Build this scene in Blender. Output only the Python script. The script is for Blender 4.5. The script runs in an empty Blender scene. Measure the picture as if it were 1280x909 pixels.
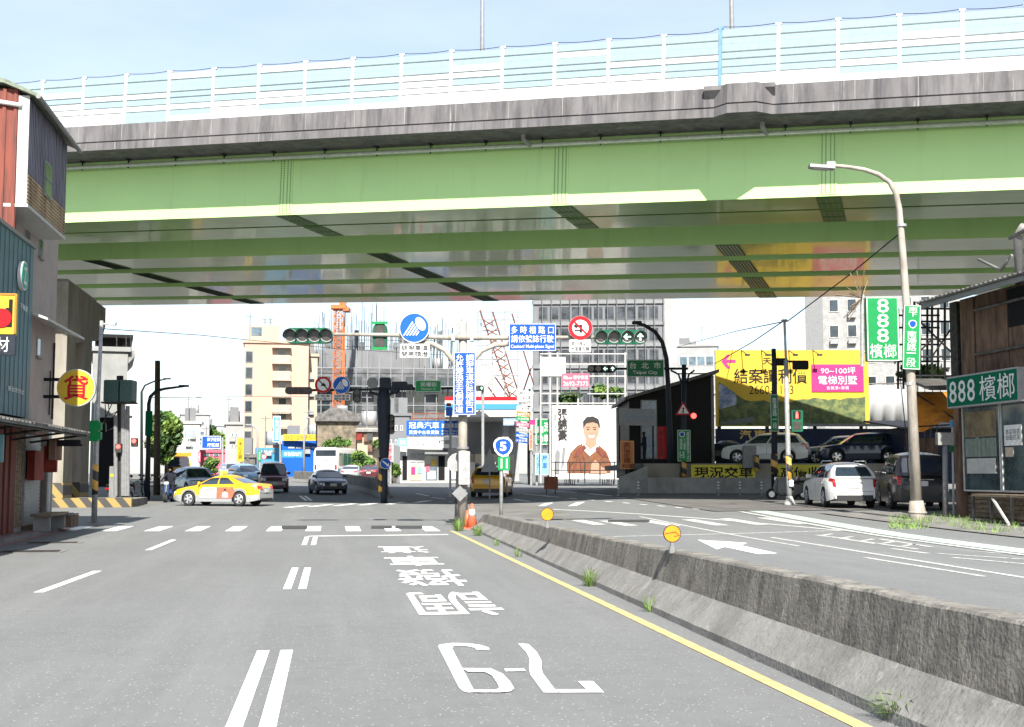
import bpy, bmesh, math, random
from mathutils import Vector, Matrix, Euler

random.seed(7)
SC = bpy.context.scene
COL = SC.collection
R = math.radians

# ------------------------------------------------------------------ camera
F = 1600.0            # focal length in pixels of the 1280 px wide photograph
YAW, PITCH, CAMZ = R(8.0), math.atan(137.5 / 1600.0), 1.53
cam_d = bpy.data.cameras.new('camera')
cam_d.sensor_width = 36.0
cam_d.lens = 36.0 * F / 1280.0
cam_d.clip_start, cam_d.clip_end = 0.1, 6000.0
cam = bpy.data.objects.new('camera', cam_d)
COL.objects.link(cam)
cam.location = (0, 0, CAMZ)
cam.rotation_euler = (R(90) + PITCH, 0, -YAW)
SC.camera = cam

# ------------------------------------------------------------------ world and sun
SUN_EL, SUN_AZ = R(42.0), R(2.5)        # light travels towards +Y, 2.5 degrees to the right of the road
w = bpy.data.worlds.new('World')
SC.world = w
w.use_nodes = True
nt = w.node_tree
nt.nodes.clear()
out = nt.nodes.new('ShaderNodeOutputWorld')
bg = nt.nodes.new('ShaderNodeBackground')
sky = nt.nodes.new('ShaderNodeTexSky')
sky.sky_type = 'NISHITA'
sky.sun_disc = False
sky.sun_elevation = SUN_EL
sky.sun_rotation = math.pi + SUN_AZ
sky.air_density, sky.dust_density, sky.ozone_density = 1.0, 0.9, 1.6
bg.inputs['Strength'].default_value = 0.068
tc = nt.nodes.new('ShaderNodeTexCoord')
mp = nt.nodes.new('ShaderNodeMapping')
mp.inputs['Scale'].default_value = (1.6, 1.6, 5.0)
nz = nt.nodes.new('ShaderNodeTexNoise')
nz.inputs['Scale'].default_value = 2.6
nz.inputs['Detail'].default_value = 8
nz.inputs['Roughness'].default_value = 0.55
cr = nt.nodes.new('ShaderNodeValToRGB')
cr.color_ramp.elements[0].position = 0.40
cr.color_ramp.elements[0].color = (0.34, 0.34, 0.34, 1)
cr.color_ramp.elements[1].color = (0.50, 0.50, 0.50, 1)
cr.color_ramp.elements[1].position = 0.72
mx = nt.nodes.new('ShaderNodeMixRGB')
mx.inputs['Color2'].default_value = (9.0, 9.2, 9.6, 1)
ml = nt.nodes.new('ShaderNodeMath')
ml.operation = 'MULTIPLY'
ml.inputs[1].default_value = 0.55
nt.links.new(tc.outputs['Generated'], mp.inputs['Vector'])
nt.links.new(mp.outputs['Vector'], nz.inputs['Vector'])
nt.links.new(nz.outputs['Fac'], cr.inputs['Fac'])
nt.links.new(cr.outputs['Color'], ml.inputs[0])
nt.links.new(ml.outputs[0], mx.inputs['Fac'])
nt.links.new(sky.outputs['Color'], mx.inputs['Color1'])
nt.links.new(mx.outputs['Color'], bg.inputs['Color'])
nt.links.new(bg.outputs['Background'], out.inputs['Surface'])

sun_d = bpy.data.lights.new('sun', 'SUN')
sun_d.energy, sun_d.angle, sun_d.color = 4.4, R(0.5), (1.0, 0.95, 0.86)
sun = bpy.data.objects.new('sun', sun_d)
COL.objects.link(sun)
ldir = Vector((math.sin(SUN_AZ) * math.cos(SUN_EL), math.cos(SUN_AZ) * math.cos(SUN_EL), -math.sin(SUN_EL)))
sun.rotation_euler = ldir.to_track_quat('-Z', 'Y').to_euler()
sun.location = (-20, -40, 60)

vs = SC.view_settings
vs.view_transform, vs.look, vs.gamma, vs.exposure = 'Standard', 'None', 1.0, 1.58
vs.use_curve_mapping = False
SC.cycles.max_bounces = 6
SC.cycles.transparent_max_bounces = 12

# ------------------------------------------------------------------ geometry of the place
HX, HY = math.sin(YAW), math.cos(YAW)            # camera heading on the ground

def sstep(a, b, v):
    t = max(0.0, min(1.0, (v - a) / (b - a)))
    return t * t * (3 - 2 * t)

def ramp(s, s0, slope, s1):
    t = max(0.0, min(s, s1) - s0)
    k = 6.0
    return slope * (t * t / (2 * k) if t < k else t - k / 2)

def gz(x, y):
    """Height of the ground: level to the crossing, then a slow rise."""
    s = x * HX + y * HY
    mid = ramp(s, 50, 0.0135, 150)
    right = ramp(s, 29, 0.0165, 66) + 0.0
    k = sstep(6.0, 14.0, x) * (1 - sstep(75, 120, s))
    return mid * (1 - k) + max(mid, right) * k

def at(px, py, d):
    """The point that lies d metres ahead on the line of sight of a pixel of the photograph."""
    v, u = (px - 640.0) / F, (454.5 - py) / F
    cp, sp = math.cos(PITCH), math.sin(PITCH)
    fh, fz = cp - u * sp, sp + u * cp
    k = d / fh
    return Vector((k * (fh * HX + v * HY), k * (fh * HY - v * HX), CAMZ + k * fz))

def atg(px, py, dz=0.0):
    """Where a pixel's line of sight meets the ground."""
    lo, hi = 2.0, 400.0
    for _ in range(60):
        m = 0.5 * (lo + hi)
        p = at(px, py, m)
        if p.z > gz(p.x, p.y): lo = m
        else: hi = m
    p = at(px, py, lo)
    p.z = gz(p.x, p.y) + dz
    return p

# ------------------------------------------------------------------ materials
MATS = {}
def mat(name, col, rough=0.6, metal=0.0, var=0.12, scale=6.0, bump=0.0, bscale=40.0, spec=0.5, col2=None,
        stretch=(1, 1, 1), lo=0.4, hi=0.65, emit=0.0, coat=0.0, alpha=1.0, trans=0.0):
    if name in MATS: return MATS[name]
    m = bpy.data.materials.new(name)
    m.use_nodes = True
    t = m.node_tree
    b = t.nodes['Principled BSDF']
    b.inputs['Roughness'].default_value = rough
    b.inputs['Metallic'].default_value = metal
    b.inputs['Specular IOR Level'].default_value = spec
    b.inputs['Coat Weight'].default_value = coat
    b.inputs['Coat Roughness'].default_value = 0.06
    b.inputs['Transmission Weight'].default_value = trans
    if alpha < 1: b.inputs['Alpha'].default_value = alpha
    c = tuple(col) + (1,)
    c2 = tuple(col2) + (1,) if col2 else tuple(max(0, v * (1 - var * 2.2)) for v in col) + (1,)
    tcn = t.nodes.new('ShaderNodeTexCoord')
    mpn = t.nodes.new('ShaderNodeMapping')
    mpn.inputs['Scale'].default_value = stretch
    n = t.nodes.new('ShaderNodeTexNoise')
    n.inputs['Scale'].default_value = scale
    n.inputs['Detail'].default_value = 7
    n.inputs['Roughness'].default_value = 0.65
    rp = t.nodes.new('ShaderNodeValToRGB')
    rp.color_ramp.elements[0].position, rp.color_ramp.elements[1].position = lo, hi
    rp.color_ramp.elements[0].color, rp.color_ramp.elements[1].color = c, c2
    t.links.new(tcn.outputs['Object'], mpn.inputs['Vector'])
    t.links.new(mpn.outputs['Vector'], n.inputs['Vector'])
    t.links.new(n.outputs['Fac'], rp.inputs['Fac'])
    t.links.new(rp.outputs['Color'], b.inputs['Base Color'])
    if emit > 0:
        t.links.new(rp.outputs['Color'], b.inputs['Emission Color'])
        b.inputs['Emission Strength'].default_value = emit
    if bump > 0:
        n2 = t.nodes.new('ShaderNodeTexNoise')
        n2.inputs['Scale'].default_value = bscale
        n2.inputs['Detail'].default_value = 5
        bp = t.nodes.new('ShaderNodeBump')
        bp.inputs['Strength'].default_value = bump
        bp.inputs['Distance'].default_value = 0.02
        t.links.new(mpn.outputs['Vector'], n2.inputs['Vector'])
        t.links.new(n2.outputs['Fac'], bp.inputs['Height'])
        t.links.new(bp.outputs['Normal'], b.inputs['Normal'])
    MATS[name] = m
    return m

def add_layer(m, col, scale, lo, hi, stretch=(1, 1, 1), kind='noise', amount=1.0, rough=None):
    """A second layer of wear over a material's colour."""
    t = m.node_tree
    b = t.nodes['Principled BSDF']
    src = b.inputs['Base Color'].links[0].from_socket
    tcn = t.nodes.new('ShaderNodeTexCoord')
    mpn = t.nodes.new('ShaderNodeMapping')
    mpn.inputs['Scale'].default_value = stretch
    if kind == 'noise':
        n = t.nodes.new('ShaderNodeTexNoise')
        n.inputs['Detail'].default_value = 8
        n.inputs['Roughness'].default_value = 0.7
        o = n.outputs['Fac']
    else:
        n = t.nodes.new('ShaderNodeTexVoronoi')
        o = n.outputs['Distance']
    n.inputs['Scale'].default_value = scale
    mr = t.nodes.new('ShaderNodeMapRange')
    mr.inputs['From Min'].default_value, mr.inputs['From Max'].default_value = lo, hi
    mr.inputs['To Max'].default_value = amount
    mxn = t.nodes.new('ShaderNodeMixRGB')
    mxn.inputs['Color2'].default_value = tuple(col) + (1,)
    t.links.new(tcn.outputs['Object'], mpn.inputs['Vector'])
    t.links.new(mpn.outputs['Vector'], n.inputs['Vector'])
    t.links.new(o, mr.inputs['Value'])
    t.links.new(mr.outputs['Result'], mxn.inputs['Fac'])
    t.links.new(src, mxn.inputs['Color1'])
    t.links.new(mxn.outputs['Color'], b.inputs['Base Color'])
    return m

# ------------------------------------------------------------------ mesh building
class MB:
    def __init__(self):
        self.v, self.f, self.mi, self.M, self.k = [], [], [], Matrix(), 0
    def add(self, vs_, fs_):
        n = len(self.v)
        self.v += [tuple(self.M @ Vector(p)) for p in vs_]
        self.f += [tuple(i + n for i in q) for q in fs_]
        self.mi += [self.k] * len(fs_)
        return self
    def box(self, c, s, rz=0.0, rx=0.0, ry=0.0):
        m = Matrix.Translation(c) @ Euler((rx, ry, rz)).to_matrix().to_4x4()
        h = [x / 2 for x in s]
        pts = [m @ Vector((i * h[0], j * h[1], k * h[2])) for i in (-1, 1) for j in (-1, 1) for k in (-1, 1)]
        return self.add(pts, [(0, 1, 3, 2), (4, 6, 7, 5), (0, 4, 5, 1), (2, 3, 7, 6), (0, 2, 6, 4), (1, 5, 7, 3)])
    def bx(self, x0, x1, y0, y1, z0, z1):
        return self.box(((x0 + x1) / 2, (y0 + y1) / 2, (z0 + z1) / 2), (abs(x1 - x0), abs(y1 - y0), abs(z1 - z0)))
    def rbox(self, c, s, b):
        """Box with its x-z outline rounded (faces +-y)."""
        o = []
        for sx, sz, a0 in ((1, 1, 0), (-1, 1, 90), (-1, -1, 180), (1, -1, 270)):
            for i in range(4):
                a = R(a0 + 30 * i)
                o.append((c[0] + sx * (s[0] / 2 - b) + b * math.cos(a), c[2] + sz * (s[2] / 2 - b) + b * math.sin(a)))
        return self.prism_xz(o, c[1] - s[1] / 2, c[1] + s[1] / 2)
    def prism_xz(self, o, y0, y1):
        n = len(o)
        pts = [(x, y0, z) for x, z in o] + [(x, y1, z) for x, z in o]
        return self.add(pts, [tuple(range(n)), tuple(range(2 * n - 1, n - 1, -1))] +
                        [(i, i + n, (i + 1) % n + n, (i + 1) % n) for i in range(n)])
    def prism_yz(self, o, x0, x1):
        n = len(o)
        pts = [(x0, y, z) for y, z in o] + [(x1, y, z) for y, z in o]
        return self.add(pts, [tuple(range(n)), tuple(range(2 * n - 1, n - 1, -1))] +
                        [(i, i + n, (i + 1) % n + n, (i + 1) % n) for i in range(n)])
    def prism_xy(self, o, z0, z1):
        n = len(o)
        pts = [(x, y, z0) for x, y in o] + [(x, y, z1) for x, y in o]
        return self.add(pts, [tuple(range(n)), tuple(range(2 * n - 1, n - 1, -1))] +
                        [(i, i + n, (i + 1) % n + n, (i + 1) % n) for i in range(n)])
    def poly(self, pts):
        return self.add(pts, [tuple(range(len(pts)))])
    def tube(self, pts, r, n=8, cap=True):
        pts = [Vector(p) for p in pts]
        rs = r if isinstance(r, (list, tuple)) else [r] * len(pts)
        vs_, fs_ = [], []
        up = None
        for i, p in enumerate(pts):
            t = (pts[min(i + 1, len(pts) - 1)] - pts[max(i - 1, 0)]).normalized()
            if up is None or abs(up.dot(t)) > 0.99:
                up = Vector((0, 0, 1)) if abs(t.z) < 0.9 else Vector((1, 0, 0))
            a = t.cross(up).normalized()
            bb = a.cross(t).normalized()
            up = bb
            for k in range(n):
                q = 2 * math.pi * k / n
                vs_.append(p + a * (rs[i] * math.cos(q)) + bb * (rs[i] * math.sin(q)))
        for i in range(len(pts) - 1):
            for k in range(n):
                fs_.append((i * n + k, i * n + (k + 1) % n, (i + 1) * n + (k + 1) % n, (i + 1) * n + k))
        if cap:
            fs_.append(tuple(range(n - 1, -1, -1)))
            fs_.append(tuple(range((len(pts) - 1) * n, len(pts) * n)))
        return self.add(vs_, fs_)
    def disc(self, c, r, y0, y1, n=32, rx=None):
        """Round plate facing -y."""
        rx = rx or r
        return self.prism_xz([(c[0] + rx * math.cos(2 * math.pi * i / n), c[1] + r * math.sin(2 * math.pi * i / n)) for i in range(n)], y0, y1)
    def ring(self, c, r0, r1, y, n=32):
        vs_ = []
        for rr in (r0, r1):
            vs_ += [(c[0] + rr * math.cos(2 * math.pi * i / n), y, c[1] + rr * math.sin(2 * math.pi * i / n)) for i in range(n)]
        return self.add(vs_, [(i, (i + 1) % n, (i + 1) % n + n, i + n) for i in range(n)])
    def build(self, name, mats, parent=None, smooth=False, fix=True):
        me = bpy.data.meshes.new(name)
        me.from_pydata(self.v, [], self.f)
        if not isinstance(mats, (list, tuple)): mats = [mats]
        for m in mats: me.materials.append(m)
        me.polygons.foreach_set('material_index', self.mi)
        if fix:
            b = bmesh.new(); b.from_mesh(me)
            bmesh.ops.recalc_face_normals(b, faces=b.faces)
            b.to_mesh(me); b.free()
        if smooth:
            for p in me.polygons: p.use_smooth = True
        me.update()
        o = bpy.data.objects.new(name, me)
        COL.objects.link(o)
        if parent is not None: o.parent = parent
        return o

def autosmooth(o, deg=35):
    me = o.data
    b = bmesh.new(); b.from_mesh(me)
    bmesh.ops.remove_doubles(b, verts=b.verts, dist=0.0005)
    lim = R(deg)
    for e in b.edges:
        e.smooth = len(e.link_faces) == 2 and e.calc_face_angle(0) < lim
    for f in b.faces: f.smooth = True
    b.to_mesh(me); b.free()
    return o

def bevel(o, w_, seg=2, ang=40):
    m = o.modifiers.new('bevel', 'BEVEL')
    m.width, m.segments, m.limit_method, m.angle_limit = w_, seg, 'ANGLE', R(ang)
    return o

def tag(o, label=None, cat=None, group=None, kind=None):
    if label: o['label'] = label
    if cat: o['category'] = cat
    if group: o['group'] = group
    if kind: o['kind'] = kind
    return o

def thing(name, label, cat, loc, rz=0.0, group=None):
    o = bpy.data.objects.new(name, None)
    o.empty_display_size = 0.2
    COL.objects.link(o)
    o.location, o.rotation_euler = loc, (0, 0, rz)
    return tag(o, label, cat, group)

class Th:
    """A thing set up from its place in the photograph: pixel of its base and its distance."""
    def __init__(self, name, label, cat, px, py, d, rz=0.0, group=None, ground=False):
        p = at(px, py, d)
        if ground: p.z = gz(p.x, p.y)
        self.d, self.rz = d, -YAW + rz
        self.e = thing(name, label, cat, p, self.rz, group)
        self.inv = (Matrix.Translation(p) @ Matrix.Rotation(self.rz, 4, 'Z')).inverted()
        self.S = d / F
    def p(self, px, py, off=0.0):
        """Local point for a pixel, on the plane off metres behind (+) or before (-) the base."""
        q = self.inv @ at(px, py, self.d)
        if self.rz != -YAW:      # turn the sight line onto the thing's own plane
            c = self.inv @ Vector((0, 0, CAMZ))
            dr = q - c
            q = c + dr * ((0 - c.y) / dr.y)
        q.y += off
        return q
    def part(self, mb, name, mats, smooth=False):
        return mb.build(name, mats, self.e, smooth)

def struct(o):
    return tag(o, kind='structure')

def dup(o, loc=None, rz=None, label=None, parent=None):
    """A copy of a thing with copies of its parts and sub-parts."""
    c = o.copy()
    COL.objects.link(c)
    if parent is not None: c.parent = parent
    if loc is not None: c.location = loc
    if rz is not None: c.rotation_euler = (0, 0, rz)
    if label: c['label'] = label
    for ch in list(o.children): dup(ch, parent=c)
    return c

_font = bpy.data.curves.new('lettering', 'FONT')
_fo = bpy.data.objects.new('lettering', _font)
COL.objects.link(_fo)
def text_mesh(body, bold=0.0, res=2):
    _font.body = body
    _font.align_x = 'CENTER'
    _font.offset = bold
    _font.resolution_u = res
    _font.space_line = 0.92
    bpy.context.view_layer.update()
    dg = bpy.context.evaluated_depsgraph_get()
    return bpy.data.meshes.new_from_object(_fo.evaluated_get(dg))

def txt(body, parent, m, x0, x1, z0, z1, y, name='lettering', bold=0.006, vert=False, fit=True):
    """Lettering fitted into a rectangle of the parent's x-z plane, facing -y."""
    if vert: body = '\n'.join(body)
    me = text_mesh(body, bold)
    co = [v.co.copy() for v in me.vertices]
    ax, bx_ = min(c.x for c in co), max(c.x for c in co)
    ay, by = min(c.y for c in co), max(c.y for c in co)
    sx, sz = (x1 - x0) / max(1e-6, bx_ - ax), (z1 - z0) / max(1e-6, by - ay)
    for v in me.vertices:
        v.co = Vector((x0 + (v.co.x - ax) * sx, y, z0 + (v.co.y - ay) * sz))
    me.materials.clear()
    me.materials.append(m)
    for p in me.polygons: p.material_index = 0
    o = bpy.data.objects.new(name, me)
    COL.objects.link(o)
    o.parent = parent
    return o
# ------------------------------------------------------------------ the palette
M_ASPH = mat('asphalt', (0.140, 0.146, 0.147), 0.92, var=0.07, scale=0.30, bump=0.5, bscale=120, lo=0.3, hi=0.75)
add_layer(M_ASPH, (0.105, 0.107, 0.108), 3.2, 0.46, 0.70, amount=0.55)
add_layer(M_ASPH, (0.175, 0.18, 0.18), 0.55, 0.48, 0.72, stretch=(1.8, 0.10, 1), amount=0.7)
add_layer(M_ASPH, (0.085, 0.085, 0.088), 0.9, 0.60, 0.74, stretch=(1.0, 0.35, 1), amount=0.55)
add_layer(M_ASPH, (0.06, 0.06, 0.062), 55, 0.54, 0.66, amount=0.6)
add_layer(M_ASPH, (0.48, 0.48, 0.46), 19, 0.17, 0.06, kind='voronoi', amount=0.75)
add_layer(M_ASPH, (0.05, 0.05, 0.05), 11, 0.13, 0.04, kind='voronoi', amount=0.7)
M_GROUND = mat('ground_concrete', (0.15, 0.147, 0.138), 0.9, var=0.2, scale=0.6, bump=0.2)
M_PAVE = mat('pavement_concrete', (0.16, 0.155, 0.148), 0.9, var=0.2, scale=1.2, bump=0.3, bscale=60)
M_LOT = mat('lot_asphalt', (0.11, 0.105, 0.10), 0.95, var=0.2, scale=0.8, bump=0.3, bscale=90)
M_WHITEP = mat('road_paint_white', (0.72, 0.72, 0.70), 0.7, var=0.08, scale=5, lo=0.45, hi=0.8, bump=0.15, bscale=120)
add_layer(M_WHITEP, (0.22, 0.22, 0.22), 30, 0.55, 0.64, amount=0.8)
add_layer(M_WHITEP, (0.30, 0.30, 0.29), 3.5, 0.50, 0.72, amount=0.6)
M_WORNP = mat('road_paint_worn', (0.5, 0.5, 0.48), 0.8, var=0.1, scale=4)
add_layer(M_WORNP, (0.12, 0.12, 0.12), 9, 0.48, 0.62, amount=0.9)
M_YELP = mat('road_paint_yellow', (0.5, 0.39, 0.17), 0.7, var=0.15, scale=5, bump=0.1)
add_layer(M_YELP, (0.25, 0.22, 0.16), 12, 0.55, 0.7, amount=0.7)
M_REDP = mat('road_paint_red', (0.36, 0.17, 0.16), 0.8, var=0.25, scale=3)
M_GRNP = mat('road_paint_green', (0.40, 0.52, 0.44), 0.8, var=0.2, scale=2.5, lo=0.4, hi=0.7)
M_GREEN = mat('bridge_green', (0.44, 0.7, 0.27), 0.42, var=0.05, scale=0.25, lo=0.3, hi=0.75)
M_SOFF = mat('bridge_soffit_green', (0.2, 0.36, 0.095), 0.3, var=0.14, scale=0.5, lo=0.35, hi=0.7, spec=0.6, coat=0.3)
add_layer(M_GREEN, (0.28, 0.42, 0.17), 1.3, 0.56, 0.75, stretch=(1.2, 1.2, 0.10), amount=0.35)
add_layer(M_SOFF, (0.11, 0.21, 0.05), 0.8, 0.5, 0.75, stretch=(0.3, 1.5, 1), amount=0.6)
M_DARKGREEN = mat('bridge_splice_green', (0.075, 0.15, 0.05), 0.5, spec=0.15, var=0.1)
M_SLOT = mat('slot_dark', (0.012, 0.02, 0.012), 0.9, spec=0.15)
M_PIPE = mat('drain_pipe_grey', (0.42, 0.50, 0.42), 0.5)
M_PARAPET = mat('parapet_concrete', (0.135, 0.13, 0.135), 0.9, var=0.15, scale=1.6, stretch=(1.4, 1.4, 0.35), bump=0.3, bscale=30)
add_layer(M_PARAPET, (0.05, 0.048, 0.055), 2.4, 0.46, 0.64, stretch=(1.0, 1.0, 0.10), amount=0.9)
add_layer(M_PARAPET, (0.40, 0.39, 0.38), 3.4, 0.60, 0.72, stretch=(1.2, 1.2, 0.08), amount=0.6)
M_BARR = mat('jersey_concrete', (0.23, 0.215, 0.19), 0.92, var=0.2, scale=3, bump=0.6, bscale=28)
add_layer(M_BARR, (0.05, 0.048, 0.043), 2.2, 0.40, 0.60, stretch=(1, 1, 0.8), amount=0.55)
add_layer(M_BARR, (0.035, 0.034, 0.032), 3.2, 0.50, 0.62, stretch=(3, 3, 0.35), amount=0.6)
add_layer(M_BARR, (0.40, 0.39, 0.36), 3.8, 0.60, 0.70, stretch=(4, 4, 0.4), amount=0.75)
add_layer(M_BARR, (0.03, 0.03, 0.03), 16, 0.16, 0.08, kind='voronoi', amount=0.7)
add_layer(M_BARR, (0.38, 0.37, 0.35), 30, 0.62, 0.70, amount=0.7)
M_BARRLOW = mat('jersey_toe', (0.20, 0.197, 0.187), 0.92, var=0.15, scale=1.5, bump=0.5, bscale=25)
add_layer(M_BARRLOW, (0.10, 0.097, 0.09), 2.0, 0.48, 0.68, amount=0.7)
add_layer(M_BARRLOW, (0.30, 0.295, 0.28), 5.0, 0.56, 0.70, amount=0.6)
add_layer(M_BARRLOW, (0.05, 0.05, 0.047), 24, 0.58, 0.68, amount=0.7)
M_CONC = mat('pier_concrete', (0.24, 0.22, 0.185), 0.9, var=0.15, scale=0.7, bump=0.2, stretch=(1, 1, 0.4))
add_layer(M_CONC, (0.12, 0.10, 0.075), 0.9, 0.5, 0.68, stretch=(1, 1, 0.3), amount=0.7)
M_CONC2 = mat('old_concrete', (0.24, 0.235, 0.225), 0.9, var=0.15, scale=1.2, bump=0.2)
add_layer(M_CONC2, (0.12, 0.115, 0.11), 1.6, 0.5, 0.7, stretch=(1, 1, 0.25), amount=0.7)
M_NBW = mat('noise_barrier_white', (0.48, 0.49, 0.49), 0.4, var=0.03)
M_NBB = mat('noise_barrier_blue', (0.27, 0.37, 0.40), 0.25, var=0.05, alpha=0.75)
M_NBL = mat('noise_barrier_line', (0.1, 0.12, 0.13), 0.5)
M_POSTB = mat('noise_barrier_blue_post', (0.1, 0.22, 0.32), 0.5)
M_CABLE = mat('cable_dark', (0.03, 0.03, 0.035), 0.7, spec=0.15)
M_GALV = mat('galvanised_steel', (0.36, 0.37, 0.37), 0.45, metal=0.35, var=0.15, scale=8)
M_POLEW = mat('pole_weathered', (0.32, 0.29, 0.25), 0.7, var=0.18, scale=5, stretch=(1, 1, 0.3))
add_layer(M_POLEW, (0.16, 0.12, 0.09), 9, 0.60, 0.7, amount=0.8)
M_DKPOLE = mat('pole_dark_blue', (0.022, 0.028, 0.04), 0.5, spec=0.15)
M_BLACK = mat('matt_black', (0.012, 0.012, 0.013), 0.6, spec=0.15)
M_WHITE = mat('white_paint', (0.55, 0.55, 0.545), 0.45, var=0.03)
M_OFFW = mat('off_white', (0.4, 0.4, 0.385), 0.6, var=0.1)
M_GREY = mat('grey_paint', (0.17, 0.175, 0.18), 0.55, var=0.1)
M_LGREY = mat('light_grey_paint', (0.26, 0.265, 0.27), 0.55, var=0.1)
M_BLUE = mat('sign_blue', (0.008, 0.06, 0.3), 0.4, spec=0.15, var=0.04)
M_LBLUE = mat('sign_light_blue', (0.01, 0.085, 0.36), 0.4, spec=0.15, var=0.04)
M_CYAN = mat('sign_cyan', (0.03, 0.2, 0.36), 0.45, var=0.05)
M_AQUA = mat('sign_aqua', (0.16, 0.34, 0.37), 0.5, var=0.05)
M_SGREEN = mat('sign_green', (0.008, 0.12, 0.045), 0.4, spec=0.15, var=0.04)
M_LGREEN = mat('sign_bright_green', (0.012, 0.2, 0.06), 0.4, spec=0.15, var=0.05)
M_DGREEN = mat('sign_dark_green', (0.008, 0.11, 0.06), 0.9, spec=0.03, var=0.06)
M_TLGREEN = mat('signal_case_green', (0.01, 0.09, 0.05), 0.45, spec=0.15, var=0.1)
M_RED = mat('sign_red', (0.36, 0.012, 0.018), 0.4, spec=0.15, var=0.05)
M_DRED = mat('board_dark_red', (0.20, 0.03, 0.02), 0.65, spec=0.15, var=0.2)
M_PINK = mat('banner_pink', (0.42, 0.008, 0.13), 0.55, var=0.04)
M_ROSE = mat('banner_rose', (0.42, 0.08, 0.13), 0.55, var=0.05)
M_YEL = mat('sign_yellow', (0.52, 0.33, 0.012), 0.5, var=0.04)
M_BBYEL = mat('billboard_yellow', (0.5, 0.33, 0.015), 0.55, var=0.03, scale=1)
M_ORANGE = mat('sign_orange', (0.42, 0.14, 0.018), 0.5, var=0.08)
M_AMBER = mat('reflector_amber', (0.62, 0.22, 0.008), 0.3, var=0.08, scale=14)
M_RUST = mat('rusty_sheet', (0.24, 0.07, 0.025), 0.8, var=0.25, scale=2.5, stretch=(3, 3, 0.6), col2=(0.08, 0.035, 0.02))
M_RUSTR = mat('rust_red_cladding', (0.16, 0.032, 0.018), 0.75, var=0.2, scale=2.5, stretch=(3, 3, 0.25), col2=(0.05, 0.015, 0.012))
M_BROWN = mat('brown_panel', (0.17, 0.105, 0.075), 0.8, spec=0.15, var=0.25, scale=1.6, stretch=(2, 2, 0.5), col2=(0.055, 0.035, 0.028))
M_WOODP = mat('old_planks', (0.20, 0.15, 0.10), 0.85, var=0.3, scale=3, stretch=(1, 1, 6))
M_TIN = mat('old_tin', (0.13, 0.125, 0.12), 0.6, metal=0.3, var=0.3, scale=2)
M_TEAL = mat('teal_cladding', (0.055, 0.125, 0.15), 0.5, var=0.10, scale=1.2)
M_PINKTILE = mat('pale_tile', (0.3, 0.25, 0.24), 0.7, var=0.08, scale=2, bump=0.05)
M_LILAC = mat('lilac_cladding', (0.17, 0.165, 0.215), 0.6, var=0.3, scale=3, stretch=(4, 4, 0.25), col2=(0.06, 0.05, 0.07))
M_OCHRE = mat('stained_louvre', (0.40, 0.31, 0.20), 0.75, var=0.3, scale=2.6, stretch=(2, 2, 0.4), col2=(0.15, 0.08, 0.045))
M_BEIGE = mat('beige_tile_wall', (0.40, 0.275, 0.205), 0.75, var=0.05, scale=0.5)
M_CREAM = mat('cream_wall', (0.36, 0.3, 0.23), 0.75, var=0.07, scale=0.6)
M_CITYG = mat('grey_facade', (0.13, 0.135, 0.145), 0.7, var=0.10, scale=0.3)
M_CITYD = mat('scaffold_net', (0.12, 0.125, 0.135), 0.85, var=0.30, scale=0.35, stretch=(1, 1, 2.5))
M_CITYL = mat('pale_facade', (0.26, 0.265, 0.27), 0.7, var=0.08, scale=0.4)
M_CRANE = mat('crane_orange', (0.44, 0.11, 0.02), 0.55, var=0.1)
M_GLASSD = mat('window_glass_dark', (0.03, 0.04, 0.05), 0.08, spec=0.9, var=0.3, scale=0.7)
M_GLASSB = mat('window_glass_blue', (0.10, 0.15, 0.19), 0.08, spec=0.9, var=0.3, scale=0.7)
M_SHOPG = mat('shop_glass', (0.05, 0.08, 0.085), 0.06, spec=0.8, var=0.3, scale=1.5)
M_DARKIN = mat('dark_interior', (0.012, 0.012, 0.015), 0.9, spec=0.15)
M_NAVY = mat('navy_board', (0.02, 0.03, 0.07), 0.5, spec=0.15, var=0.15)
M_GOLD = mat('gold_letters', (0.62, 0.42, 0.12), 0.4, metal=0.2)
M_SKIN = mat('skin', (0.34, 0.19, 0.125), 0.6, var=0.06)
M_JACKET = mat('print_orange_jacket', (0.17, 0.055, 0.015), 0.6, var=0.2, scale=2)
M_HAIR = mat('hair_dark', (0.012, 0.010, 0.010), 0.5)
M_CLOTH = mat('clothes_dark', (0.018, 0.02, 0.03), 0.85, spec=0.15)
M_CONE = mat('cone_orange', (0.55, 0.11, 0.05), 0.5, var=0.08)
M_TARP = mat('orange_tarp', (0.62, 0.22, 0.02), 0.7, var=0.25, scale=1.5)
M_TYRE = mat('tyre', (0.015, 0.015, 0.016), 0.85)
M_RIM = mat('wheel_rim', (0.55, 0.56, 0.58), 0.3, metal=0.7)
M_CARGLASS = mat('car_glass', (0.02, 0.03, 0.045), 0.04, spec=1.0, coat=0.5)
M_TRIM = mat('car_trim_black', (0.015, 0.015, 0.017), 0.5)
M_CHROME = mat('chrome', (0.7, 0.7, 0.72), 0.15, metal=0.9)
M_LAMP = mat('headlamp_lens', (0.75, 0.78, 0.8), 0.1, spec=0.9)
M_TAIL = mat('tail_lamp_red', (0.42, 0.01, 0.015), 0.2, spec=0.8)
M_AMBL = mat('indicator_lens', (0.6, 0.25, 0.02), 0.2, spec=0.8)
M_PLATE = mat('licence_plate', (0.5, 0.5, 0.48), 0.5)
M_LEDR = mat('signal_red_lit', (1.0, 0.05, 0.04), 0.4, emit=2.2, var=0)
M_LEDG = mat('signal_green_lit', (0.35, 1.0, 0.62), 0.4, emit=1.6, var=0)
M_LENSD = mat('signal_lens_off', (0.05, 0.045, 0.04), 0.25, var=0.2)
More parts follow.
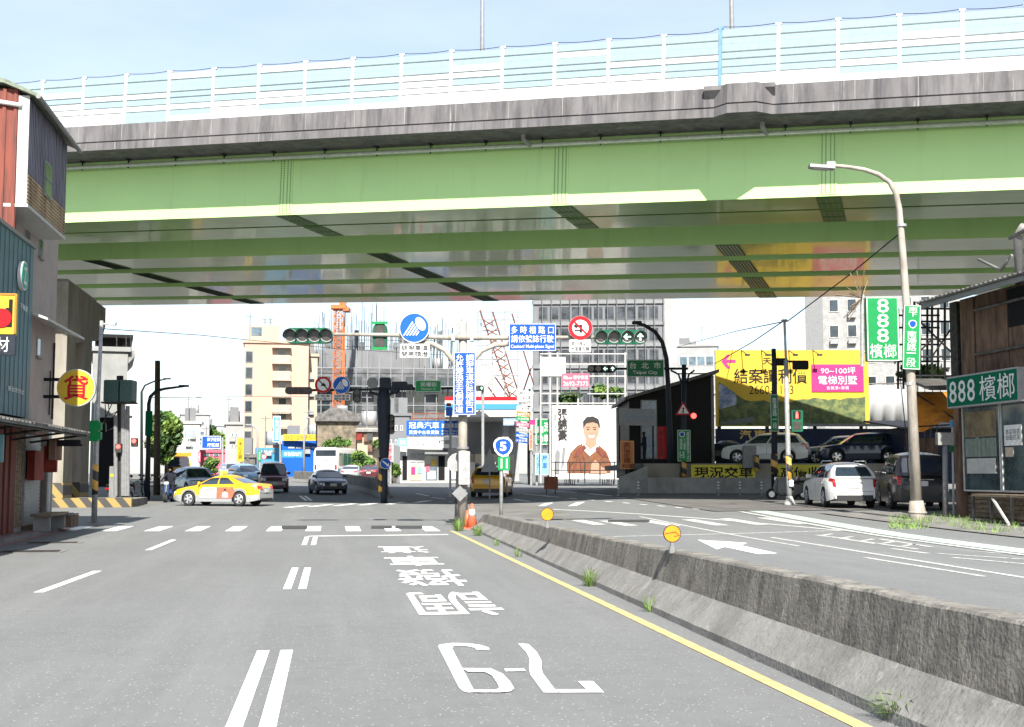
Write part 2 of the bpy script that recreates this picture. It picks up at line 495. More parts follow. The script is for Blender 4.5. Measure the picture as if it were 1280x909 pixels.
M_LEAF = mat('leaf_mid', (0.09, 0.18, 0.03), 0.6, var=0.25, scale=1.2)
M_LEAFL = mat('leaf_light', (0.15, 0.24, 0.04), 0.6, var=0.2, scale=1.5)
M_LEAFD = mat('leaf_dark', (0.045, 0.10, 0.02), 0.6, var=0.2, scale=1.5)
M_BARK = mat('bark', (0.09, 0.065, 0.045), 0.9, var=0.25, scale=6, bump=0.4)
M_GRASS = mat('grass_blade', (0.13, 0.22, 0.04), 0.7, var=0.3, scale=3)
M_IRON = mat('cast_iron', (0.05, 0.045, 0.045), 0.7, spec=0.15, var=0.3)
def stripes(name, a, b, scale, rot, axis='z'):
    """Hazard stripes: a wave across the part, turned by rot."""
    m = mat(name, a, 0.55)
    t = m.node_tree; bs = t.nodes['Principled BSDF']
    tcn = t.nodes.new('ShaderNodeTexCoord'); mpn = t.nodes.new('ShaderNodeMapping')
    mpn.inputs['Rotation'].default_value = (0, rot, 0)
    wv = t.nodes.new('ShaderNodeTexWave'); wv.bands_direction = 'X'
    wv.inputs['Scale'].default_value = scale
    rp = t.nodes.new('ShaderNodeValToRGB'); rp.color_ramp.interpolation = 'CONSTANT'
    rp.color_ramp.elements[0].color = tuple(a) + (1,); rp.color_ramp.elements[1].color = tuple(b) + (1,)
    rp.color_ramp.elements[1].position = 0.5
    t.links.new(tcn.outputs['Object'], mpn.inputs['Vector']); t.links.new(mpn.outputs['Vector'], wv.inputs['Vector'])
    t.links.new(wv.outputs['Fac'], rp.inputs['Fac']); t.links.new(rp.outputs['Color'], bs.inputs['Base Color'])
    return m
M_HAZ = stripes('hazard_stripes', (0.24, 0.17, 0.05), (0.035, 0.033, 0.03), 0.55, R(40))
M_HAZP = stripes('hazard_sleeve', (0.50, 0.28, 0.05), (0.025, 0.02, 0.02), 0.62, R(62))
# ------------------------------------------------------------------ ground, road, pavement
def sheet(name, m, xs, ys, dz, kind='structure', fn=None):
    b = MB()
    vs_ = [(x, y, (fn or gz)(x, y) + dz) for y in ys for x in xs]
    n = len(xs)
    b.add(vs_, [(j * n + i, j * n + i + 1, (j + 1) * n + i + 1, (j + 1) * n + i) for j in range(len(ys) - 1) for i in range(n - 1)])
    return tag(b.build(name, m, smooth=True), kind=kind)

def fr(a, b, s):
    n = max(1, int(round((b - a) / s)))
    return [a + (b - a) * i / n for i in range(n + 1)]

sheet('ground', M_GROUND, [-1800, -600, -200, -80] + fr(-40, 60, 5) + [90, 200, 600, 1800],
      [-60, -20] + fr(0, 170, 5) + [220, 300, 600, 1200, 3000], -0.03)
sheet('road', M_ASPH, fr(-8.2, 40, 1.5), fr(-10, 66, 2), 0.0)
sheet('crossing_road', M_ASPH, fr(-70, -8.2, 4), fr(38.5, 59, 2), 0.0)
sheet('far_road', M_ASPH, fr(-8.2, 40, 1.5), fr(66, 260, 4), 0.0)

def strip(b, p0, p1, w_, dz=0.005, n=1):
    """Painted bar on the ground from p0 to p1 (x, y), draped over the rise."""
    a, c = Vector((p0[0], p0[1], 0)), Vector((p1[0], p1[1], 0))
    t = (c - a).normalized()
    s = Vector((t.y, -t.x, 0)) * (w_ / 2)
    pts = []
    for i in range(n + 1):
        q = a.lerp(c, i / n)
        for k in (q - s, q + s):
            pts.append((k.x, k.y, gz(k.x, k.y) + dz))
    b.add(pts, [(2 * i, 2 * i + 1, 2 * i + 3, 2 * i + 2) for i in range(n)])

def gpoly(b, px, dz=0.005):
    b.poly([atg(x, y, dz) for x, y in px])

mk = MB(); wm = MB()
for y0, y1 in ((3.0, 4.2), (7.72, 11.44), (17.4, 21.3), (28.0, 31.6)):     # double dashed lane line
    for xx in (-0.565, -0.365):
        strip(mk, (xx, y0), (xx, y1), 0.105)
def ln(px0, px1, w_, dz=0.005, n=1, b=mk):
    strip(b, atg(*px0)[:2], atg(*px1)[:2], w_, dz, n)
ln((48, 741), (122, 714), 0.13); ln((185, 688), (217, 675), 0.13)
ln((386, 670.5), (560, 668.5), 0.30, n=4)
# bars of the near pedestrian crossing
for cx in (96, 147, 199, 248, 296, 345, 392, 441, 489, 536):
    p = atg(cx, 661)
    strip(mk, (p.x, p.y - 1.6), (p.x, p.y + 1.6), 0.40)
for cx, cy in ((735, 653), (772, 654), (824, 654), (880, 653), (928, 652), (978, 651)):
    p = atg(cx, cy)
    strip(wm, (p.x, p.y - 1.8), (p.x, p.y + 1.8), 0.42, n=3)
ln((715, 672), (1060, 663), 0.16, n=10, b=wm)
# arrow of the far carriageway
gpoly(mk, [(872, 675), (934, 679), (926, 682), (972, 692), (948, 693), (906, 684), (896, 687)])
ln((965, 672), (1285, 723), 0.12, n=10, b=wm)
ln((1080, 697), (1232, 721), 0.11, n=6, b=wm)
ln((800, 646), (1000, 683), 0.10, n=8, b=wm)
ln((560, 627), (1060, 664), 0.10, 0.005, 14)
# bars in the shade of the bridge
for cx, cy, sx in ((372, 633, 22), (401, 632, 22), (431, 631, 22), (462, 630, 22), (495, 629, 22), (528, 627, 20),
                   (640, 632, 22), (680, 631, 22), (720, 630, 22)):
    p = atg(cx, cy)
    strip(mk, (p.x - 0.45, p.y - 1.5), (p.x + 0.45, p.y + 1.2), 0.38, n=2)
for px in ((375, 620, 383, 626), (381, 620, 389, 626), (520, 617, 536, 620), (540, 622, 556, 624), (560, 610, 577, 614),
           (655, 618, 690, 621), (690, 614, 720, 616), (735, 617, 765, 620), (770, 622, 800, 624), (640, 624, 662, 627)):
    ln(px[:2], px[2:], 0.16, n=3)
for i in range(9):                                                     # dotted guide line
    p, q = (690 + 22 * i, 621 + 1.9 * i), (699 + 22 * i, 621.8 + 1.9 * i)
    ln(p, q, 0.12, n=1)
for i in range(6):                                                     # hatching before the retaining wall
    ln((838 + 16 * i, 621.5 + 0.9 * i), (905 + 14 * i, 625.5 + 0.8 * i), 0.14, n=3)
tag(mk.build('road_markings', M_WHITEP), kind='structure')

for r0, r1 in (((1020, 669), (1062, 674)), ((1050, 673), (1095, 680)), ((1078, 677), (1150, 687)), ((1100, 674), (1165, 684)), ((1115, 686), (1160, 692)),
               ((1170, 692), (1290, 700)), ((1190, 697), (1290, 706)), ((1225, 690), (1290, 694))):
    ln(r0, r1, 0.12, n=4, b=wm)
for i in range(5):
    ln((1025 + 26 * i, 670 + 3.2 * i), (1040 + 26 * i, 667.5 + 3.2 * i), 0.12, n=2, b=wm)
tag(wm.build('worn_road_markings', M_WORNP), kind='structure')
ym = MB()
strip(ym, (3.2, -2), (3.2, 34.5), 0.115, n=10)
tag(ym.build('yellow_edge_line', M_YELP), kind='structure')
gm = MB()
for (a, b_), w_ in ((((930, 636), (1300, 692)), 0.7),):
    strip(gm, atg(*a)[:2], atg(*b_)[:2], w_, 0.009, 14)
tag(gm.build('green_lane_line', M_GRNP), kind='structure')
gm = MB()
strip(gm, atg(925, 640)[:2], atg(1300, 697)[:2], 0.2, 0.013, 14)
tag(gm.build('white_lane_line', M_WORNP), kind='structure')
pm = MB()
for rect in ((352, 657.5, 384, 661.5), (464, 657.5, 490, 661), (494, 657.5, 528, 661), (760, 650, 812, 653)):
    gpoly(pm, [(rect[0], rect[3]), (rect[2], rect[3]), (rect[2], rect[1]), (rect[0], rect[1])], 0.009)
tag(pm.build('asphalt_patch', mat('fresh_asphalt', (0.03, 0.03, 0.032), 0.95)), kind='structure')

def road_text(body, x0, x1, y0, y1, bold=0.008):
    """Lettering painted on the road, to be read by the drivers who come towards us."""
    me = text_mesh(body, bold, 8)
    co = [v.co.copy() for v in me.vertices]
    ax, bx_ = min(c.x for c in co), max(c.x for c in co)
    ay, by = min(c.y for c in co), max(c.y for c in co)
    for v in me.vertices:
        v.co = Vector((x1 - (v.co.x - ax) / (bx_ - ax) * (x1 - x0), y1 - (v.co.y - ay) / (by - ay) * (y1 - y0), 0.006))
    me.materials.clear(); me.materials.append(M_WHITEP)
    for p in me.polygons: p.material_index = 0
    o = bpy.data.objects.new('road_lettering', me)
    COL.objects.link(o)
    return tag(o, kind='structure')
def P3(q): return [(460 + x / 3.03, 600 + y / 3.03) for x, y in q]
b = MB()                                                                # the hours 7-9, read by the drivers who come towards us
gpoly(b, P3([(460, 645), (458, 637), (420, 626), (375, 621), (320, 620), (272, 626), (265, 632), (345, 790), (360, 803), (380, 808), (408, 806), (400, 797), (318, 640), (325, 631), (370, 631), (405, 638), (412, 646)]), .006)
ou = [(355, 717), (390, 717), (465, 718), (510, 738), (540, 770), (554, 795), (540, 805), (500, 809), (395, 809)]
inn = [(380, 731), (395, 730), (440, 730), (470, 745), (490, 775), (497, 790), (490, 797), (478, 799), (404, 799)]
for i in range(8): gpoly(b, P3([ou[i], ou[i + 1], inn[i + 1], inn[i]]), .009)
gpoly(b, P3([(515, 718), (590, 716), (598, 726), (522, 728)]), .006)
gpoly(b, P3([(568, 622), (607, 624), (640, 655), (658, 690), (657, 715), (662, 735), (708, 796), (828, 796), (795, 765), (852, 765), (895, 808), (665, 808), (615, 740), (610, 715), (612, 680), (600, 655)]), .006)
tag(b.build('road_numerals', M_WHITEP), kind='structure')
road_text('調', 0.96, 1.94, 13.9, 16.7)
road_text('撥', 0.96, 1.94, 17.6, 20.6)
road_text('車', 0.96, 1.94, 21.5, 24.0)
road_text('道', 0.96, 1.94, 24.9, 27.2)

# pavement of the left side with its kerb
kb = MB()
edge = [(-60, 38.3), (-16, 38.3), (-11.2, 38.0), (-9.2, 37.3), (-8.45, 36.0), (-8.2, 34.0), (-8.2, 20.0), (-8.2, -10)]
edge = [(-8.9, 38.6), (-8.0, 38.2), (-7.35, 37.2), (-7.15, 35.5), (-7.1, 30), (-7.0, 20), (-7.0, -10)]
o = [(-40, -10), (-40, 38.6)] + edge
kb.prism_xy(o, -0.02, 0.11)
struct(kb.build('pavement', M_PAVE))
rk = MB()
e2 = [(x + 0.17, y + (0.12 if i < 3 else 0)) for i, (x, y) in enumerate(edge)]
for i in range(len(edge) - 1):
    rk.poly([edge[i] + (0.114,), edge[i + 1] + (0.114,), (edge[i + 1][0] - 0.16, edge[i + 1][1] - 0.1, 0.114), (edge[i][0] - 0.16, edge[i][1] - 0.1, 0.114)])
    rk.poly([edge[i] + (0.006,), e2[i] + (0.006,), e2[i + 1] + (0.006,), edge[i + 1] + (0.006,)])
struct(rk.build('red_kerb_line', M_REDP))
# pavement of the right side: a low verge along the shop and the parking lot
sheet('verge', M_PAVE, fr(16.2, 30, 1.2), fr(10, 41.5, 1.5), 0.03)
lot_l, lot_r = atg(900, 633), atg(1190, 652)

for k, (cx, cy, wx, wy) in enumerate(((38, 690, 1.05, 0.42), (66, 679, 1.0, 0.3))):
    p = atg(cx, cy)
    t = thing('drain_grate', ('near iron drain grate with slots in the gutter by the red kerb' if k == 0 else 'second iron drain grate farther along the red kerb'),
              'drain grate', (p.x, p.y, 0), 0.05, 'drain grates along the red kerb')
    b = MB(); b.bx(-wx / 2 - .12, wx / 2 + .12, -wy / 2 - .25, wy / 2 + .25, 0.0, 0.008); b.build('concrete_surround', M_PAVE, t)
    b = MB()
    for i in range(19):
        b.box((-wx / 2 + wx * i / 18, 0, 0.012), (0.028, wy, 0.012))
    b.bx(-wx / 2, wx / 2, -wy / 2 - .03, -wy / 2, 0.008, 0.02); b.bx(-wx / 2, wx / 2, wy / 2, wy / 2 + .03, 0.008, 0.02)
    b.build('grate_bars', M_IRON, t)

# ------------------------------------------------------------------ concrete barrier beside the yellow line
def jersey(name, label, path, tops, lean=0.30, parent=None, w_=0.24, ms=(M_BARRLOW, M_BARR)):
    """path: points of the upper edge on the side we see; tops: heights."""
    t = thing(name, label, 'barrier', (path[0][0], path[0][1], gz(*path[0])))
    lowb, upb = MB(), MB()
    prev = None
    n = len(path)
    for i in range(n):
        a, c = Vector(path[max(0, i - 1)]).to_2d(), Vector(path[min(n - 1, i + 1)]).to_2d()
        tg = (c - a).normalized()
        s = Vector((tg.y, -tg.x))                       # to the right of the path
        g = gz(*path[i]) - t.location.z
        b0 = Vector(path[i]) - Vector(t.location[:2])
        h = tops[i]
        def P(off, z): return (b0.x + s.x * off, b0.y + s.y * off, g + z)
        prof = [P(-lean, -0.02), P(-lean + 0.01, 0.07 * min(1, h / .7)), P(-0.065, 0.30 * min(1, h / .6)), P(-0.0, h - 0.02), P(0.02, h),
                P(w_ - 0.02, h), P(w_, h - 0.02), P(w_ + 0.065, 0.30 * min(1, h / .6)), P(w_ + lean - 0.01, 0.07 * min(1, h / .7)), P(w_ + lean, -0.02)]
        if prev:
            for k in range(9):
                (lowb if k in (0, 1, 7, 8) else upb).poly([prev[k], prof[k], prof[k + 1], prev[k + 1]])
        else:
            upb.poly(prof)
        prev = prof
    upb.poly(prev)
    up = upb.build('upper_wall', ms[1], t)
    lo = lowb.build('sloped_toe', ms[0], t)
    autosmooth(up, 20); autosmooth(lo, 20)
    return t
ys = fr(1.0, 34.6, 0.45)
random.seed(3)
pth = [(3.72 + 0.0142 * (y - 7) + random.uniform(-.006, .006), y) for y in ys]
tps = [0.80 - 0.0102 * y + random.uniform(-.008, .008) for y in ys]
pth += [(4.12, 35.1), (4.10, 35.7), (4.06, 36.3)]; tps += [0.40, 0.26, 0.06]
bar = jersey('concrete_barrier', 'long stained concrete barrier between the yellow edge line and the far carriageway', pth, tps)
c0 = [atg(481, 623), atg(470, 619), atg(452, 614), atg(432, 610), atg(410, 606.5), atg(385, 604), atg(362, 602)]
pp = []
for i in range(len(c0) - 1):
    for k in range(4):
        q = c0[i].lerp(c0[i + 1], k / 4); pp.append((q.x, q.y))
jersey('concrete_barrier', 'concrete median barrier that curves away behind the dark sedan', pp, [0.35] + [0.95] * (len(pp) - 1), lean=0.25)

# ------------------------------------------------------------------ the overpass
BO = at(640, 259, 47.0)
overpass = thing('overpass', 'green steel girder road bridge with stained concrete parapet crossing over the road', 'bridge', BO)
overpass.rotation_euler = (0, 0.028, -R(8.0 + 17.04))
bpy.context.view_layer.update()
OM = Matrix.Translation(BO) @ Euler(overpass.rotation_euler).to_matrix().to_4x4()
OI = OM.inverted()
def bl(px, py, y):
    """Bridge x and z where a pixel's sight line meets the bridge plane y = const."""
    c, q = OI @ Vector((0, 0, CAMZ)), OI @ at(px, py, 40)
    k = (y - c.y) / (q.y - c.y)
    r = c + (q - c) * k
    return r.x, r.z
X0, X1 = -46.0, 34.0
b = MB()                                                                # girder nearest to us: a closed box
b.bx(X0, X1, 0.0, 0.03, 0.0, 2.49); b.bx(X0, X1, 4.67, 4.7, 0.0, 2.49)
b.build('box_girder', M_GREEN, overpass)
b = MB()
b.bx(X0, X1, 0.032, 2.18, 0.0, 0.03); b.bx(X0, X1, 2.42, 4.668, 0.0, 0.03)
b.bx(X0, X1, 2.18, 2.42, 0.34, 0.37)
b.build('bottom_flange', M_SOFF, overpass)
b = MB(); b.bx(X0, X1, 2.181, 2.21, 0.031, 0.34); b.bx(X0, X1, 2.39, 2.419, 0.031, 0.34); b.build('gap', M_SLOT, overpass)
ed = [9.1, 12.0, 13.4, 17.0, 18.6, 22.5, 23.9, 26.3]
for i in range(0, 8, 2):                                                # four more boxes with open gaps between them
    b = MB(); b.bx(X0, X1, ed[i], ed[i] + .04, 0.0, 2.49); b.bx(X0, X1, ed[i + 1] - .04, ed[i + 1], 0.0, 2.49)
    b.build('box_girder', M_GREEN, overpass)
    b = MB(); b.bx(X0, X1, ed[i] + .042, ed[i + 1] - .042, 0.0, 0.03)
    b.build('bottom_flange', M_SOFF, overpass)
b = MB(); b.bx(X0, X1, -1.88, 27.78, 2.49, 2.77); b.build('deck_slab', M_PARAPET, overpass)

# splices: bolted plates on the web and across the soffit
for px in (357, 700, 1035):
    x, _ = bl(px, 240, 0.0)
    b = MB(); b.bx(x - .3, x + .3, -0.022, -0.001, 0.06, 2.42); o = b.build('web_splice', M_GREEN, overpass)
    b = MB()
    for cxx in (-.21, -.08, .08, .21):
        for k in range(31):
            b.box((x + cxx, -0.03, 0.13 + k * 0.072), (0.034, 0.02, 0.034))
    b.build('bolt', M_DARKGREEN, o)['kind'] = 'stuff'
    b = MB()
    for y0, y1 in ((0.12, 1.05), (1.15, 2.1), (2.5, 3.5), (3.6, 4.6)):
        b.bx(x - .42, x + .42, y0, y1, -0.025, -0.001)
    o = b.build('flange_splice', M_DARKGREEN, overpass)
    b = MB()
    for y in (0.3, .6, .9, 1.3, 1.6, 1.9, 2.7, 3.0, 3.3, 3.9, 4.2, 4.5):
        for k in (-.3, -.1, .1, .3):
            b.box((x + k, y, -0.03), (0.05, 0.05, 0.012))
    b.build('bolt', M_SOFF, o)['kind'] = 'stuff'
for px in (113, 470, 908):
    x, _ = bl(px, 320, 9.1)
    b = MB()
    for y0, y1 in ((9.15, 11.95), (13.45, 16.95), (18.65, 22.45), (23.95, 26.25)):
        b.bx(x - .48, x + .48, y0, y1, -0.03, -0.001)
    o = b.build('flange_splice', M_DARKGREEN, overpass)
    for k in (-.36, -.22, -.08, .08, .22, .36):
        for y0, y1 in ((9.25, 11.85), (13.55, 16.85), (18.75, 22.35), (24.05, 26.15)):
            b = MB(); b.box((x + k, (y0 + y1) / 2, -0.036), (0.05, y1 - y0, 0.012))
            b.build('bolt_row', M_SLOT if px < 800 else M_PIPE, o)
b = MB(); b.tube([(X0, -0.3, 2.23), (X1, -0.3, 2.23)], 0.085, 10); o = b.build('drain_pipe', M_PIPE, overpass, True)
b = MB()
for i in range(36):
    x = X0 + 1.0 + 2.2 * i
    b.bx(x - .02, x + .02, -0.33, -0.27, 2.11, 2.49); b.bx(x - .05, x + .05, -0.42, -0.18, 2.43, 2.49)
b.build('hanger', M_CABLE, o)['kind'] = 'stuff'
for px in (657, 954):
    x, _ = bl(px, 175, -0.6)
    b = MB()
    b.tube([(x, -0.9, 2.49), (x, -0.9, 2.32), (x + .05, -0.6, 2.27), (x + .1, -.3, 2.23)], 0.09, 8)
    b.build('downspout', M_LGREY, o)

# parapet: outline in plan, bulging outward where a sign post used to stand
xa, xb = bl(893, 150, -1.9)[0], bl(966, 150, -1.9)[0]
def outline(y, g):
    return [(X0, y), (xa, y), (xa + .5, y - g), (xb - .5, y - g), (xb, y), (X1, y), (X1, -1.72), (X0, -1.72)]
b = MB()
b.prism_xy(outline(-2.06, .45), 2.43, 2.73)
b.prism_xy(outline(-1.98, .43), 2.733, 2.79)
b.prism_xy(outline(-2.02, .45), 2.793, 3.45)
b.bx(X0, X1, 27.62, 27.9, 2.43, 3.45)
for px in (893, 957):
    x = bl(px, 150, -1.9)[0]
    b.prism_yz([(-2.021, 3.07), (-2.25, 3.32), (-2.25, 3.47), (-2.021, 3.47)], x - .33, x + .33)
b.build('parapet', M_PARAPET, overpass)
for k in range(-20, 16):
    x = 2.0 * k + 0.4
    if not xa - 0.1 < x < xb + .1:
        b = MB(); b.bx(x - .012, x + .012, -2.026, -2.021, 2.80, 3.44); b.build('joint', M_CONC2, overpass)

# noise barrier on the parapet
nb = thing('noise_barrier', 'white and pale blue striped noise barrier standing along the bridge parapet', 'noise barrier', OM @ Vector((0, -1.88, 3.45)))
nb.rotation_euler = overpass.rotation_euler
xl, xr = bl(104, 140, -1.88)[0], bl(1203, 60, -1.88)[0]
dx = (xr - xl) / 17
kblue = 13
random.seed(11)
pmain = MB(); pmain.bx(-.055, .055, -.06, .06, 0, 2.10)
pmain.bx(-.09, .09, -.08, .08, 2.10, 2.15)
cab = []
for k in range(-9, 25):
    x = xl + dx * k
    hh = 2.0 if k < kblue else 2.12
    b = MB(); b.bx(x - .055, x + .055, -.07, .05, 0, hh); b.bx(x - .1, x + .1, -.05, .05, hh - .02, hh + .05)
    b.build('post', M_POSTB if k == kblue else M_WHITE, nb)
    b = MB()
    rows = [0, .13, .25, .37, .50, .62, .75, .87, 1.0]
    for r_ in range(8):
        pw = (0.95, .8, .35, .25, .6, .22, .15, .2)[r_]
        b.k = 0 if random.random() < pw else 1
        z0, z1 = rows[r_] * (hh - .06) + .01, rows[r_ + 1] * (hh - .06) - .003
        b.bx(x + .06, x + dx - .06, -.03, .03 if b.k == 0 else -.022, z0, z1)
        b.k = 2
        if r_ in (1, 3, 4, 6, 2): b.bx(x + .06, x + dx - .06, -.045, -.031, z1 - .012, z1 + (.022 if r_ in (3, 4, 6) else .005))
    b.build('panel', [M_NBW, M_NBB, M_NBL], nb)
    for s in range(6):
        q = s / 6
        cab.append((x + dx * q, 0.0, hh + .06 - .22 * q * (1 - q)))
b = MB(); b.tube(cab, 0.013, 5); b.build('cable', M_CABLE, nb)

# lamp posts that stand on the bridge deck
for px, top, lab in ((609, 0, 'slim grey lamp post on the bridge above the middle of the noise barrier'),
                     (921, 0, 'slim grey lamp post on the bridge near the blue barrier post')):
    x, _ = bl(px, 30, 13.0)
    t = thing('street_lamp', lab, 'street lamp', OM @ Vector((x, 13.0, 2.77)), overpass.rotation_euler.z, 'lamp posts on the bridge deck')
    b = MB(); b.tube([(0, 0, 0), (0, 0, 15.0)], [.13, .08], 10); b.build('pole', M_GREY, t, True)
    b = MB(); b.tube([(0, 0, 14.9), (0, -.8, 15.3), (0, -2, 15.4)], .045, 8); o = b.build('arm', M_GREY, t, True)
    b = MB(); b.rbox((0, -2.2, 15.4), (.25, .6, .12), .05); b.build('lamp_head', M_GREY, t)

# pier under the far left of the bridge
pier = thing('bridge_pier', 'weathered concrete bridge pier with a heavy cap beam behind the tiled house', 'bridge pier', (-13.2, 60.0, gz(-13.2, 60)))
def soff(x, y): return (OM @ Vector((0, 0, 0))).z + 0.0
b = MB()
b.bx(-1.3, 1.25, 0, 2.0, 0, 8.2); b.bx(-1.3, 1.2, 4.2, 6.4, 0, 8.2)
o = b.build('column', M_CONC, pier)
b = MB()
zt = [ (OI @ Vector((-13.2, 60 + yy, 0))) for yy in (0, 9.4)]
b.prism_yz([(-.25, 8.0), (-.25, 10.15), (9.4, 10.15), (9.4, 9.2), (8.6, 8.45), (7.2, 8.2), (.6, 7.4)], -2.5, 1.3)
b.build('cap_beam', M_CONC, pier)
for q in ((-1.31, 1.27, -.02, 2.02), (-1.31, 1.22, 4.18, 6.42)): b = MB(); b.bx(*q, 0.35, 1.05); b.build('hazard_band', M_HAZ, pier)
b = MB(); b.tube([(-.2, -.08, 0), (-.2, -.08, 8)], .05, 8); b.build('downpipe', M_GREY, pier)
b = MB(); b.bx(-1.0, 1.0, 1.0, 8.4, 10.15, 10.45); b.build('bearing', M_GREY, pier)
kp = thing('hazard_kerb', 'low kerb with yellow and black stripes in front of the bridge pier', 'kerb', (-13, 58.4, gz(-13, 58.4)))
b = MB(); b.bx(-9, 4.3, 0, .35, -.1, .42); b.build('kerb_wall', M_HAZ, kp)
b = MB(); b.bx(-9, 4.3, .35, 5, -.1, .36); b.build('paving', M_PAVE, kp)
# ------------------------------------------------------------------ left side: houses, awning, signs
def onX(px, py, X):
    p, c = at(px, py, 10), Vector((0, 0, CAMZ))
    return c + (p - c) * (X / p.x)
class Wall:
    """Thing whose front stands on a plane x = X; local x runs along +Y, local -y is the way it faces (towards +X or -X)."""
    def __init__(self, name, label, cat, X, Y, z=0.0, group=None, side=1, parent=None):
        self.X, self.Y, self.z, self.side = X, Y, z, side
        self.e = thing(name, label, cat, (X, Y, z), R(90) * side, group)
    def p(self, px, py, off=0.0):
        """(local x, local z) of a pixel on the plane off metres out from the wall."""
        q = onX(px, py, self.X + self.side * off)
        return (q.y - self.Y) * self.side, q.z - self.z
    def rect(self, b, x0, y0, x1, y1, d0=0.0, d1=0.03):
        a, c = self.p(x0, y0, d1), self.p(x1, y1, d1)
        b.bx(a[0], c[0], -d1, -d0, min(a[1], c[1]), max(a[1], c[1]))
        return b

# low shop with the teal cladding
sh = Wall('shop_building', 'old shop with teal clad upper storey, rusty shutters and a long tin awning', 'shop', -7.65, 22.0, 0.11)
e = sh.e
b = MB(); b.bx(-9, 14.7, 0.0, 6, 0, 2.75); b.build('ground_floor_wall', M_BROWN, e)
b = MB(); b.bx(-9, 10.2, -.4, 6, 2.75, 6.88)
for i in range(48): b.bx(-9 + .4 * i, -8.97 + .4 * i, -.415, -.4, 2.75, 6.86)
b.build('teal_cladding', M_TEAL, e)
b = MB(); b.bx(-9, 10.25, -.45, 6, 6.88, 6.97); b.build('coping', M_GREY, e)
b = MB(); b.prism_yz([(-1.45, 2.40), (-1.45, 2.46), (0, 2.75), (0, 2.69)], -8, 12.35)
for i in range(66): b.prism_yz([(-1.48, 2.455), (-1.48, 2.49), (0, 2.785), (0, 2.755)], -8 + .31 * i, -7.9 + .31 * i)
o = b.build('awning', M_TIN, e)
b = MB()
for i in range(9): b.tube([(-6 + 2.25 * i, 0, 2.2), (-6 + 2.25 * i, -1.4, 2.40)], .03, 6)
b.tube([(-8, -1.38, 2.38), (12.2, -1.38, 2.38)], .03, 6); b.tube([(-8, -.7, 2.5), (12.2, -.7, 2.5)], .025, 6)
b.build('awning_frame', M_IRON, o)
def gx(px): return sh.p(px, 600)[0]
b = MB()
for x0, x1 in ((-8, -5), (-2, 2), (5, 11.5)): b.bx(gx(x0) if x0 > -8 else -6, gx(x1), -.14, -.002, 0, 2.6)
b.build('column', M_RUSTR, e)
b = MB(); b.bx(gx(13), gx(25), -.06, -.002, .12, 2.5)
for k in range(5): b.bx(gx(13 + 2.5 * k) - .01, gx(13 + 2.5 * k) + .02, -.07, -.06, .12, 2.5)
b.build('timber_door', M_WOODP, e)
b = MB(); b.bx(gx(28), gx(47), -.05, -.002, .12, 2.4)
for i in range(22): b.bx(gx(28), gx(47), -.068, -.05, .18 + .09 * i, .23 + .09 * i)
b.build('roller_shutter', M_LGREY, e)
b = MB(); b.bx(gx(27), gx(40), -.3, -.12, 1.25, 2.0); b.build('red_board', M_DRED, e)
b = MB(); b.bx(gx(20), gx(30), -.9, -.75, 1.75, 2.25); b.build('brown_board', M_BROWN, e)
b = MB(); b.tube([(gx(50.5), -.2, 0), (gx(50.5), -.2, 2.6)], .06, 8); b.build('drainpipe', M_OFFW, e)
b = MB(); b.bx(gx(53), gx(60), -.12, -.002, .3, 2.3); b.build('side_panel', M_CONC2, e)
b = MB(); b.bx(-6, gx(26), -.03, -.002, -.05, .12); b.bx(gx(48), 14.7, -.03, -.002, -.05, .3); b.build('plinth', M_CONC2, e)

def wsign(name, label, cat, Y, X0, X1, z0, z1, m, dy=.12, group=None):
    t = thing(name, label, cat, ((X0 + X1) / 2, Y, z0), 0, group)
    h = (X1 - X0) / 2
    b = MB(); b.rbox((0, 0, (z1 - z0) / 2), (2 * h, dy, z1 - z0), .02); b.build('sign_box', m, t)
    return t, h
p0, p1 = at(0, 418, 26.5), at(22, 367, 26.5)
def X_at(px, Y): return onY(px, 500, Y).x
def onY(px, py, Y):
    p, c = at(px, py, 10), Vector((0, 0, CAMZ))
    return c + (p - c) * (Y / p.y)
q0, q1 = onY(0, 418, 26.5), onY(22, 367.5, 26.5)
t, h = wsign('projecting_sign', 'yellow sign box with a black letter d and a red disc on the teal wall', 'sign', 26.5, -7.25, q1.x, q0.z, q1.z, M_YEL)
hh = q1.z - q0.z
b = MB(); b.tube([(-.25, .0, .1), (-.5, .0, .1)], .03, 6); b.build('bracket', M_IRON, t)
b = MB(); b.bx(-h + .01, h - .01, -.075, -.062, hh - .035, hh - .005); b.bx(h - .035, h - .005, -.075, -.062, 0.01, hh - .036); b.build('frame', M_ORANGE, t)
txt('d', t, M_BLACK, h - .30, h - .07, .14, hh - .12, -.068, bold=.03)
b = MB(); b.disc((h - .27, .32), .19, -.082, -.07); b.build('red_disc', M_RED, t)
q2 = onY(0, 444, 26.5)
t, h = wsign('projecting_sign', 'black sign box with a white character hanging below the yellow letter sign', 'sign', 26.5, -7.25, q1.x + .0, q2.z, q0.z - .02, M_DKPOLE, .1)
txt('建材', t, M_WHITE, h - .62, h - .12, .06, .36, -.056, bold=.004)
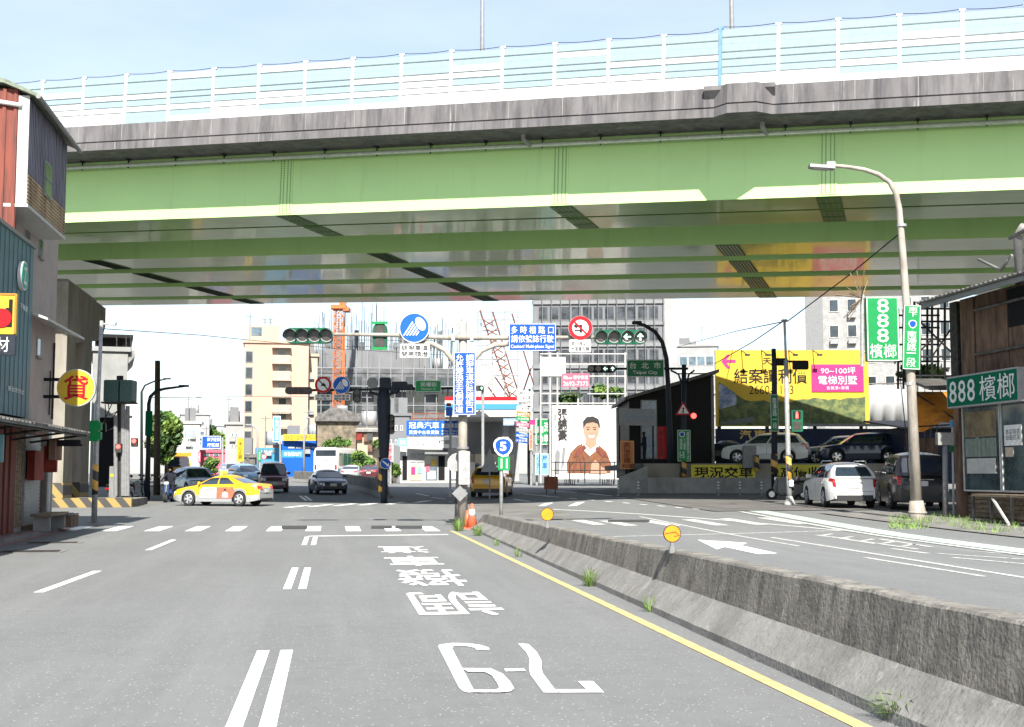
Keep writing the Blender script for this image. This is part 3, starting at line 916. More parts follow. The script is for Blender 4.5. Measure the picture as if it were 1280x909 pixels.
# round Z emblem and small lettering on the teal wall
ce = onX(25.5, 345, -7.24)
t = thing('round_sign', 'round green emblem sign with a white letter Z on the teal wall', 'sign', ce, R(90))
b = MB(); b.disc((0, 0), .34, -.10, -.01); b.build('rim', M_WHITE, t)
b = MB(); b.disc((0, 0), .30, -.108, -.1005); b.build('face', mat('emblem_green', (0.0, 0.30, 0.20), 0.4), t)
txt('Z', t, M_WHITE, -.15, .15, -.2, .2, -.113, bold=0.02)
for px, py, body, wd, ht, lab in ((24, 386, '不動產', .75, .15, 'row of small white raised letters under the round green emblem'), (9, 488.5, '新北市汐止', 1.5, .12, 'row of small white letters low on the teal wall')):
    q = onX(px, py, -7.24)
    t = thing('wall_lettering', lab, 'lettering', q, R(90))
    txt(body, t, M_WHITE, 0, wd, 0, ht, -.02)
# fragment of a light board at the frame's edge and a red box sign under the awning
q = onX(2, 578, -6.6)
t = thing('hanging_board', 'pale blue board hanging under the tin awning edge', 'board', (-6.75, q.y, q.z), 0)
b = MB(); b.rbox((0, 0, .28), (.36, .05, .56), .01); b.build('panel', M_AQUA, t)
q = onX(63, 590, -6.9)
t = thing('hanging_sign', 'dark red box sign hanging under the far end of the awning', 'sign', q, 0)
b = MB(); b.rbox((0, 0, .32), (.30, .16, .66), .02); b.build('sign_box', M_DRED, t)
b = MB(); b.tube([(0, 0, .64), (0, 0, .80)], .02, 6); b.build('hanger', M_IRON, t)
q = onX(90, 557, -6.4)
t = thing('hanging_sign', 'black banner board fixed under the awning tip', 'sign', (q.x, q.y, q.z), 0)
b = MB(); b.rbox((-.15, 0, .06), (.9, .06, .16), .02); b.build('panel', M_BLACK, t)
# bench on the pavement
t = thing('bench', 'low grey plank bench with clutter on the pavement before the shutter', 'bench', (-7.1, 34.2, .11))
b = MB(); b.bx(-.25, .25, -1.1, 1.1, .36, .42); b.build('seat', M_WOODP, t)
for s in (-.9, .9):
    b = MB(); b.bx(-.2, .2, s - .06, s + .06, 0, .36); b.build('leg', M_CONC2, t)
t = thing('planter', 'low dark planter box beside the plank bench', 'planter', (-7.05, 36.0, .11))
b = MB(); b.bx(-.22, .22, -.5, .5, 0, .25); b.bx(-.24, .24, -.52, .52, .25, .29); b.build('box', M_BROWN, t)
b = MB()
for i in range(40): b.box((random.uniform(-.2, .2), random.uniform(-.45, .45), .30 + random.uniform(0, .06)), (.09, .07, .02), random.uniform(0, 3), random.uniform(-.5, .5))
b.build('soil', M_CONC2, t)

# tall house behind with the lilac cladding box
ho = Wall('tiled_house', 'tall pale tiled house with a rusty red gable and a lilac clad bay', 'house', -7.65, 32.0, 0.11)
e = ho.e
b = MB(); b.bx(-.0, 4.85, 0, 6, 2.76, 10.2); b.build('tiled_wall', M_PINKTILE, e)
b = MB(); b.bx(-1.83, -1.802, -.415, 6, 6.98, 10.25); b.bx(-1.80, -.001, .001, 6, 6.98, 10.25)
for i in range(26): b.bx(-1.87, -1.83, -.40 + .25 * i, -.32 + .25 * i, 6.98, 10.25)
b.build('red_cladding', M_RUSTR, e)
b = MB(); b.bx(-1.8, 2.35, -.65, -.001, 7.58, 8.30)
for i in range(8): b.bx(-1.8, 2.35, -.672, -.65, 7.62 + .085 * i, 7.66 + .085 * i)
b.build('louvre_panel', M_OCHRE, e)
b = MB(); b.bx(-1.79, 2.35, -.64, -.001, 8.301, 10.05)
for i in range(24): b.bx(-1.7 + .165 * i, -1.63 + .165 * i, -.662, -.64, 8.31, 10.05)
b.build('lilac_bay', M_LILAC, e)
b = MB(); b.bx(-1.86, -1.801, -.66, -.42, 7.5, 10.1); b.bx(-1.84, 2.39, -.69, -.0, 7.5, 7.578); b.build('white_trim', M_OFFW, e)
b = MB(); b.bx(2.351, 2.39, -.66, -.0, 7.58, 10.05); b.build('corner_trim', M_GREY, e)
b = MB(); b.bx(-.25, .55, -.70, -.663, 8.15, 9.0); o = b.build('window', M_GREY, e)
b = MB(); b.bx(-.20, .50, -.706, -.701, 8.2, 8.95); b.build('pane', M_GLASSD, o)
b = MB(); b.bx(-.20, .50, -.715, -.707, 8.55, 8.59); b.build('glazing_bar', M_GREY, o)
b = MB(); b.prism_yz([(-.85, 10.05), (-.85, 10.13), (-.1, 10.45), (6, 10.55), (6, 10.45), (-.1, 10.35)], -2.0, 3.0); b.build('roof', mat('roof_green_grey', (0.16, 0.19, 0.14), 0.7, var=.25), e)
b = MB(); b.tube([(-2.0, -.88, 10.06), (3.0, -.88, 10.01)], .06, 8); b.build('gutter', M_GREY, e)
b = MB(); b.tube([(-1.9, .75, 6.6), (-1.9, .35, 9.8), (-1.9, .25, 9.95), (-1.9, -.5, 9.85)], .055, 8); b.build('drainpipe', M_WHITE, e, True)
b = MB(); b.tube([(-1.88, .95, 6.8), (-1.88, .95, 10)], .045, 8); b.build('drainpipe', M_WHITE, e, True)
for px, py, wd, ht in ((31, 300, .5, .45), (48, 320, .42, .5), (45, 445, .40, .5)):
    a = ho.p(px, py)
    b = MB(); b.bx(a[0], a[0] + wd, -.02, -.001, a[1], a[1] + ht); o = b.build('window', M_LGREY, e)
    b = MB(); b.bx(a[0] + .04, a[0] + wd - .04, -.026, -.021, a[1] + .04, a[1] + ht - .04); b.build('pane', M_GLASSD, o)
    b = MB(); b.bx(a[0] - .05, a[0] + wd + .05, -.07, -.001, a[1] - .06, a[1] - .002); b.build('sill', M_CONC2, o)
b = MB(); b.prism_yz([(-.75, 5.15), (-.75, 5.21), (0, 5.5), (0, 5.42)], .3, 5.0); b.build('ledge', M_OFFW, e)
b = MB(); b.tube([(4.5, -.05, 2.9), (4.5, -.05, 5.0)], .03, 6); b.tube([(4.1, -.05, 3.0), (4.1, -.05, 4.2)], .02, 6); b.build('conduit', M_IRON, e)

# round pawn-shop sign on two arms
c = onY(96, 485, 35.6)
t = thing('round_sign', 'round yellow illuminated sign with a red character on two black wall arms', 'sign', c)
b = MB(); b.disc((0, 0), .50, -.09, .09, 48); b.build('rim', M_OFFW, t)
b = MB(); b.disc((0, 0), .475, -.096, -.0905, 48); b.disc((0, 0), .475, .0905, .096, 48); b.build('face', M_YEL, t)
txt('貸', t, M_RED, -.33, .33, -.33, .33, -.10, bold=.014)
b = MB()
for z in (.22, -.24): b.tube([(-.92, .0, z), (-.43, 0, z)], .05, 6); b.bx(-.93, -.87, -.08, .08, z - .1, z + .1)
b.build('arm', M_BLACK, t)

# signal pole on the left corner
ps = Th('signal_pole', 'slim grey pole with a striped sleeve and a green pedestrian signal on the left corner', 'signal pole', 117.5, 656, 38.6, ground=True)
e = ps.e; e.location.z = .05
b = MB(); b.tube([(0, 0, 0), (0, 0, 3.6), (.02, 0, 3.7), (.06, 0, 6.1)], [.085, .085, .06, .055], 12); b.build('pole', M_GALV, e, True)
b = MB(); b.tube([(0, 0, .02), (0, 0, .05)], .2, 12); b.build('base_plate', M_GREY, e)
b = MB(); b.tube([(0, 0, .85), (0, 0, 1.75)], .092, 12); b.build('hazard_sleeve', M_HAZP, e, True)
b = MB(); b.rbox((0, -.16, 2.75), (.26, .22, .62), .04); o = b.build('pedestrian_signal', M_LGREEN, e)
b = MB(); b.bx(.131, .2, -.25, -.08, 2.5, 2.72); b.bx(.131, .2, -.25, -.08, 2.78, 3.0); b.build('visor', M_LGREEN, o)
b = MB(); b.tube([(.05, 0, 6.0), (.35, 0, 6.0)], .03, 6); b.rbox((.4, 0, 6.02), (.2, .14, .12), .03); b.build('camera', M_OFFW, e)
# ------------------------------------------------------------------ signs, signals and their poles
def board(T, x0, y0, x1, y1, m, name='sign_board', off=0.0, th=.05, frame=None, mf=None, r=.03):
    a, c = T.p(x0, y1, off), T.p(x1, y0, off)
    b = MB(); b.rbox(((a.x + c.x) / 2, a.y, (a.z + c.z) / 2), (c.x - a.x, th, c.z - a.z), r)
    o = b.build(name, m, T.e)
    if frame:
        f = MB(); y = a.y - th / 2 - .004; w_ = frame
        for q in ((a.x + .01, c.x - .01, a.z + .01, a.z + w_), (a.x + .01, c.x - .01, c.z - w_, c.z - .01), (a.x + .01, a.x + w_, a.z + w_, c.z - w_), (c.x - w_, c.x - .01, a.z + w_, c.z - w_)):
            f.bx(q[0], q[1], y, y + .003, q[2], q[3])
        f.build('border', mf or M_WHITE, o)
    return o, a.y - th / 2

def ptext(T, body, x0, y0, x1, y1, m, yy, bold=.005, vert=False, parent=None, name='lettering'):
    a, c = T.p(x0, y1), T.p(x1, y0)
    return txt(body, parent or T.e, m, a.x, c.x, a.z, c.z, yy - .008, name, bold, vert)

def signal_head(T, x0, y0, x1, y1, n, off=-.2, lit=None, case=None, vert=False, visor=True, parent=None, name='traffic_signal'):
    """Signal head with n lamps in a row; lit maps lamp -> 'left' / 'up' / 'red'."""
    case = case or M_TLGREEN
    a, c = T.p(x0, y1, off), T.p(x1, y0, off)
    w_, h_ = c.x - a.x, c.z - a.z
    cx, cz = (a.x + c.x) / 2, (a.z + c.z) / 2
    b = MB(); b.rbox((cx, a.y, cz), (w_, .2, h_), min(w_, h_) * .42)
    o = b.build(name, case, parent or T.e)
    r = (w_ if vert else h_) * .42
    for i in range(n):
        px = cx if vert else a.x + w_ * (i + .5) / n
        pz = c.z - h_ * (i + .5) / n if vert else cz
        l = MB(); l.disc((px, pz), r * .88, a.y - .112, a.y - .101, 20); lo = l.build('lens', M_LENSD, o)
        if visor:
            v = MB(); k = 14
            for j in range(k):
                a0, a1 = R(-20 + 220 * j / k), R(-20 + 220 * (j + 1) / k)
                q = []
                for aa in (a0, a1):
                    q.append((px + r * math.cos(aa), pz + r * math.sin(aa)))
                v.poly([(q[0][0], a.y - .10, q[0][1]), (q[1][0], a.y - .10, q[1][1]), (q[1][0], a.y - .34, q[1][1] - .015), (q[0][0], a.y - .34, q[0][1] - .015)])
            v.build('visor', case, o)
            v = MB(); v.ring((px, pz), r * .88, r * 1.04, a.y - .112, 24); v.build('lens_rim', M_LGREY, o)
        if lit and i in lit:
            g = MB(); y, s = a.y - .118, r * .62
            if lit[i] == 'red': g.disc((px, pz), r * .8, y - .004, y, 20); g.build('lit_lamp', M_LEDR, o); continue
            d = Vector((-1, 0)) if lit[i] == 'left' else Vector((0.0, 1))
            n_ = Vector((-d.y, d.x))
            def A(u, v_): return (px + d.x * u * s + n_.x * v_ * s, y, pz + d.y * u * s + n_.y * v_ * s)
            g.poly([A(-1, -.16), A(.5, -.16), A(.5, .16), A(-1, .16)])
            g.poly([A(1, 0), A(.1, .85), A(-.1, .60), A(.55, 0)]); g.poly([A(1, 0), A(.55, 0), A(-.1, -.60), A(.1, -.85)])
            g.build('lit_arrow', M_LEDG, o)
    return o

def headlight_emblem(T, px, py, r, parent, yy):
    """Blue disc with a white lamp and its beams."""
    c = T.p(px, py)
    b = MB(); k = r
    b.prism_xz([(c.x + k * (.40 + .40 * math.cos(R(a)) * .8 - .14 * math.sin(R(a))), c.z + k * (.26 + .44 * math.sin(R(a)))) for a in range(0, 360, 18)], yy - .008, yy - .004)
    for i in range(5):
        u = i / 4
        x, z = c.x + k * (-.10 + .40 * u), c.z + k * (.40 - .62 * u)
        q = c.x + k * (-.68 + .80 * u); zq = c.z - k * .50
        b.poly([(x - k * .03, yy - .006, z + k * .04), (x + k * .03, yy - .006, z - k * .04), (q + k * .05, yy - .006, zq), (q - k * .05, yy - .006, zq)])
    return b.build('lamp_symbol', M_WHITE, parent)

# --- mast in the middle of the crossing
T = Th('signal_mast', 'grey signal mast with two long arms at the end of the concrete barrier', 'signal mast', 578, 660, 36.8, ground=True)
e = T.e
H = T.p(578, 402).z
b = MB(); b.tube([(0, 0, 0), (0, 0, 3.0), (0, 0, H)], [.15, .13, .11], 16); b.build('pole', M_POLEW, e, True)
b = MB(); b.rbox((.06, -.2, T.p(0, 585).z), (.32, .22, .95), .03); b.build('control_box', M_LGREY, e)
b = MB()
for py in (560, 597, 612, 470): z = T.p(578, py).z; b.tube([(0, 0, z - .03), (0, 0, z + .03)], .18, 16)
b.build('clamp_band', M_GREY, e)
b = MB()
for k in range(3): b.tube([(-.12 - .05 * k, -.1, 0.05), (-.19, -.12, .8), (-.17 + .03 * k, -.12, 1.6)], .015, 5)
b.build('cable', M_CABLE, e)
# left arm
pts = [T.p(572, 470, -.02), T.p(567, 452, -.05), T.p(556, 438, -.08), T.p(540, 430, -.1), T.p(520, 428, -.1)]
b = MB(); b.tube(pts, .075, 10); b.tube([T.p(600, 423, -.1), T.p(560, 422.5, -.1), T.p(478, 419, -.1), T.p(418, 418.5, -.1)], [.075, .075, .055, .045], 10)
b.build('left_arm', M_POLEW, e, True)
b = MB(); b.tube([T.p(584, 470, -.02), T.p(590, 452, -.05), T.p(602, 439, -.08), T.p(618, 432, -.1), T.p(640, 430, -.1)], .075, 10)
b.tube([T.p(560, 422.5, -.12), T.p(640, 423, -.12), T.p(746, 422, -.12)], [.075, .065, .045], 10)
b.build('right_arm', M_POLEW, e, True)
for px in (567, 590):
    b = MB(); b.box(T.p(px, 422.5, -.1), (.10, .3, .22)); b.build('arm_bracket', M_GALV, e)
signal_head(T, 358, 411.5, 418, 430.5, 4, -.25)
o = signal_head(T, 466, 404, 484, 437, 2, .05, vert=True, visor=False, case=M_TLGREEN)
b = MB()
for py in (404, 420, 436): q = T.p(475, py, -.08); b.box(q, (.46, .03, .07))
b.build('back_plate', M_LGREEN, o)
signal_head(T, 742, 414, 807, 431.5, 4, -.25, lit={2: 'left', 3: 'up'})
# round blue lamp sign with its plate
def disc_sign(T, px, py, r, m, name='round_sign_plate', off=-.2):
    q = T.p(px, py, off); b = MB(); b.disc((q.x, q.z), r, q.y - .02, q.y + .02, 40)
    return b.build(name, m, T.e), q.y - .02
def standalone_disc(name, label, cat, px, py, d, r, m, ring=None, group=None):
    S_ = Th(name, label, cat, px, py, d, group=group)
    b = MB(); b.disc((0, 0), r, -.02, .02, 40); o = b.build('plate', m, S_.e)
    if ring: b = MB(); b.ring((0, 0), r * ring[0], r * .99, -.024, 40); b.build('border', ring[1], S_.e)
    return S_
S1 = standalone_disc('round_sign', 'large round blue sign with a white headlamp symbol on the mast arm', 'sign', 518, 410, 36.55, .44, M_LBLUE, (.94, M_WHITE))
headlight_emblem(S1, 518, 410, .44, S1.e, -.022)
S2 = Th('sign_plate', 'white plate with two lines of black characters under the large blue lamp sign', 'sign', 518, 447, 36.55)
board(S2, 500, 430, 537, 447, M_WHITE, th=.03)
ptext(S2, '調撥車道', 502, 431.5, 535, 438, M_BLACK, -.02, .004); ptext(S2, '開亮頭燈', 502, 439.5, 535, 446, M_BLACK, -.02, .004)
S3 = Th('tall_sign', 'tall blue sign with two columns of white characters on the signal mast', 'sign', 581, 519, 36.5)
board(S3, 566.5, 440, 595, 519, M_BLUE, frame=.03)
ptext(S3, '允許變換至右側車道', 569, 443, 579.5, 516, M_WHITE, -.03, .006, True)
ptext(S3, '調撥車道於民權街口', 582, 443, 592.5, 516, M_WHITE, -.03, .006, True)
S4 = Th('blue_sign', 'wide blue sign with two lines of characters and an English caption on the mast arm', 'sign', 665, 439, 36.5)
board(S4, 636, 404.5, 695, 439, M_BLUE, frame=.025)
ptext(S4, '多 時 相 路 口', 639, 408, 692, 417.5, M_WHITE, -.03, .006); ptext(S4, '請依號誌行駛', 639, 419, 692, 428.5, M_WHITE, -.03, .006)
ptext(S4, 'Caution! Multi-phase Signal', 638.5, 431, 692.5, 436.5, M_WHITE, -.03, .012)
S5 = standalone_disc('round_sign', 'round red and white prohibition sign with a barred left turn arrow on the mast arm', 'sign', 725.5, 410, 36.5, .345, M_WHITE, (.68, M_RED))
b = MB(); y = -.026
b.poly([(-.02, y, -.14), (.05, y, -.14), (.05, y, .06), (-.02, y, .06)]); b.poly([(-.10, y, .02), (.049, y, .02), (.049, y, .09), (-.10, y, .09)]); b.poly([(-.2, y, .055), (-.1, y, -.03), (-.1, y, .14)])
b.bx(-.17, .0, y - .001, y, -.10, -.06); b.build('arrow', M_BLACK, S5.e)
b = MB(); b.box((0, -.03, 0), (.5, .004, .05), 0, 0, R(45)); b.build('bar', M_RED, S5.e)
S6 = Th('sign_plate', 'white plate with two lines of small black text under the barred left turn sign', 'sign', 725, 441, 36.5)
board(S6, 711.5, 424.5, 738.5, 440.5, M_WHITE, th=.03, frame=.02, mf=M_GREY)
ptext(S6, '禁止5噸以上', 714, 427, 736.5, 432, M_BLACK, -.02, .004); ptext(S6, '大貨車左轉', 714, 433.5, 736.5, 439, M_BLACK, -.02, .004)
# backs of a round and a diamond sign, and the round mirror behind
S7 = standalone_disc('round_sign', 'back of a round grey sign on the signal mast beside the control box', 'sign', 572, 579, 37.1, .29, M_LGREY, (.92, M_OFFW))
S8 = Th('diamond_sign', 'back of a small pale diamond sign low on the signal mast', 'sign', 575, 617, 36.5)
b = MB(); b.box((0, 0, 0), (.32, .03, .32), 0, 0, R(45)); b.build('plate', M_GREY, S8.e)
b = MB(); b.tube([(-.02, .02, -.02), (.07, .25, -.02)], .02, 6); b.build('bracket', M_GREY, S8.e)

# route marker on the end of the barrier
T = Th('route_marker', 'blue shield route marker with numeral five over a green plate on a thin post', 'road sign', 626.5, 641, 35.0)
b = MB(); b.tube([(0, 0, -.35), (0, 0, 1.0), (0.03, 0, 1.9)], .05, 10); b.build('post', M_GALV, T.e, True)
def shield(cx, cz, r, y, k=1.0):
    o = []
    for a, rr in ((90, .92), (60, .98), (35, 1.02), (15, 1.0), (-5, .95), (-30, .95), (-60, 1.0), (-90, 1.08), (-120, 1.0), (-150, .95), (185, .95), (165, 1.0), (145, 1.02), (120, .98)):
        o.append((cx + r * k * rr * math.cos(R(a)), cz + r * k * rr * math.sin(R(a))))
    return o
q = T.p(629, 558)
b = MB(); b.prism_xz(shield(q.x, q.z, .275, 0), -.085, -.06); o = b.build('shield', M_WHITE, T.e)
b = MB(); b.prism_xz(shield(q.x, q.z, .275, 0, .8), -.09, -.0855); b.build('shield_field', M_BLUE, o)
txt('5', o, M_WHITE, q.x - .09, q.x + .09, q.z - .13, q.z + .12, -.096, bold=.04)
board(T, 622.5, 571, 637.5, 588, M_LGREEN, 'plate', -.07, .025)
ptext(T, '11', 626, 573.5, 634.5, 585.5, M_WHITE, -.084, .02)
# round reflectors on top of the barrier
for px, py, d, r, lab in ((840, 667, 14.6, .10, 'amber round reflector on a stub post, nearer one on the barrier'), (684, 643, 22.7, .115, 'amber round reflector on the barrier nearer to the route marker')):
    T = Th('barrier_reflector', lab, 'reflector', px, py, d, group='round reflectors on the concrete barrier')
    b = MB(); b.disc((0, 0), r, -.02, .012, 28); b.build('rim', M_IRON, T.e)
    b = MB(); b.disc((0, 0), r * .9, -.026, -.0205, 28); b.build('reflector_disc', M_AMBER, T.e)
    b = MB(); b.tube([(0, 0, -r), (0, 0, -r - .05)], .025, 8); b.tube([(0, 0, -r - .05), (0, 0, -r - .12)], .04, 8); b.build('stub_post', M_GREY, T.e)
    if d < 20:
        b = MB(); b.tube([(-.08, -.03, .0), (.03, -.03, .02), (.08, -.03, -.02), (.02, -.03, -.03)], .004, 4); b.build('scratch', M_BROWN, T.e)
# traffic cones
for px, py, d, sc, lab in ((590, 659, 35.8, 1.0, 'orange traffic cone with a white band beside the signal mast'), (584, 657, 36.2, .72, 'smaller faded orange cone tucked behind the banded cone')):
    T = Th('traffic_cone', lab, 'traffic cone', px, py, d, ground=True, group='traffic cones at the barrier end')
    b = MB(); b.tube([(0, 0, .04), (0, 0, .70 * sc)], [.17 * sc, .03], 16); b.build('cone', M_CONE, T.e, True)
    b = MB(); b.bx(-.2 * sc, .2 * sc, -.2 * sc, .2 * sc, 0, .04); b.build('base', M_CONE, T.e)
    if sc == 1: b = MB(); b.tube([(0, 0, .36), (0, 0, .54)], [.107, .074], 16); b.build('reflective_band', M_WHITE, T.e, True)

# --- dark mast on the far median
T = Th('signal_mast', 'dark signal mast with short arms on the nose of the far median', 'signal mast', 480, 621, 61.5, ground=True)
e = T.e; H = T.p(480, 480).z
b = MB(); b.tube([(0, 0, 0), (0, 0, 1.5), (-.02, 0, 3), (-.05, 0, H - .8), (-.05, 0, H)], [.16, .17, .28, .34, .2], 14); b.build('pole', M_DKPOLE, e, True)
b = MB(); b.tube([(-.17, -.1, .55), (-.17, -.1, 2.2)], .10, 10); b.build('hazard_sleeve', M_HAZP, e, True)
b = MB(); b.tube([T.p(478, 502, -.1), T.p(474, 494, -.1), T.p(462, 490, -.1)], .07, 8); b.tube([T.p(482, 502, -.1), T.p(487, 493, -.1), T.p(500, 489, -.1)], .07, 8)
b.tube([T.p(390, 488, -.1), T.p(480, 487, -.1), T.p(566, 485.5, -.1)], .06, 8); b.build('arms', M_DKPOLE, e, True)
signal_head(T, 358, 484.5, 391.5, 493.5, 4, -.3, case=mat('signal_case_brown', (.05, .03, .025), .5), visor=False)
signal_head(T, 442, 487, 452, 504, 2, -.25, vert=True, case=M_DKPOLE, visor=False)
signal_head(T, 484, 518, 493, 543, 3, .1, vert=True, case=M_BLACK)
b = MB(); q = T.p(466, 479, -.1); b.disc((q.x, q.z), .27, q.y - .1, q.y + .1, 24); b.build('round_back', M_GREY, e)
b = MB()
for px, py, w_, h_ in ((482, 479, .55, .5), (500, 482, .75, .35), (493, 487, .4, .3), (513, 484, .3, .25)): q = T.p(px, py, -.12); b.rbox(q, (w_, .3, h_), .08)
b.build('camera_housing', M_DKPOLE, e)
S = standalone_disc('round_sign', 'small round red prohibition sign with a barred vehicle on the far dark mast', 'sign', 404, 481, 61.2, .40, M_WHITE, (.72, M_RED))
b = MB(); b.box((0, -.03, 0), (.6, .004, .05), 0, 0, R(45)); b.build('bar', M_BLACK, S.e)
b = MB(); b.poly([(-.12, -.028, -.06), (.14, -.028, -.06), (.1, -.028, .02), (.02, -.028, .09), (-.06, -.028, .03)]); b.build('symbol', M_BLACK, S.e)
S = standalone_disc('round_sign', 'small round blue headlamp sign beside the red prohibition sign on the far mast', 'sign', 427, 481.5, 61.0, .42, M_LBLUE, (.94, M_WHITE))
headlight_emblem(S, 427, 481.5, .42, S.e, -.022)
for x0, x1, t1, t2, lab in ((393.5, 414.5, '大型車', '禁止進入', 'white text plate under the small red prohibition sign'), (416.5, 438, '調撥車道', '開亮頭燈', 'white text plate under the small blue headlamp sign')):
    S = Th('sign_plate', lab, 'sign', (x0 + x1) / 2, 500, 61.1)
    board(S, x0, 493, x1, 500.5, M_WHITE, th=.03); ptext(S, t1, x0 + 1.5, 493.8, x1 - 1.5, 496.6, M_BLACK, -.02); ptext(S, t2, x0 + 1.5, 497.2, x1 - 1.5, 500, M_BLACK, -.02)
S = Th('street_sign', 'bright green street name sign hanging from the far dark mast arm', 'street sign', 535, 489.5, 61.2)
board(S, 519, 475.5, 551.5, 490, M_LGREEN, frame=.03); ptext(S, '民權街', 526, 478, 546, 483.5, M_WHITE, -.03); ptext(S, 'Minquan St.', 527, 485, 545, 488, M_WHITE, -.03, 0)
b = MB(); q, r_ = S.p(519, 493), S.p(551.5, 491); b.bx(q.x, r_.x, -.02, .02, q.z, r_.z); b.build('lower_rail', M_LGREY, S.e)
S = standalone_disc('round_sign', 'round dark blue keep right sign with a white arrow low on the far mast', 'sign', 482, 579.5, 61.0, .26, M_BLUE, (.92, M_WHITE))
b = MB(); b.box((-.02, -.026, .02), (.28, .004, .06), 0, 0, R(38)); b.poly([(.17, -.027, -.13), (.03, -.027, -.12), (.15, -.027, .02)]); b.build('arrow', M_WHITE, S.e)
b = MB(); b.tube([(0, .02, 0), (-.05, .35, 0)], .03, 6); b.build('bracket', M_DKPOLE, S.e)

# --- dark lamp post with the city limit sign on the right
T = Th('street_lamp', 'dark curved street lamp rising before the black showroom', 'street lamp', 838, 600, 66.0)
b = MB(); b.tube([T.p(838, 604), T.p(837, 540), T.p(835, 480), T.p(833, 448), T.p(828, 428), T.p(819, 415), T.p(806, 407), T.p(797, 404)], [.16, .15, .13, .12, .11, .10, .09, .08], 10); b.build('pole', M_DKPOLE, T.e, True)
b = MB(); q = T.p(796, 403.5); b.rbox(q, (.5, .3, .16), .06); b.build('lamp_head', M_DKPOLE, T.e)
T = Th('signal_pole', 'dark signal pole with a bracket arm before the black showroom', 'signal pole', 854, 600, 65.5)
b = MB(); b.tube([T.p(854, 604), T.p(855, 456)], [.14, .12], 10); b.build('pole', M_DKPOLE, T.e, True)
b = MB(); b.tube([T.p(860, 461, -.05), T.p(800, 461, -.05), T.p(738, 461.5, -.05)], .06, 8); b.tube([T.p(852, 480, -.05), T.p(848, 468, -.05), T.p(838, 463, -.05)], .05, 8); b.tube([T.p(858, 480, -.05), T.p(861, 468, -.05), T.p(868, 463, -.05)], .05, 8); b.build('arm', M_DKPOLE, T.e, True)
signal_head(T, 734, 457, 769.5, 466.5, 4, -.25, lit={2: 'left', 3: 'up'}, case=M_BLACK, visor=False)
signal_head(T, 861, 514, 871, 526.5, 1, -.2, lit={0: 'red'}, case=M_BLACK, visor=False, vert=True, name='pedestrian_signal')
S = Th('city_sign', 'green city limit sign with white characters and English name', 'road sign', 806.5, 471, 65.0)
board(S, 783.5, 449.5, 830, 471.5, M_SGREEN, frame=.04); ptext(S, '台  北  市', 787, 453, 826, 461, M_WHITE, -.03); ptext(S, 'Taipei City', 791, 463.5, 822, 469, M_WHITE, -.03, .01)
S = Th('warning_sign', 'red bordered white triangle merge sign on the dark signal pole', 'road sign', 854, 519, 65.0)
def tri(b, c, r, y0, y1): b.prism_xz([(c.x, c.z + r), (c.x - r * .95, c.z - r * .62), (c.x + r * .95, c.z - r * .62)], y0, y1)
c = S.p(854, 512.5)
b = MB(); tri(b, c, .42, -.02, .02); b.build('plate', M_RED, S.e)
b = MB(); tri(b, c, .29, -.026, -.0205); o = b.build('field', M_WHITE, S.e)
b = MB(); y = -.03; b.poly([(c.x - .025, y, c.z - .16), (c.x + .025, y, c.z - .16), (c.x + .025, y, c.z + .1), (c.x - .025, y, c.z + .1)]); b.poly([(c.x - .07, y, c.z + .05), (c.x + .07, y, c.z + .05), (c.x, y, c.z + .15)])
b.poly([(c.x - .1, y, c.z - .15), (c.x - .06, y, c.z - .15), (c.x - .02, y, c.z - .04), (c.x - .02, y, c.z + .0)]); b.build('symbol', M_BLACK, o)
S = Th('route_sign', 'green board of white route text with a small blue shield on the dark pole', 'road sign', 855, 577, 65.0)
board(S, 847, 537.5, 863, 577, M_LGREEN, frame=.03)
b = MB(); q = S.p(852.5, 543); b.prism_xz(shield(q.x, q.z, .15, 0), -.034, -.03); o = b.build('shield', M_WHITE, S.e)
b = MB(); b.prism_xz(shield(q.x, q.z, .15, 0, .75), -.039, -.0345); b.build('shield_field', M_BLUE, o)
ptext(S, '南港路', 849.5, 548.5, 853, 562, M_WHITE, -.03, 0, True); ptext(S, '三重', 854.2, 548.5, 857, 562, M_WHITE, -.03, 0, True); ptext(S, '經貿園區汐止', 858.4, 540, 861.3, 574, M_WHITE, -.03, 0, True); ptext(S, '0~3K', 849.5, 564, 856, 573, M_WHITE, -.03, 0)
S = Th('shop_board', 'upright red board with rows of characters before the black showroom', 'sign', 828, 574, 66.5)
board(S, 822, 533, 835, 574, M_RED, frame=.04, mf=M_DRED); ptext(S, '高價收購', 823.6, 536, 828, 571, M_DRED, -.03, .008, True); ptext(S, '各式中古', 829.3, 536, 833.6, 571, M_DRED, -.03, .008, True)
S = Th('shop_board', 'upright orange board offering to buy used cars beside the ramp wall', 'sign', 784, 587, 67.5)
board(S, 775.5, 551, 792.5, 586.5, M_ORANGE, frame=.05, mf=M_AMBER); ptext(S, '高價收購', 779.5, 553, 788, 579, M_DRED, -.03, .008, True); ptext(S, '中古車', 777.5, 580, 790.5, 585.5, M_DRED, -.03, .008)
b = MB(); b.bx(-.12, .12, -.01, .03, -.5, .02); b.build('post', M_IRON, S.e)
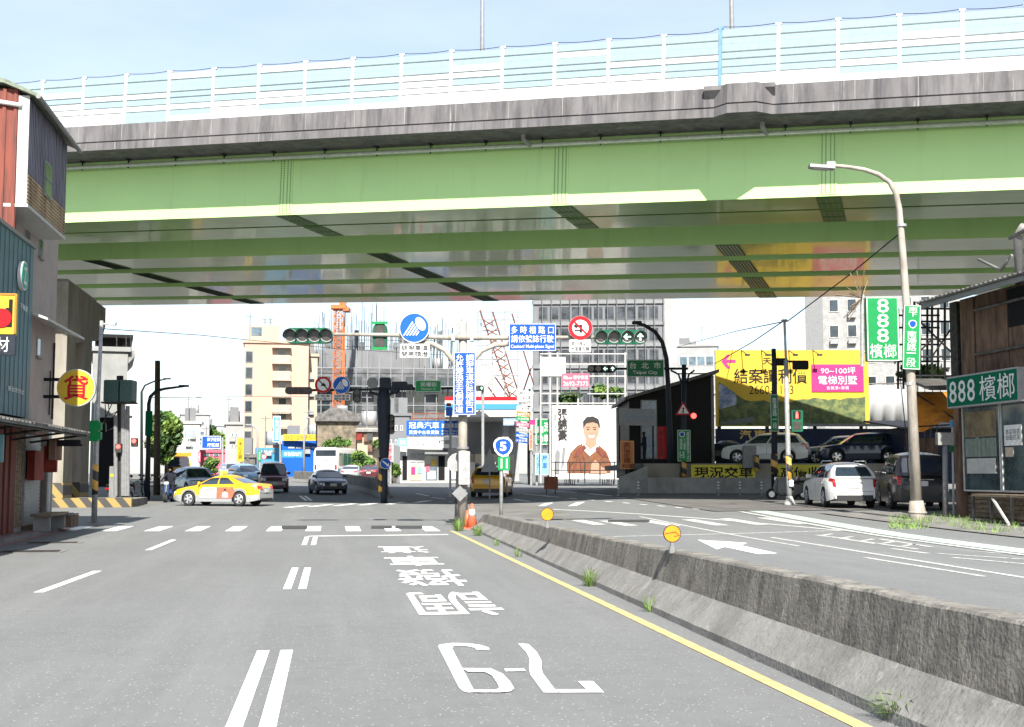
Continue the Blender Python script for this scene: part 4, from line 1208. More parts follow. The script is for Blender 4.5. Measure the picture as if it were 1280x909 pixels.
# ------------------------------------------------------------------ vehicles
def paint(name, col, metal=0.0, rough=0.28):
    return mat(name, col, rough, metal=metal, var=0.02, spec=0.5, coat=0.35)
P_YEL = paint('taxi_yellow', (0.62, 0.33, 0.008))
P_SILV = paint('paint_silver', (0.36, 0.37, 0.38), .3)
P_WHITE = paint('paint_white', (0.58, 0.58, 0.57))
P_LBLUE = paint('paint_light_blue', (0.20, 0.34, 0.46), .2)
P_GREYB = paint('paint_grey_blue', (0.26, 0.34, 0.40), .2)
P_MAROON = paint('paint_maroon', (0.10, 0.012, 0.04))
P_DKBLUE = paint('paint_dark_blue', (0.012, 0.022, 0.06))
P_NAVY = paint('paint_navy_sedan', (0.004, 0.02, 0.07))
P_BLACK = paint('paint_black', (0.012, 0.012, 0.014))
P_GOLD = paint('paint_gold', (0.50, 0.26, 0.015), .2)
P_WINE = paint('paint_wine', (0.07, 0.015, 0.02))
P_TRUCK = paint('paint_truck_yellow', (0.48, 0.22, 0.015))

def lerp(a, b, t): return a + (b - a) * t
def pl(pts, x):
    """Piecewise-linear with eased corners."""
    for (x0, z0), (x1, z1) in zip(pts, pts[1:]):
        if x <= x1:
            t = max(0, (x - x0) / (x1 - x0)); return lerp(z0, z1, t)
    return pts[-1][1]

SEDAN = dict(L=4.6, W=1.80, H=1.45, wr=.325, wx=(1.38, -1.30), cl=.20,
             top=[(-2.3, .80), (-2.22, .98), (-1.75, 1.02), (-1.2, 1.0), (.9, .96), (1.55, .86), (2.1, .74), (2.3, .58)],
             gh=dict(a=1.05, b=.25, c=-.75, d=-1.62, za=.95, zd=1.0), pillars=[.06, .44, .47, .80])
SUV = dict(rw=.64, L=4.6, W=1.88, H=1.68, wr=.36, wx=(1.42, -1.28), cl=.24,
           top=[(-2.3, .75), (-2.24, 1.02), (-1.9, 1.08), (-1.2, 1.08), (.95, 1.04), (1.6, .98), (2.15, .88), (2.3, .66)],
           gh=dict(a=1.15, b=.35, c=-1.75, d=-2.2, za=1.04, zd=1.07), pillars=[.06, .38, .41, .70, .73, .93])
VAN = dict(L=4.5, W=1.80, H=1.90, wr=.34, wx=(1.45, -1.3), cl=.22,
           top=[(-2.25, .80), (-2.22, 1.08), (-1.9, 1.12), (1.2, 1.10), (1.75, 1.02), (2.18, .90), (2.25, .65)],
           gh=dict(a=1.7, b=.95, c=-2.05, d=-2.2, za=1.05, zd=1.1), pillars=[.05, .30, .33, .62, .65, .95])

def make_car(name, label, cat, loc, rz, spec, col, lower=None, group=None, lit=False, roofrack=False, plate=True, scale=1.0):
    """Car along local +x. Body, glass, lamps, bumpers, mirrors, wheels are meshes of their own."""
    t = thing(name, label, cat, loc, rz, group)
    L, W, H, wr, cl = spec['L'], spec['W'] / 2, spec['H'], spec['wr'], spec['cl']
    ra = wr + .055
    xs = set(fr(-L / 2, L / 2, .11))
    for wx in spec['wx']:
        for k in range(13): xs.add(wx + ra * math.cos(math.pi * k / 12))
        xs.add(wx + ra + .012); xs.add(wx - ra - .012)
    xs = sorted(x for x in xs if -L / 2 <= x <= L / 2)
    xs = [x for i, x in enumerate(xs) if i == 0 or x - xs[i - 1] > .006]
    def wid(x):
        e = L / 2 - abs(x)
        s = 1.0
        if e < .55: s = 1 - .22 * (1 - e / .55) ** 2.2
        return W * s
    b = MB(); rows = None
    for x in xs:
        w_, zt = wid(x), pl(spec['top'], x)
        e = L / 2 - abs(x)
        zb = cl + .10 * max(0, 1 - e / .5) ** 1.5
        za = zb
        for wx in spec['wx']:
            if abs(x - wx) < ra: za = max(za, wr + math.sqrt(max(0, ra * ra - (x - wx) ** 2)))
        za = min(za, zt - .10)
        zm = za + max(0.02, (zt - za)) * .38
        if zm < .52 and zt - .2 > .52: zm = max(.50, za + .01)
        half = [(0, zb), (.62 * w_, zb + .001), (.64 * w_, za), (.965 * w_, za), (w_, zm), (.985 * w_, zt - .11), (.93 * w_, zt - .015), (.86 * w_, zt + .012), (0, zt + .035)]
        ring = [(x, y, z) for y, z in half] + [(x, -y, z) for y, z in reversed(half[1:-1])]
        if rows:
            n = len(ring)
            for k in range(n):
                q = (k + 1) % n
                b.k = 0
                kk = k if k < 8 else n - 1 - k
                if kk <= 2: b.k = 2
                elif kk == 3 and lower: b.k = 1
                elif lower and e < .35 and kk in (4,): b.k = 0
                b.poly([rows[k], ring[k], ring[q], rows[q]])
        else:
            b.k = 1 if lower else 0; b.poly(list(reversed(ring)))
        rows = ring
    b.k = 1 if lower else 0; b.poly(rows)
    g = spec['gh']
    # greenhouse: base line and roof line
    def side(tt, v, s, off=0.0):
        xb_, xr_ = lerp(g['a'], g['d'], tt), lerp(g['b'], g['c'], tt)
        zb_ = lerp(g['za'], g['zd'], tt)
        zr_ = H - .09 - .05 * (2 * tt - 1) ** 2
        yb_, yr_ = .91 * W, spec.get('rw', .70) * W
        if tt < .12: yb_ *= 1 - .06 * (1 - tt / .12)
        if tt > .88: yb_ *= 1 - .06 * ((tt - .88) / .12)
        bul = .05 * math.sin(math.pi * v)
        return Vector((lerp(xb_, xr_, v), s * (lerp(yb_, yr_, v) + bul + off), lerp(zb_, zr_, v)))
    ts, vs2 = fr(0, 1, .1), [0, .35, .7, .92, 1]
    b.k = 0
    for s in (1, -1):
        for i in range(len(ts) - 1):
            for j in range(len(vs2) - 1):
                b.poly([side(ts[i], vs2[j], s), side(ts[i + 1], vs2[j], s), side(ts[i + 1], vs2[j + 1], s), side(ts[i], vs2[j + 1], s)])
    def cross(tt, v, u, off=0.0, bow=.10):
        """Point across the car at the front (tt = 0) or rear (tt = 1) slope; u from -1 to 1."""
        p = side(tt, v, 1); q = p.copy(); q.y = p.y * u
        q.x += (bow if tt < .5 else -bow * .6) * (1 - u * u) * (1 - .4 * v)
        n_ = Vector((g['za'] and (H - g['za']), 0, (g['a'] - g['b']))) if tt < .5 else Vector((-(H - g['zd']), 0, (g['c'] - g['d'])))
        return q + n_.normalized() * off
    us = fr(-1, 1, .25)
    for tt in (0, 1):
        for i in range(len(us) - 1):
            for j in range(len(vs2) - 1):
                b.poly([cross(tt, vs2[j], us[i]), cross(tt, vs2[j], us[i + 1]), cross(tt, vs2[j + 1], us[i + 1]), cross(tt, vs2[j + 1], us[i])])
    def roof(tt, u):
        p = side(tt, 1, 1); e_ = (4 * tt * (1 - tt)) ** .5
        q = cross(0 if tt < .5 else 1, 1, u) if tt in (0, 1) else Vector((p.x, p.y * u, 0))
        if tt not in (0, 1):
            k0, k1 = cross(0, 1, u).x, cross(1, 1, u).x
            q.x = lerp(k0, k1, tt)
        q.z = p.z + .09 * (1 - abs(u) ** 2.4) * (.35 + .65 * e_)
        if tt in (0, 1): q.z = p.z + .09 * .35 * (1 - abs(u) ** 2.4)
        return q
    for i in range(len(ts) - 1):
        for j in range(len(us) - 1):
            b.poly([roof(ts[i], us[j]), roof(ts[i + 1], us[j]), roof(ts[i + 1], us[j + 1]), roof(ts[i], us[j + 1])])
    # closing the strip between the bowed screens and the roof edge
    for tt in (0, 1):
        for j in range(len(us) - 1):
            b.poly([cross(tt, 1, us[j]), cross(tt, 1, us[j + 1]), roof(tt, us[j + 1]), roof(tt, us[j])])
    # seams and sills of the doors
    b.k = 2
    for s in (1, -1):
        for tt in (spec['pillars'][0] + .02, (spec['pillars'][1] + spec['pillars'][2]) / 2, spec['pillars'][3] - .01):
            x = lerp(g['a'], g['d'], tt)
            zt = pl(spec['top'], x)
            b.poly([(x - .008, s * (W * .986 + .004), zt - .1), (x + .008, s * (W * .986 + .004), zt - .1), (x + .008, s * (W + .003), .52), (x - .008, s * (W + .003), .52)])
    body = b.build('body', [col, lower or col, M_TRIM], t)
    autosmooth(body, 32)
    # glass
    for tt, nm in ((0, 'windscreen'), (1, 'rear_window')):
        m_ = MB(); v0, v1 = (.06, .95) if tt == 0 else (.16, .88)
        ue = .93 if tt == 0 or spec is SEDAN else .84
        uu, vv = fr(-ue, ue, .21), fr(v0, v1, .3)
        for i in range(len(uu) - 1):
            for j in range(len(vv) - 1):
                m_.poly([cross(tt, vv[j], uu[i], .008), cross(tt, vv[j], uu[i + 1], .008), cross(tt, vv[j + 1], uu[i + 1], .008), cross(tt, vv[j + 1], uu[i], .008)])
        o = m_.build(nm, M_CARGLASS, t); autosmooth(o, 50)
    pil = spec['pillars']
    for s in (1, -1):
        for k in range(0, len(pil), 2):
            m_ = MB(); tt_ = fr(pil[k], pil[k + 1], .08); vv = fr(.08, .88, .3)
            for i in range(len(tt_) - 1):
                for j in range(len(vv) - 1):
                    m_.poly([side(tt_[i], vv[j], s, .008), side(tt_[i + 1], vv[j], s, .008), side(tt_[i + 1], vv[j + 1], s, .008), side(tt_[i], vv[j + 1], s, .008)])
            o = m_.build('side_window', M_CARGLASS, t); autosmooth(o, 50)
    # lamps, grille, bumpers, plates
    def surf(z, front):
        """How far forward (or back) the body reaches at height z."""
        x = L / 2
        while pl(spec['top'], front * x) + .012 < z and x > L / 2 - .7: x -= .015
        return x
    def face(x_, s, y0, y1, z0, z1, nm, m_, front=1):
        q = MB(); rows_ = []
        for z in fr(z0, z1, .06):
            r_ = []
            for yy in fr(y0, y1, .12):
                xx = L / 2
                while wid(xx) < abs(yy) * 1.02 and xx > L / 2 - .6: xx -= .02
                r_.append((front * (min(xx, surf(z, front)) + .014), s * yy, z))
            rows_.append(r_)
        for ra_, rb_ in zip(rows_, rows_[1:]):
            for i in range(len(ra_) - 1): q.poly([ra_[i], ra_[i + 1], rb_[i + 1], rb_[i]])
        return q.build(nm, m_, t)
    zf, zr = pl(spec['top'], L / 2 - .15), pl(spec['top'], -L / 2 + .1)
    tall = spec is not SEDAN
    for s in (1, -1):
        face(0, s, W * .55, W * .93, zf - .20, zf - .04, 'headlight', M_LAMP)
        if tall: face(0, s, W * .72, W * .93, zr - .28, zr + .05, 'tail_light', M_TAIL, -1)
        else: face(0, s, W * .45, W * .93, zr - .22, zr - .06, 'tail_light', M_TAIL, -1)
    face(0, 1, -W * .52, W * .52, zf - .22, zf - .10, 'grille', M_TRIM)
    face(0, 1, -W * .70, W * .70, .30, .46, 'lower_grille', M_TRIM)
    face(0, 1, -W * .8, W * .8, .26, .36 if not tall else .46, 'rear_bumper_trim', M_TRIM, -1)
    face(0, 1, -W * .42, W * .42, zr - .13, zr - .10, 'boot_trim', M_CHROME, -1)
    face(0, 1, -W * .80, W * .80, .585, .597, 'bumper_gap', M_TRIM, -1); face(0, 1, -W * .75, W * .75, .50, .51, 'bumper_gap', M_TRIM, 1)
    for fx in (1, -1):
        q = MB(); z = .55 if fx == 1 else zr - (.28 if not tall else .24)
        q.bx(fx * (L / 2 + .014), fx * (L / 2 + .03), -.19, .19, z - .08, z + .08)
        if plate: q.build('licence_plate', M_PLATE, t)
    for s in (1, -1):
        q = MB(); p = side(.02, .1, s)
        q.box((p.x - .12, p.y + s * .13, p.z + .06), (.10, .22, .15), s * .25); o = q.build('side_mirror', col, t); bevel(o, .03)
        for k in (.36, .68):
            q = MB(); x = lerp(g['a'], g['d'], k); q.box((x, s * (W * .995), pl(spec['top'], x) - .17), (.18, .03, .03)); q.build('door_handle', col, t)
        for wx in spec['wx']:
            q = MB(); q.M = Matrix.Translation((wx, s * (W - .11), wr)) @ Matrix.Rotation(R(90), 4, 'X')
            q.tube([(0, 0, -.10), (0, 0, -.085), (0, 0, .085), (0, 0, .10)], [wr - .03, wr, wr, wr - .03], 24)
            wo = q.build('wheel', M_TYRE, t); autosmooth(wo, 30)
            q = MB(); q.M = Matrix.Translation((wx, s * (W - .005), wr)) @ Matrix.Rotation(R(-90) * s, 4, 'X')
            r_ = wr * .68
            vs_ = [(r_ * math.cos(2 * math.pi * i / 24), r_ * math.sin(2 * math.pi * i / 24), .0) for i in range(24)] + [(r_ * .88 * math.cos(2 * math.pi * i / 24), r_ * .88 * math.sin(2 * math.pi * i / 24), .012) for i in range(24)]
            q.add(vs_, [(i, (i + 1) % 24, (i + 1) % 24 + 24, i + 24) for i in range(24)])
            for k in range(5):
                a = 2 * math.pi * k / 5
                for da in (-.17, .17):
                    ca, sa = math.cos(a + da), math.sin(a + da); na, nb2 = -sa * .028, ca * .028
                    q.poly([(ca * .03 + na, sa * .03 + nb2, .016), (ca * r_ * .92 + na, sa * r_ * .92 + nb2, .01), (ca * r_ * .92 - na, sa * r_ * .92 - nb2, .01), (ca * .03 - na, sa * .03 - nb2, .016)])
            q.poly([(.06 * math.cos(R(a)), .06 * math.sin(R(a)), .02) for a in range(0, 360, 30)])
            q.k = 1; q.poly([(r_ * .9 * math.cos(R(a)), r_ * .9 * math.sin(R(a)), -.03) for a in range(0, 360, 15)])
            q.build('rim', [M_RIM, M_TRIM], wo)
    if roofrack:
        for s in (1, -1):
            q = MB(); q.tube([(g['b'] - .2, s * W * .66, H - .05), (g['b'] - .35, s * W * .66, H + .03), (g['c'] + .35, s * W * .66, H + .03), (g['c'] + .15, s * W * .66, H - .05)], .022, 6); q.build('roof_rail', M_CHROME, t)
    return t

def car_at(name, label, cat, px, py, d, head, *a, z=None, **k):
    """head: direction of travel in degrees, clockwise from straight ahead along the road."""
    p = at(px, py, d)
    if z is None: z = gz(p.x, p.y)
    return make_car(name, label, cat, (p.x, p.y, z + .004), R(90 - head), *a, **k)

# the taxi that crosses before us (rear three quarters, heading left)
taxi = car_at('taxi', 'yellow and silver taxi with an advertisement on its doors crossing the junction', 'taxi', 279, 634, 58.6, -66, SEDAN, P_YEL, lower=P_SILV)
b = MB(); b.rbox((.0, 0, 1.535), (.16, .5, .16), .03); b.M = Matrix(); taxi_sign = b.build('roof_sign', mat('taxi_sign', (.8, .62, .12), .4), taxi)
W_ = SEDAN['W'] / 2
for s in (1, -1):
    b = MB(); b.k = 0
    b.poly([(.78, s * (W_ + .006), .36), (-.12, s * (W_ + .006), .36), (-.12, s * (W_ * .99 + .008), .86), (.62, s * (W_ * .99 + .008), .86), (.78, s * (W_ + .006), .7)])
    b.k = 1; b.poly([(-.12, s * (W_ + .007), .36), (-.95, s * (W_ + .007), .36), (-1.08, s * (W_ + .005), .62), (-1.0, s * (W_ * .99 + .008), .88), (-.12, s * (W_ * .99 + .008), .86)])
    b.k = 2; b.poly([(-.42, s * (W_ + .012), .40), (-.75, s * (W_ + .012), .40), (-.72, s * (W_ + .01), .62), (-.45, s * (W_ + .01), .62)])
    b.k = 3; b.poly([(-.58 + .075 * math.cos(R(a)), s * (W_ + .01), .70 + .085 * math.sin(R(a))) for a in range(0, 360, 30)])
    b.k = 4; b.poly([(-.58 + .08 * math.cos(R(a)), s * (W_ + .012), .745 + .05 * math.sin(R(a))) for a in range(0, 360, 30)])
    b.k = 5
    for z_ in (.50, .58, .66, .74): b.poly([(.55, s * (W_ + .010), z_), (.1 + .2 * (z_ % .1), s * (W_ + .010), z_), (.1 + .2 * (z_ % .1), s * (W_ + .010), z_ + .035), (.55, s * (W_ + .010), z_ + .035)])
    b.build('door_advertisement', [P_WHITE, mat('advert_red', (.62, .12, .07), .4), M_WHITE, M_SKIN, M_HAIR, M_GREY], taxi)
taxi.scale = (.94, .96, .97)

# oncoming traffic
sedan = car_at('parked_car', '', 'car', 409, 621, 77, 171, SEDAN, P_NAVY); tag(sedan, 'dark blue sedan waiting in the shade of the bridge beside the median', 'car'); sedan.name = 'sedan'
car_at('minivan', 'dark maroon minivan waiting behind the yellow taxi', 'van', 341, 618, 80, 176, VAN, P_MAROON)
car_at('sports_utility_car', 'grey blue car mostly hidden behind the bonnet of the yellow taxi', 'car', 244, 622, 72, 158, SUV, P_GREYB)
car_at('sports_utility_car', 'light blue car waiting between the maroon minivan and the grey blue car', 'car', 307, 610, 98, 160, SUV, P_LBLUE)
car_at('sedan', 'grey car far back above the roof of the grey blue car', 'car', 290, 603, 118, 165, SUV, P_SILV)
car_at('sedan', 'silver sedan seen from behind beyond the curved median', 'car', 440, 604, 118, 8, SEDAN, P_SILV)
car_at('sedan', 'dark wine sedan seen from behind next to the far dark mast', 'car', 464, 602, 120, 8, SEDAN, P_WINE)
car_at('sports_utility_car', 'gold yellow sport utility car driving away in the shade of the bridge', 'car', 615, 622, 68.5, 14, SUV, P_GOLD)
# right side: parked cars
car_at('sports_utility_car', 'white sport utility car parked by the striped pole, seen from behind', 'car', 1049, 632, 49.0, 8, SUV, P_WHITE, roofrack=True)
van = car_at('minivan', 'black minivan parked beside the white car, behind the tall lamp post', 'van', 1140, 629, 47.5, 17, VAN, P_BLACK)
van.scale = (1.08, 1.1, 1.08)
LOTZ = 2.05
car_at('sports_utility_car', 'white sport utility car for sale on the raised lot above the banner', 'car', 958, 579, 69.5, -62, SUV, P_WHITE, z=LOTZ)
car_at('sports_utility_car', 'shiny dark blue sport utility car for sale on the raised lot', 'car', 1076, 578, 69.0, -78, SUV, P_DKBLUE, z=LOTZ)
car_at('sports_utility_car', 'dark car partly hidden behind the dark blue car on the raised lot', 'car', 1048, 577, 74.5, -76, SUV, P_GREYB, z=LOTZ)
car_at('sedan', 'dark low car behind the nose of the white car on the raised lot', 'car', 905, 578, 76.0, -70, SEDAN, P_BLACK, z=LOTZ)

# city bus
p = at(407, 590, 128)
bus = thing('city_bus', 'white city bus with green tinted windows seen from behind', 'bus', (p.x, p.y, gz(p.x, p.y)), R(90 - 17))
b = MB(); b.prism_yz([(-1.22, .35), (1.22, .35), (1.25, 2.6), (1.12, 3.0), (.9, 3.12), (-.9, 3.12), (-1.12, 3.0), (-1.25, 2.6)], 0, 11); autosmooth(b.build('body', P_WHITE, bus), 30)
for s in (1, -1):
    for k in range(7):
        b = MB(); b.bx(.5 + 1.45 * k, 1.85 + 1.45 * k, s * 1.245, s * 1.262, 1.35, 2.55); b.build('side_window', mat('bus_glass', (.04, .13, .09), .1), bus)
    b = MB(); b.bx(0, 11, s * 1.238, s * 1.258, .45, 1.0); b.build('blue_stripe', M_CYAN, bus)
    for x in (2.6, 8.6):
        b = MB(); b.M = Matrix.Translation((x, s * 1.14, .48)) @ Matrix.Rotation(R(90), 4, 'X'); b.tube([(0, 0, -.13), (0, 0, .13)], .48, 20); b.build('wheel', M_TYRE, bus)
b = MB(); b.bx(-.02, -.002, -1.05, 1.05, 2.25, 2.85); b.build('rear_window', M_GLASSD, bus)
b = MB(); b.bx(-.02, -.002, -.8, .8, .7, 1.5)
for k in range(6): b.bx(-.03, -.02, -.75, .75, .78 + .12 * k, .80 + .12 * k)
b.build('engine_grille', M_OFFW, bus)
for s in (1, -1):
    b = MB(); b.bx(-.025, -.002, s * .95, s * 1.15, .9, 1.4); b.build('tail_light', M_TAIL, bus)
b = MB(); b.bx(-.06, -.001, -1.2, 1.2, .3, .62); b.build('bumper', M_OFFW, bus)
b = MB(); b.bx(-.02, -.002, -.25, .25, 1.75, 1.95); b.build('emblem', M_LGREY, bus)

# yellow lorry far back on the left
p = at(222, 604, 105)
tr = thing('lorry', 'small yellow lorry half hidden by the tree trunk on the left', 'lorry', (p.x, p.y, gz(p.x, p.y)), R(90 - 172))
b = MB(); b.prism_xz([(1.2, .5), (2.9, .5), (2.95, 1.3), (2.6, 2.2), (1.2, 2.25)], -.95, .95); autosmooth(b.build('cab', P_TRUCK, tr), 30)
b = MB(); b.bx(-2.9, 1.1, -1.0, 1.0, .85, 2.5); b.build('cargo_box', P_TRUCK, tr)
b = MB(); b.poly([(2.965, -.82, 1.36), (2.965, .82, 1.36), (2.66, .78, 2.12), (2.66, -.78, 2.12)]); b.build('windscreen', M_CARGLASS, tr)
b = MB(); b.bx(2.9, 3.0, -.95, .95, .4, .68); b.build('bumper', M_TRIM, tr)
for s in (1, -1):
    b = MB(); b.bx(2.94, 2.98, s * .55, s * .85, .8, .98); b.build('headlight', M_LAMP, tr)
    for x in (2.0, -1.8):
        b = MB(); b.M = Matrix.Translation((x, s * .85, .42)) @ Matrix.Rotation(R(90), 4, 'X'); b.tube([(0, 0, -.12), (0, 0, .12)], .42, 18); b.build('wheel', M_TYRE, tr)

# scooters
def make_scooter(name, label, loc, rz, col, group=None):
    t = thing(name, label, 'scooter', loc, rz, group)
    b = MB()
    b.prism_xz([(.62, .35), (.50, .95), (.42, 1.0), (.40, .9), (.46, .35), (.2, .26), (-.15, .26), (-.25, .40), (-.3, .66), (-.85, .74), (-.95, .66), (-.7, .35), (-.3, .18), (.3, .18)], -.14, .14)
    o = b.build('body', col, t); bevel(o, .03)
    b = MB(); b.prism_xz([(-.22, .70), (-.1, .78), (-.5, .84), (-.9, .86), (-.95, .77), (-.3, .70)], -.15, .15); o = b.build('seat', M_BLACK, t); bevel(o, .03)
    for x in (.68, -.66):
        b = MB(); b.M = Matrix.Translation((x, 0, .25)) @ Matrix.Rotation(R(90), 4, 'X'); b.tube([(0, 0, -.06), (0, 0, .06)], .25, 18); wo = b.build('wheel', M_TYRE, t)
        b = MB(); b.M = Matrix.Translation((x, 0, .25)) @ Matrix.Rotation(R(90), 4, 'X'); b.tube([(0, 0, -.065), (0, 0, .065)], .13, 12); b.build('rim', M_RIM, wo)
    b = MB(); b.tube([(.66, 0, .28), (.46, 0, 1.0)], .03, 8); b.build('fork', M_GREY, t)
    b = MB(); b.tube([(.30, -.34, 1.02), (.42, -.12, 1.03), (.42, .12, 1.03), (.30, .34, 1.02)], .022, 8); o = b.build('handlebar', M_BLACK, t)
    for s in (-1, 1):
        b = MB(); b.tube([(.36, s * .25, 1.04), (.40, s * .33, 1.20)], .01, 5); b.rbox((.40, s * .35, 1.24), (.03, .13, .09), .012); b.build('mirror', M_BLACK, o)
    b = MB(); b.rbox((.50, 0, .92), (.14, .2, .14), .05); b.build('headlight', M_LAMP, t)
    b = MB(); b.box((-.96, 0, .64), (.05, .2, .09)); b.build('tail_light', M_TAIL, t)
    return t
# ------------------------------------------------------------------ people
def skin_body(name, joints, edges, parent, m, sub=2):
    """One continuous surface grown round a skeleton: joints name -> (x, y, z, radius)."""
    names = list(joints)
    me = bpy.data.meshes.new(name)
    me.from_pydata([joints[n][:3] for n in names], [(names.index(a), names.index(b_)) for a, b_ in edges], [])
    o = bpy.data.objects.new(name, me)
    COL.objects.link(o)
    mo = o.modifiers.new('skin', 'SKIN'); mo.use_smooth_shade = True
    for i, n in enumerate(names):
        sv = me.skin_vertices[0].data[i]
        sv.radius = (joints[n][3], joints[n][3] if len(joints[n]) < 5 else joints[n][4]); sv.use_root = (n == 'pelvis')
    s = o.modifiers.new('sub', 'SUBSURF'); s.levels = s.render_levels = sub
    bpy.context.view_layer.update()
    me2 = bpy.data.meshes.new_from_object(o.evaluated_get(bpy.context.evaluated_depsgraph_get()))
    bpy.data.objects.remove(o)
    me2.materials.clear(); me2.materials.append(m)
    for p in me2.polygons: p.use_smooth = True; p.material_index = 0
    o = bpy.data.objects.new(name, me2)
    COL.objects.link(o); o.parent = parent
    return o
ED = [('pelvis', 'waist'), ('waist', 'chest'), ('chest', 'neck'), ('neck', 'head'), ('head', 'crown')]
for s in 'lr': ED += [('pelvis', 'hip' + s), ('hip' + s, 'knee' + s), ('knee' + s, 'ankle' + s), ('ankle' + s, 'toe' + s), ('chest', 'sho' + s), ('sho' + s, 'elb' + s), ('elb' + s, 'wri' + s), ('wri' + s, 'hand' + s)]
def blob(b, c, r, n=10):
    m = n // 2
    vs_ = [(c[0] + r[0] * math.sin(math.pi * i / m) * math.cos(2 * math.pi * j / n), c[1] + r[1] * math.sin(math.pi * i / m) * math.sin(2 * math.pi * j / n), c[2] + r[2] * math.cos(math.pi * i / m)) for i in range(m + 1) for j in range(n)]
    b.add(vs_, [(i * n + j, i * n + (j + 1) % n, (i + 1) * n + (j + 1) % n, (i + 1) * n + j) for i in range(m) for j in range(n)])

# rider on a scooter on the left, facing us
p = at(211, 630, 63)
g0 = gz(p.x, p.y)
make_scooter('motor_scooter', 'dark scooter ridden by the person in dark clothes', (p.x, p.y, g0), R(-90 - 8), P_NAVY)
rd = thing('person', 'rider in dark clothes and a dark helmet sitting on the scooter', 'person', (p.x, p.y, g0), R(-90 - 8))
J = dict(pelvis=(-.35, 0, .92, .15), waist=(-.33, 0, 1.08, .14), chest=(-.27, 0, 1.30, .16), neck=(-.24, 0, 1.47, .06), head=(-.21, 0, 1.58, .09), crown=(-.21, 0, 1.68, .08))
for s, k in (('l', 1), ('r', -1)):
    J['hip' + s] = (-.30, .11 * k, .90, .095); J['knee' + s] = (.12, .20 * k, .74, .065); J['ankle' + s] = (.08, .19 * k, .32, .045); J['toe' + s] = (.26, .20 * k, .27, .04)
    J['sho' + s] = (-.26, .19 * k, 1.39, .07); J['elb' + s] = (-.02, .30 * k, 1.16, .05); J['wri' + s] = (.25, .31 * k, 1.06, .035); J['hand' + s] = (.33, .31 * k, 1.05, .04)
skin_body('body', J, ED, rd, M_CLOTH)
b = MB(); blob(b, (-.20, 0, 1.63), (.15, .14, .15), 16); b.build('helmet', M_BLACK, rd, True)
b = MB(); blob(b, (-.10, 0, 1.585), (.055, .075, .07), 12); b.build('face', M_SKIN, rd, True)
# standing person at the showroom window
p = at(806, 583, 69.6)
pe = thing('person', 'person in dark clothes standing before the pale showroom window', 'person', (p.x, p.y, LOTZ), R(150))
J = dict(pelvis=(0, 0, .95, .14), waist=(0, 0, 1.1, .13), chest=(.02, 0, 1.33, .15), neck=(.03, 0, 1.50, .055), head=(.05, 0, 1.60, .085), crown=(.05, 0, 1.69, .075))
for s, k in (('l', 1), ('r', -1)):
    J['hip' + s] = (0, .09 * k, .90, .095); J['knee' + s] = (.03, .10 * k, .50, .065); J['ankle' + s] = (0, .10 * k, .09, .045); J['toe' + s] = (.16, .11 * k, .045, .04)
    J['sho' + s] = (.02, .19 * k, 1.42, .065); J['elb' + s] = (.02, .26 * k, 1.15, .05); J['wri' + s] = (.20, .22 * k, 1.02, .035); J['hand' + s] = (.28, .18 * k, 1.03, .038)
skin_body('body', J, ED, pe, M_CLOTH)
b = MB(); blob(b, (.04, 0, 1.665), (.105, .09, .085), 14); b.build('hair', M_HAIR, pe, True)
b = MB(); blob(b, (.10, 0, 1.62), (.05, .065, .085), 12); b.build('face', M_SKIN, pe, True)
# parked scooters: in the shade on the left, and by the wall on the right
for k, (px, py, d, rz, c, lab) in enumerate(((150, 624, 64, 60, P_BLACK, 'black scooter parked under the bridge nearest the grey cabinet'), (166, 622, 66, 70, P_SILV, 'silver scooter parked second from the grey cabinet under the bridge'),
        (178, 620, 68, 75, P_NAVY, 'dark blue scooter parked under the bridge beside the lamp post foot'), (985, 622, 55.5, 160, P_BLACK, 'black scooter parked against the retaining wall behind the striped pole'), (1012, 622, 56.5, 150, P_WINE, 'dark red scooter parked between the striped pole and the white car'))):
    p = at(px, py, d)
    make_scooter('motor_scooter', lab, (p.x, p.y, gz(p.x, p.y)), R(rz), c, 'parked scooters')
# ------------------------------------------------------------------ right side: shop, lamp post, signs
RX = 19.6
g_shop = gz(RX, 38)
sp_ = Wall('betel_nut_shop', 'weathered brown betel nut shop with large glazed front and green sign', 'shop', RX, 38.0, g_shop, side=-1)
e = sp_.e
def sx(px, off=0.0): return sp_.p(px, 560, off)[0]
def sz(px, py, off=0.0): return sp_.p(px, py, off)[1]
xl = sx(1193); xr = 6.0
zb, zt = sz(1206, 614), sz(1206, 508)
b = MB(); b.bx(xl, xr, .3, 5, .0, zb); b.bx(xl, xl + .35, 0, .3, .0, zt + .4); b.bx(xl, xr, .02, 5, zt + .15, zt + .5); b.build('wall', M_BROWN, e)
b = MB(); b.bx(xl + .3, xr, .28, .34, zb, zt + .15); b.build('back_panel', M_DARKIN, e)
b = MB()
for k in range(5): b.bx(xl - .02, xr, .22, .26, .06 + .135 * k, .06 + .135 * k + .118)
b.build('plank_skirt', M_WOODP, e)
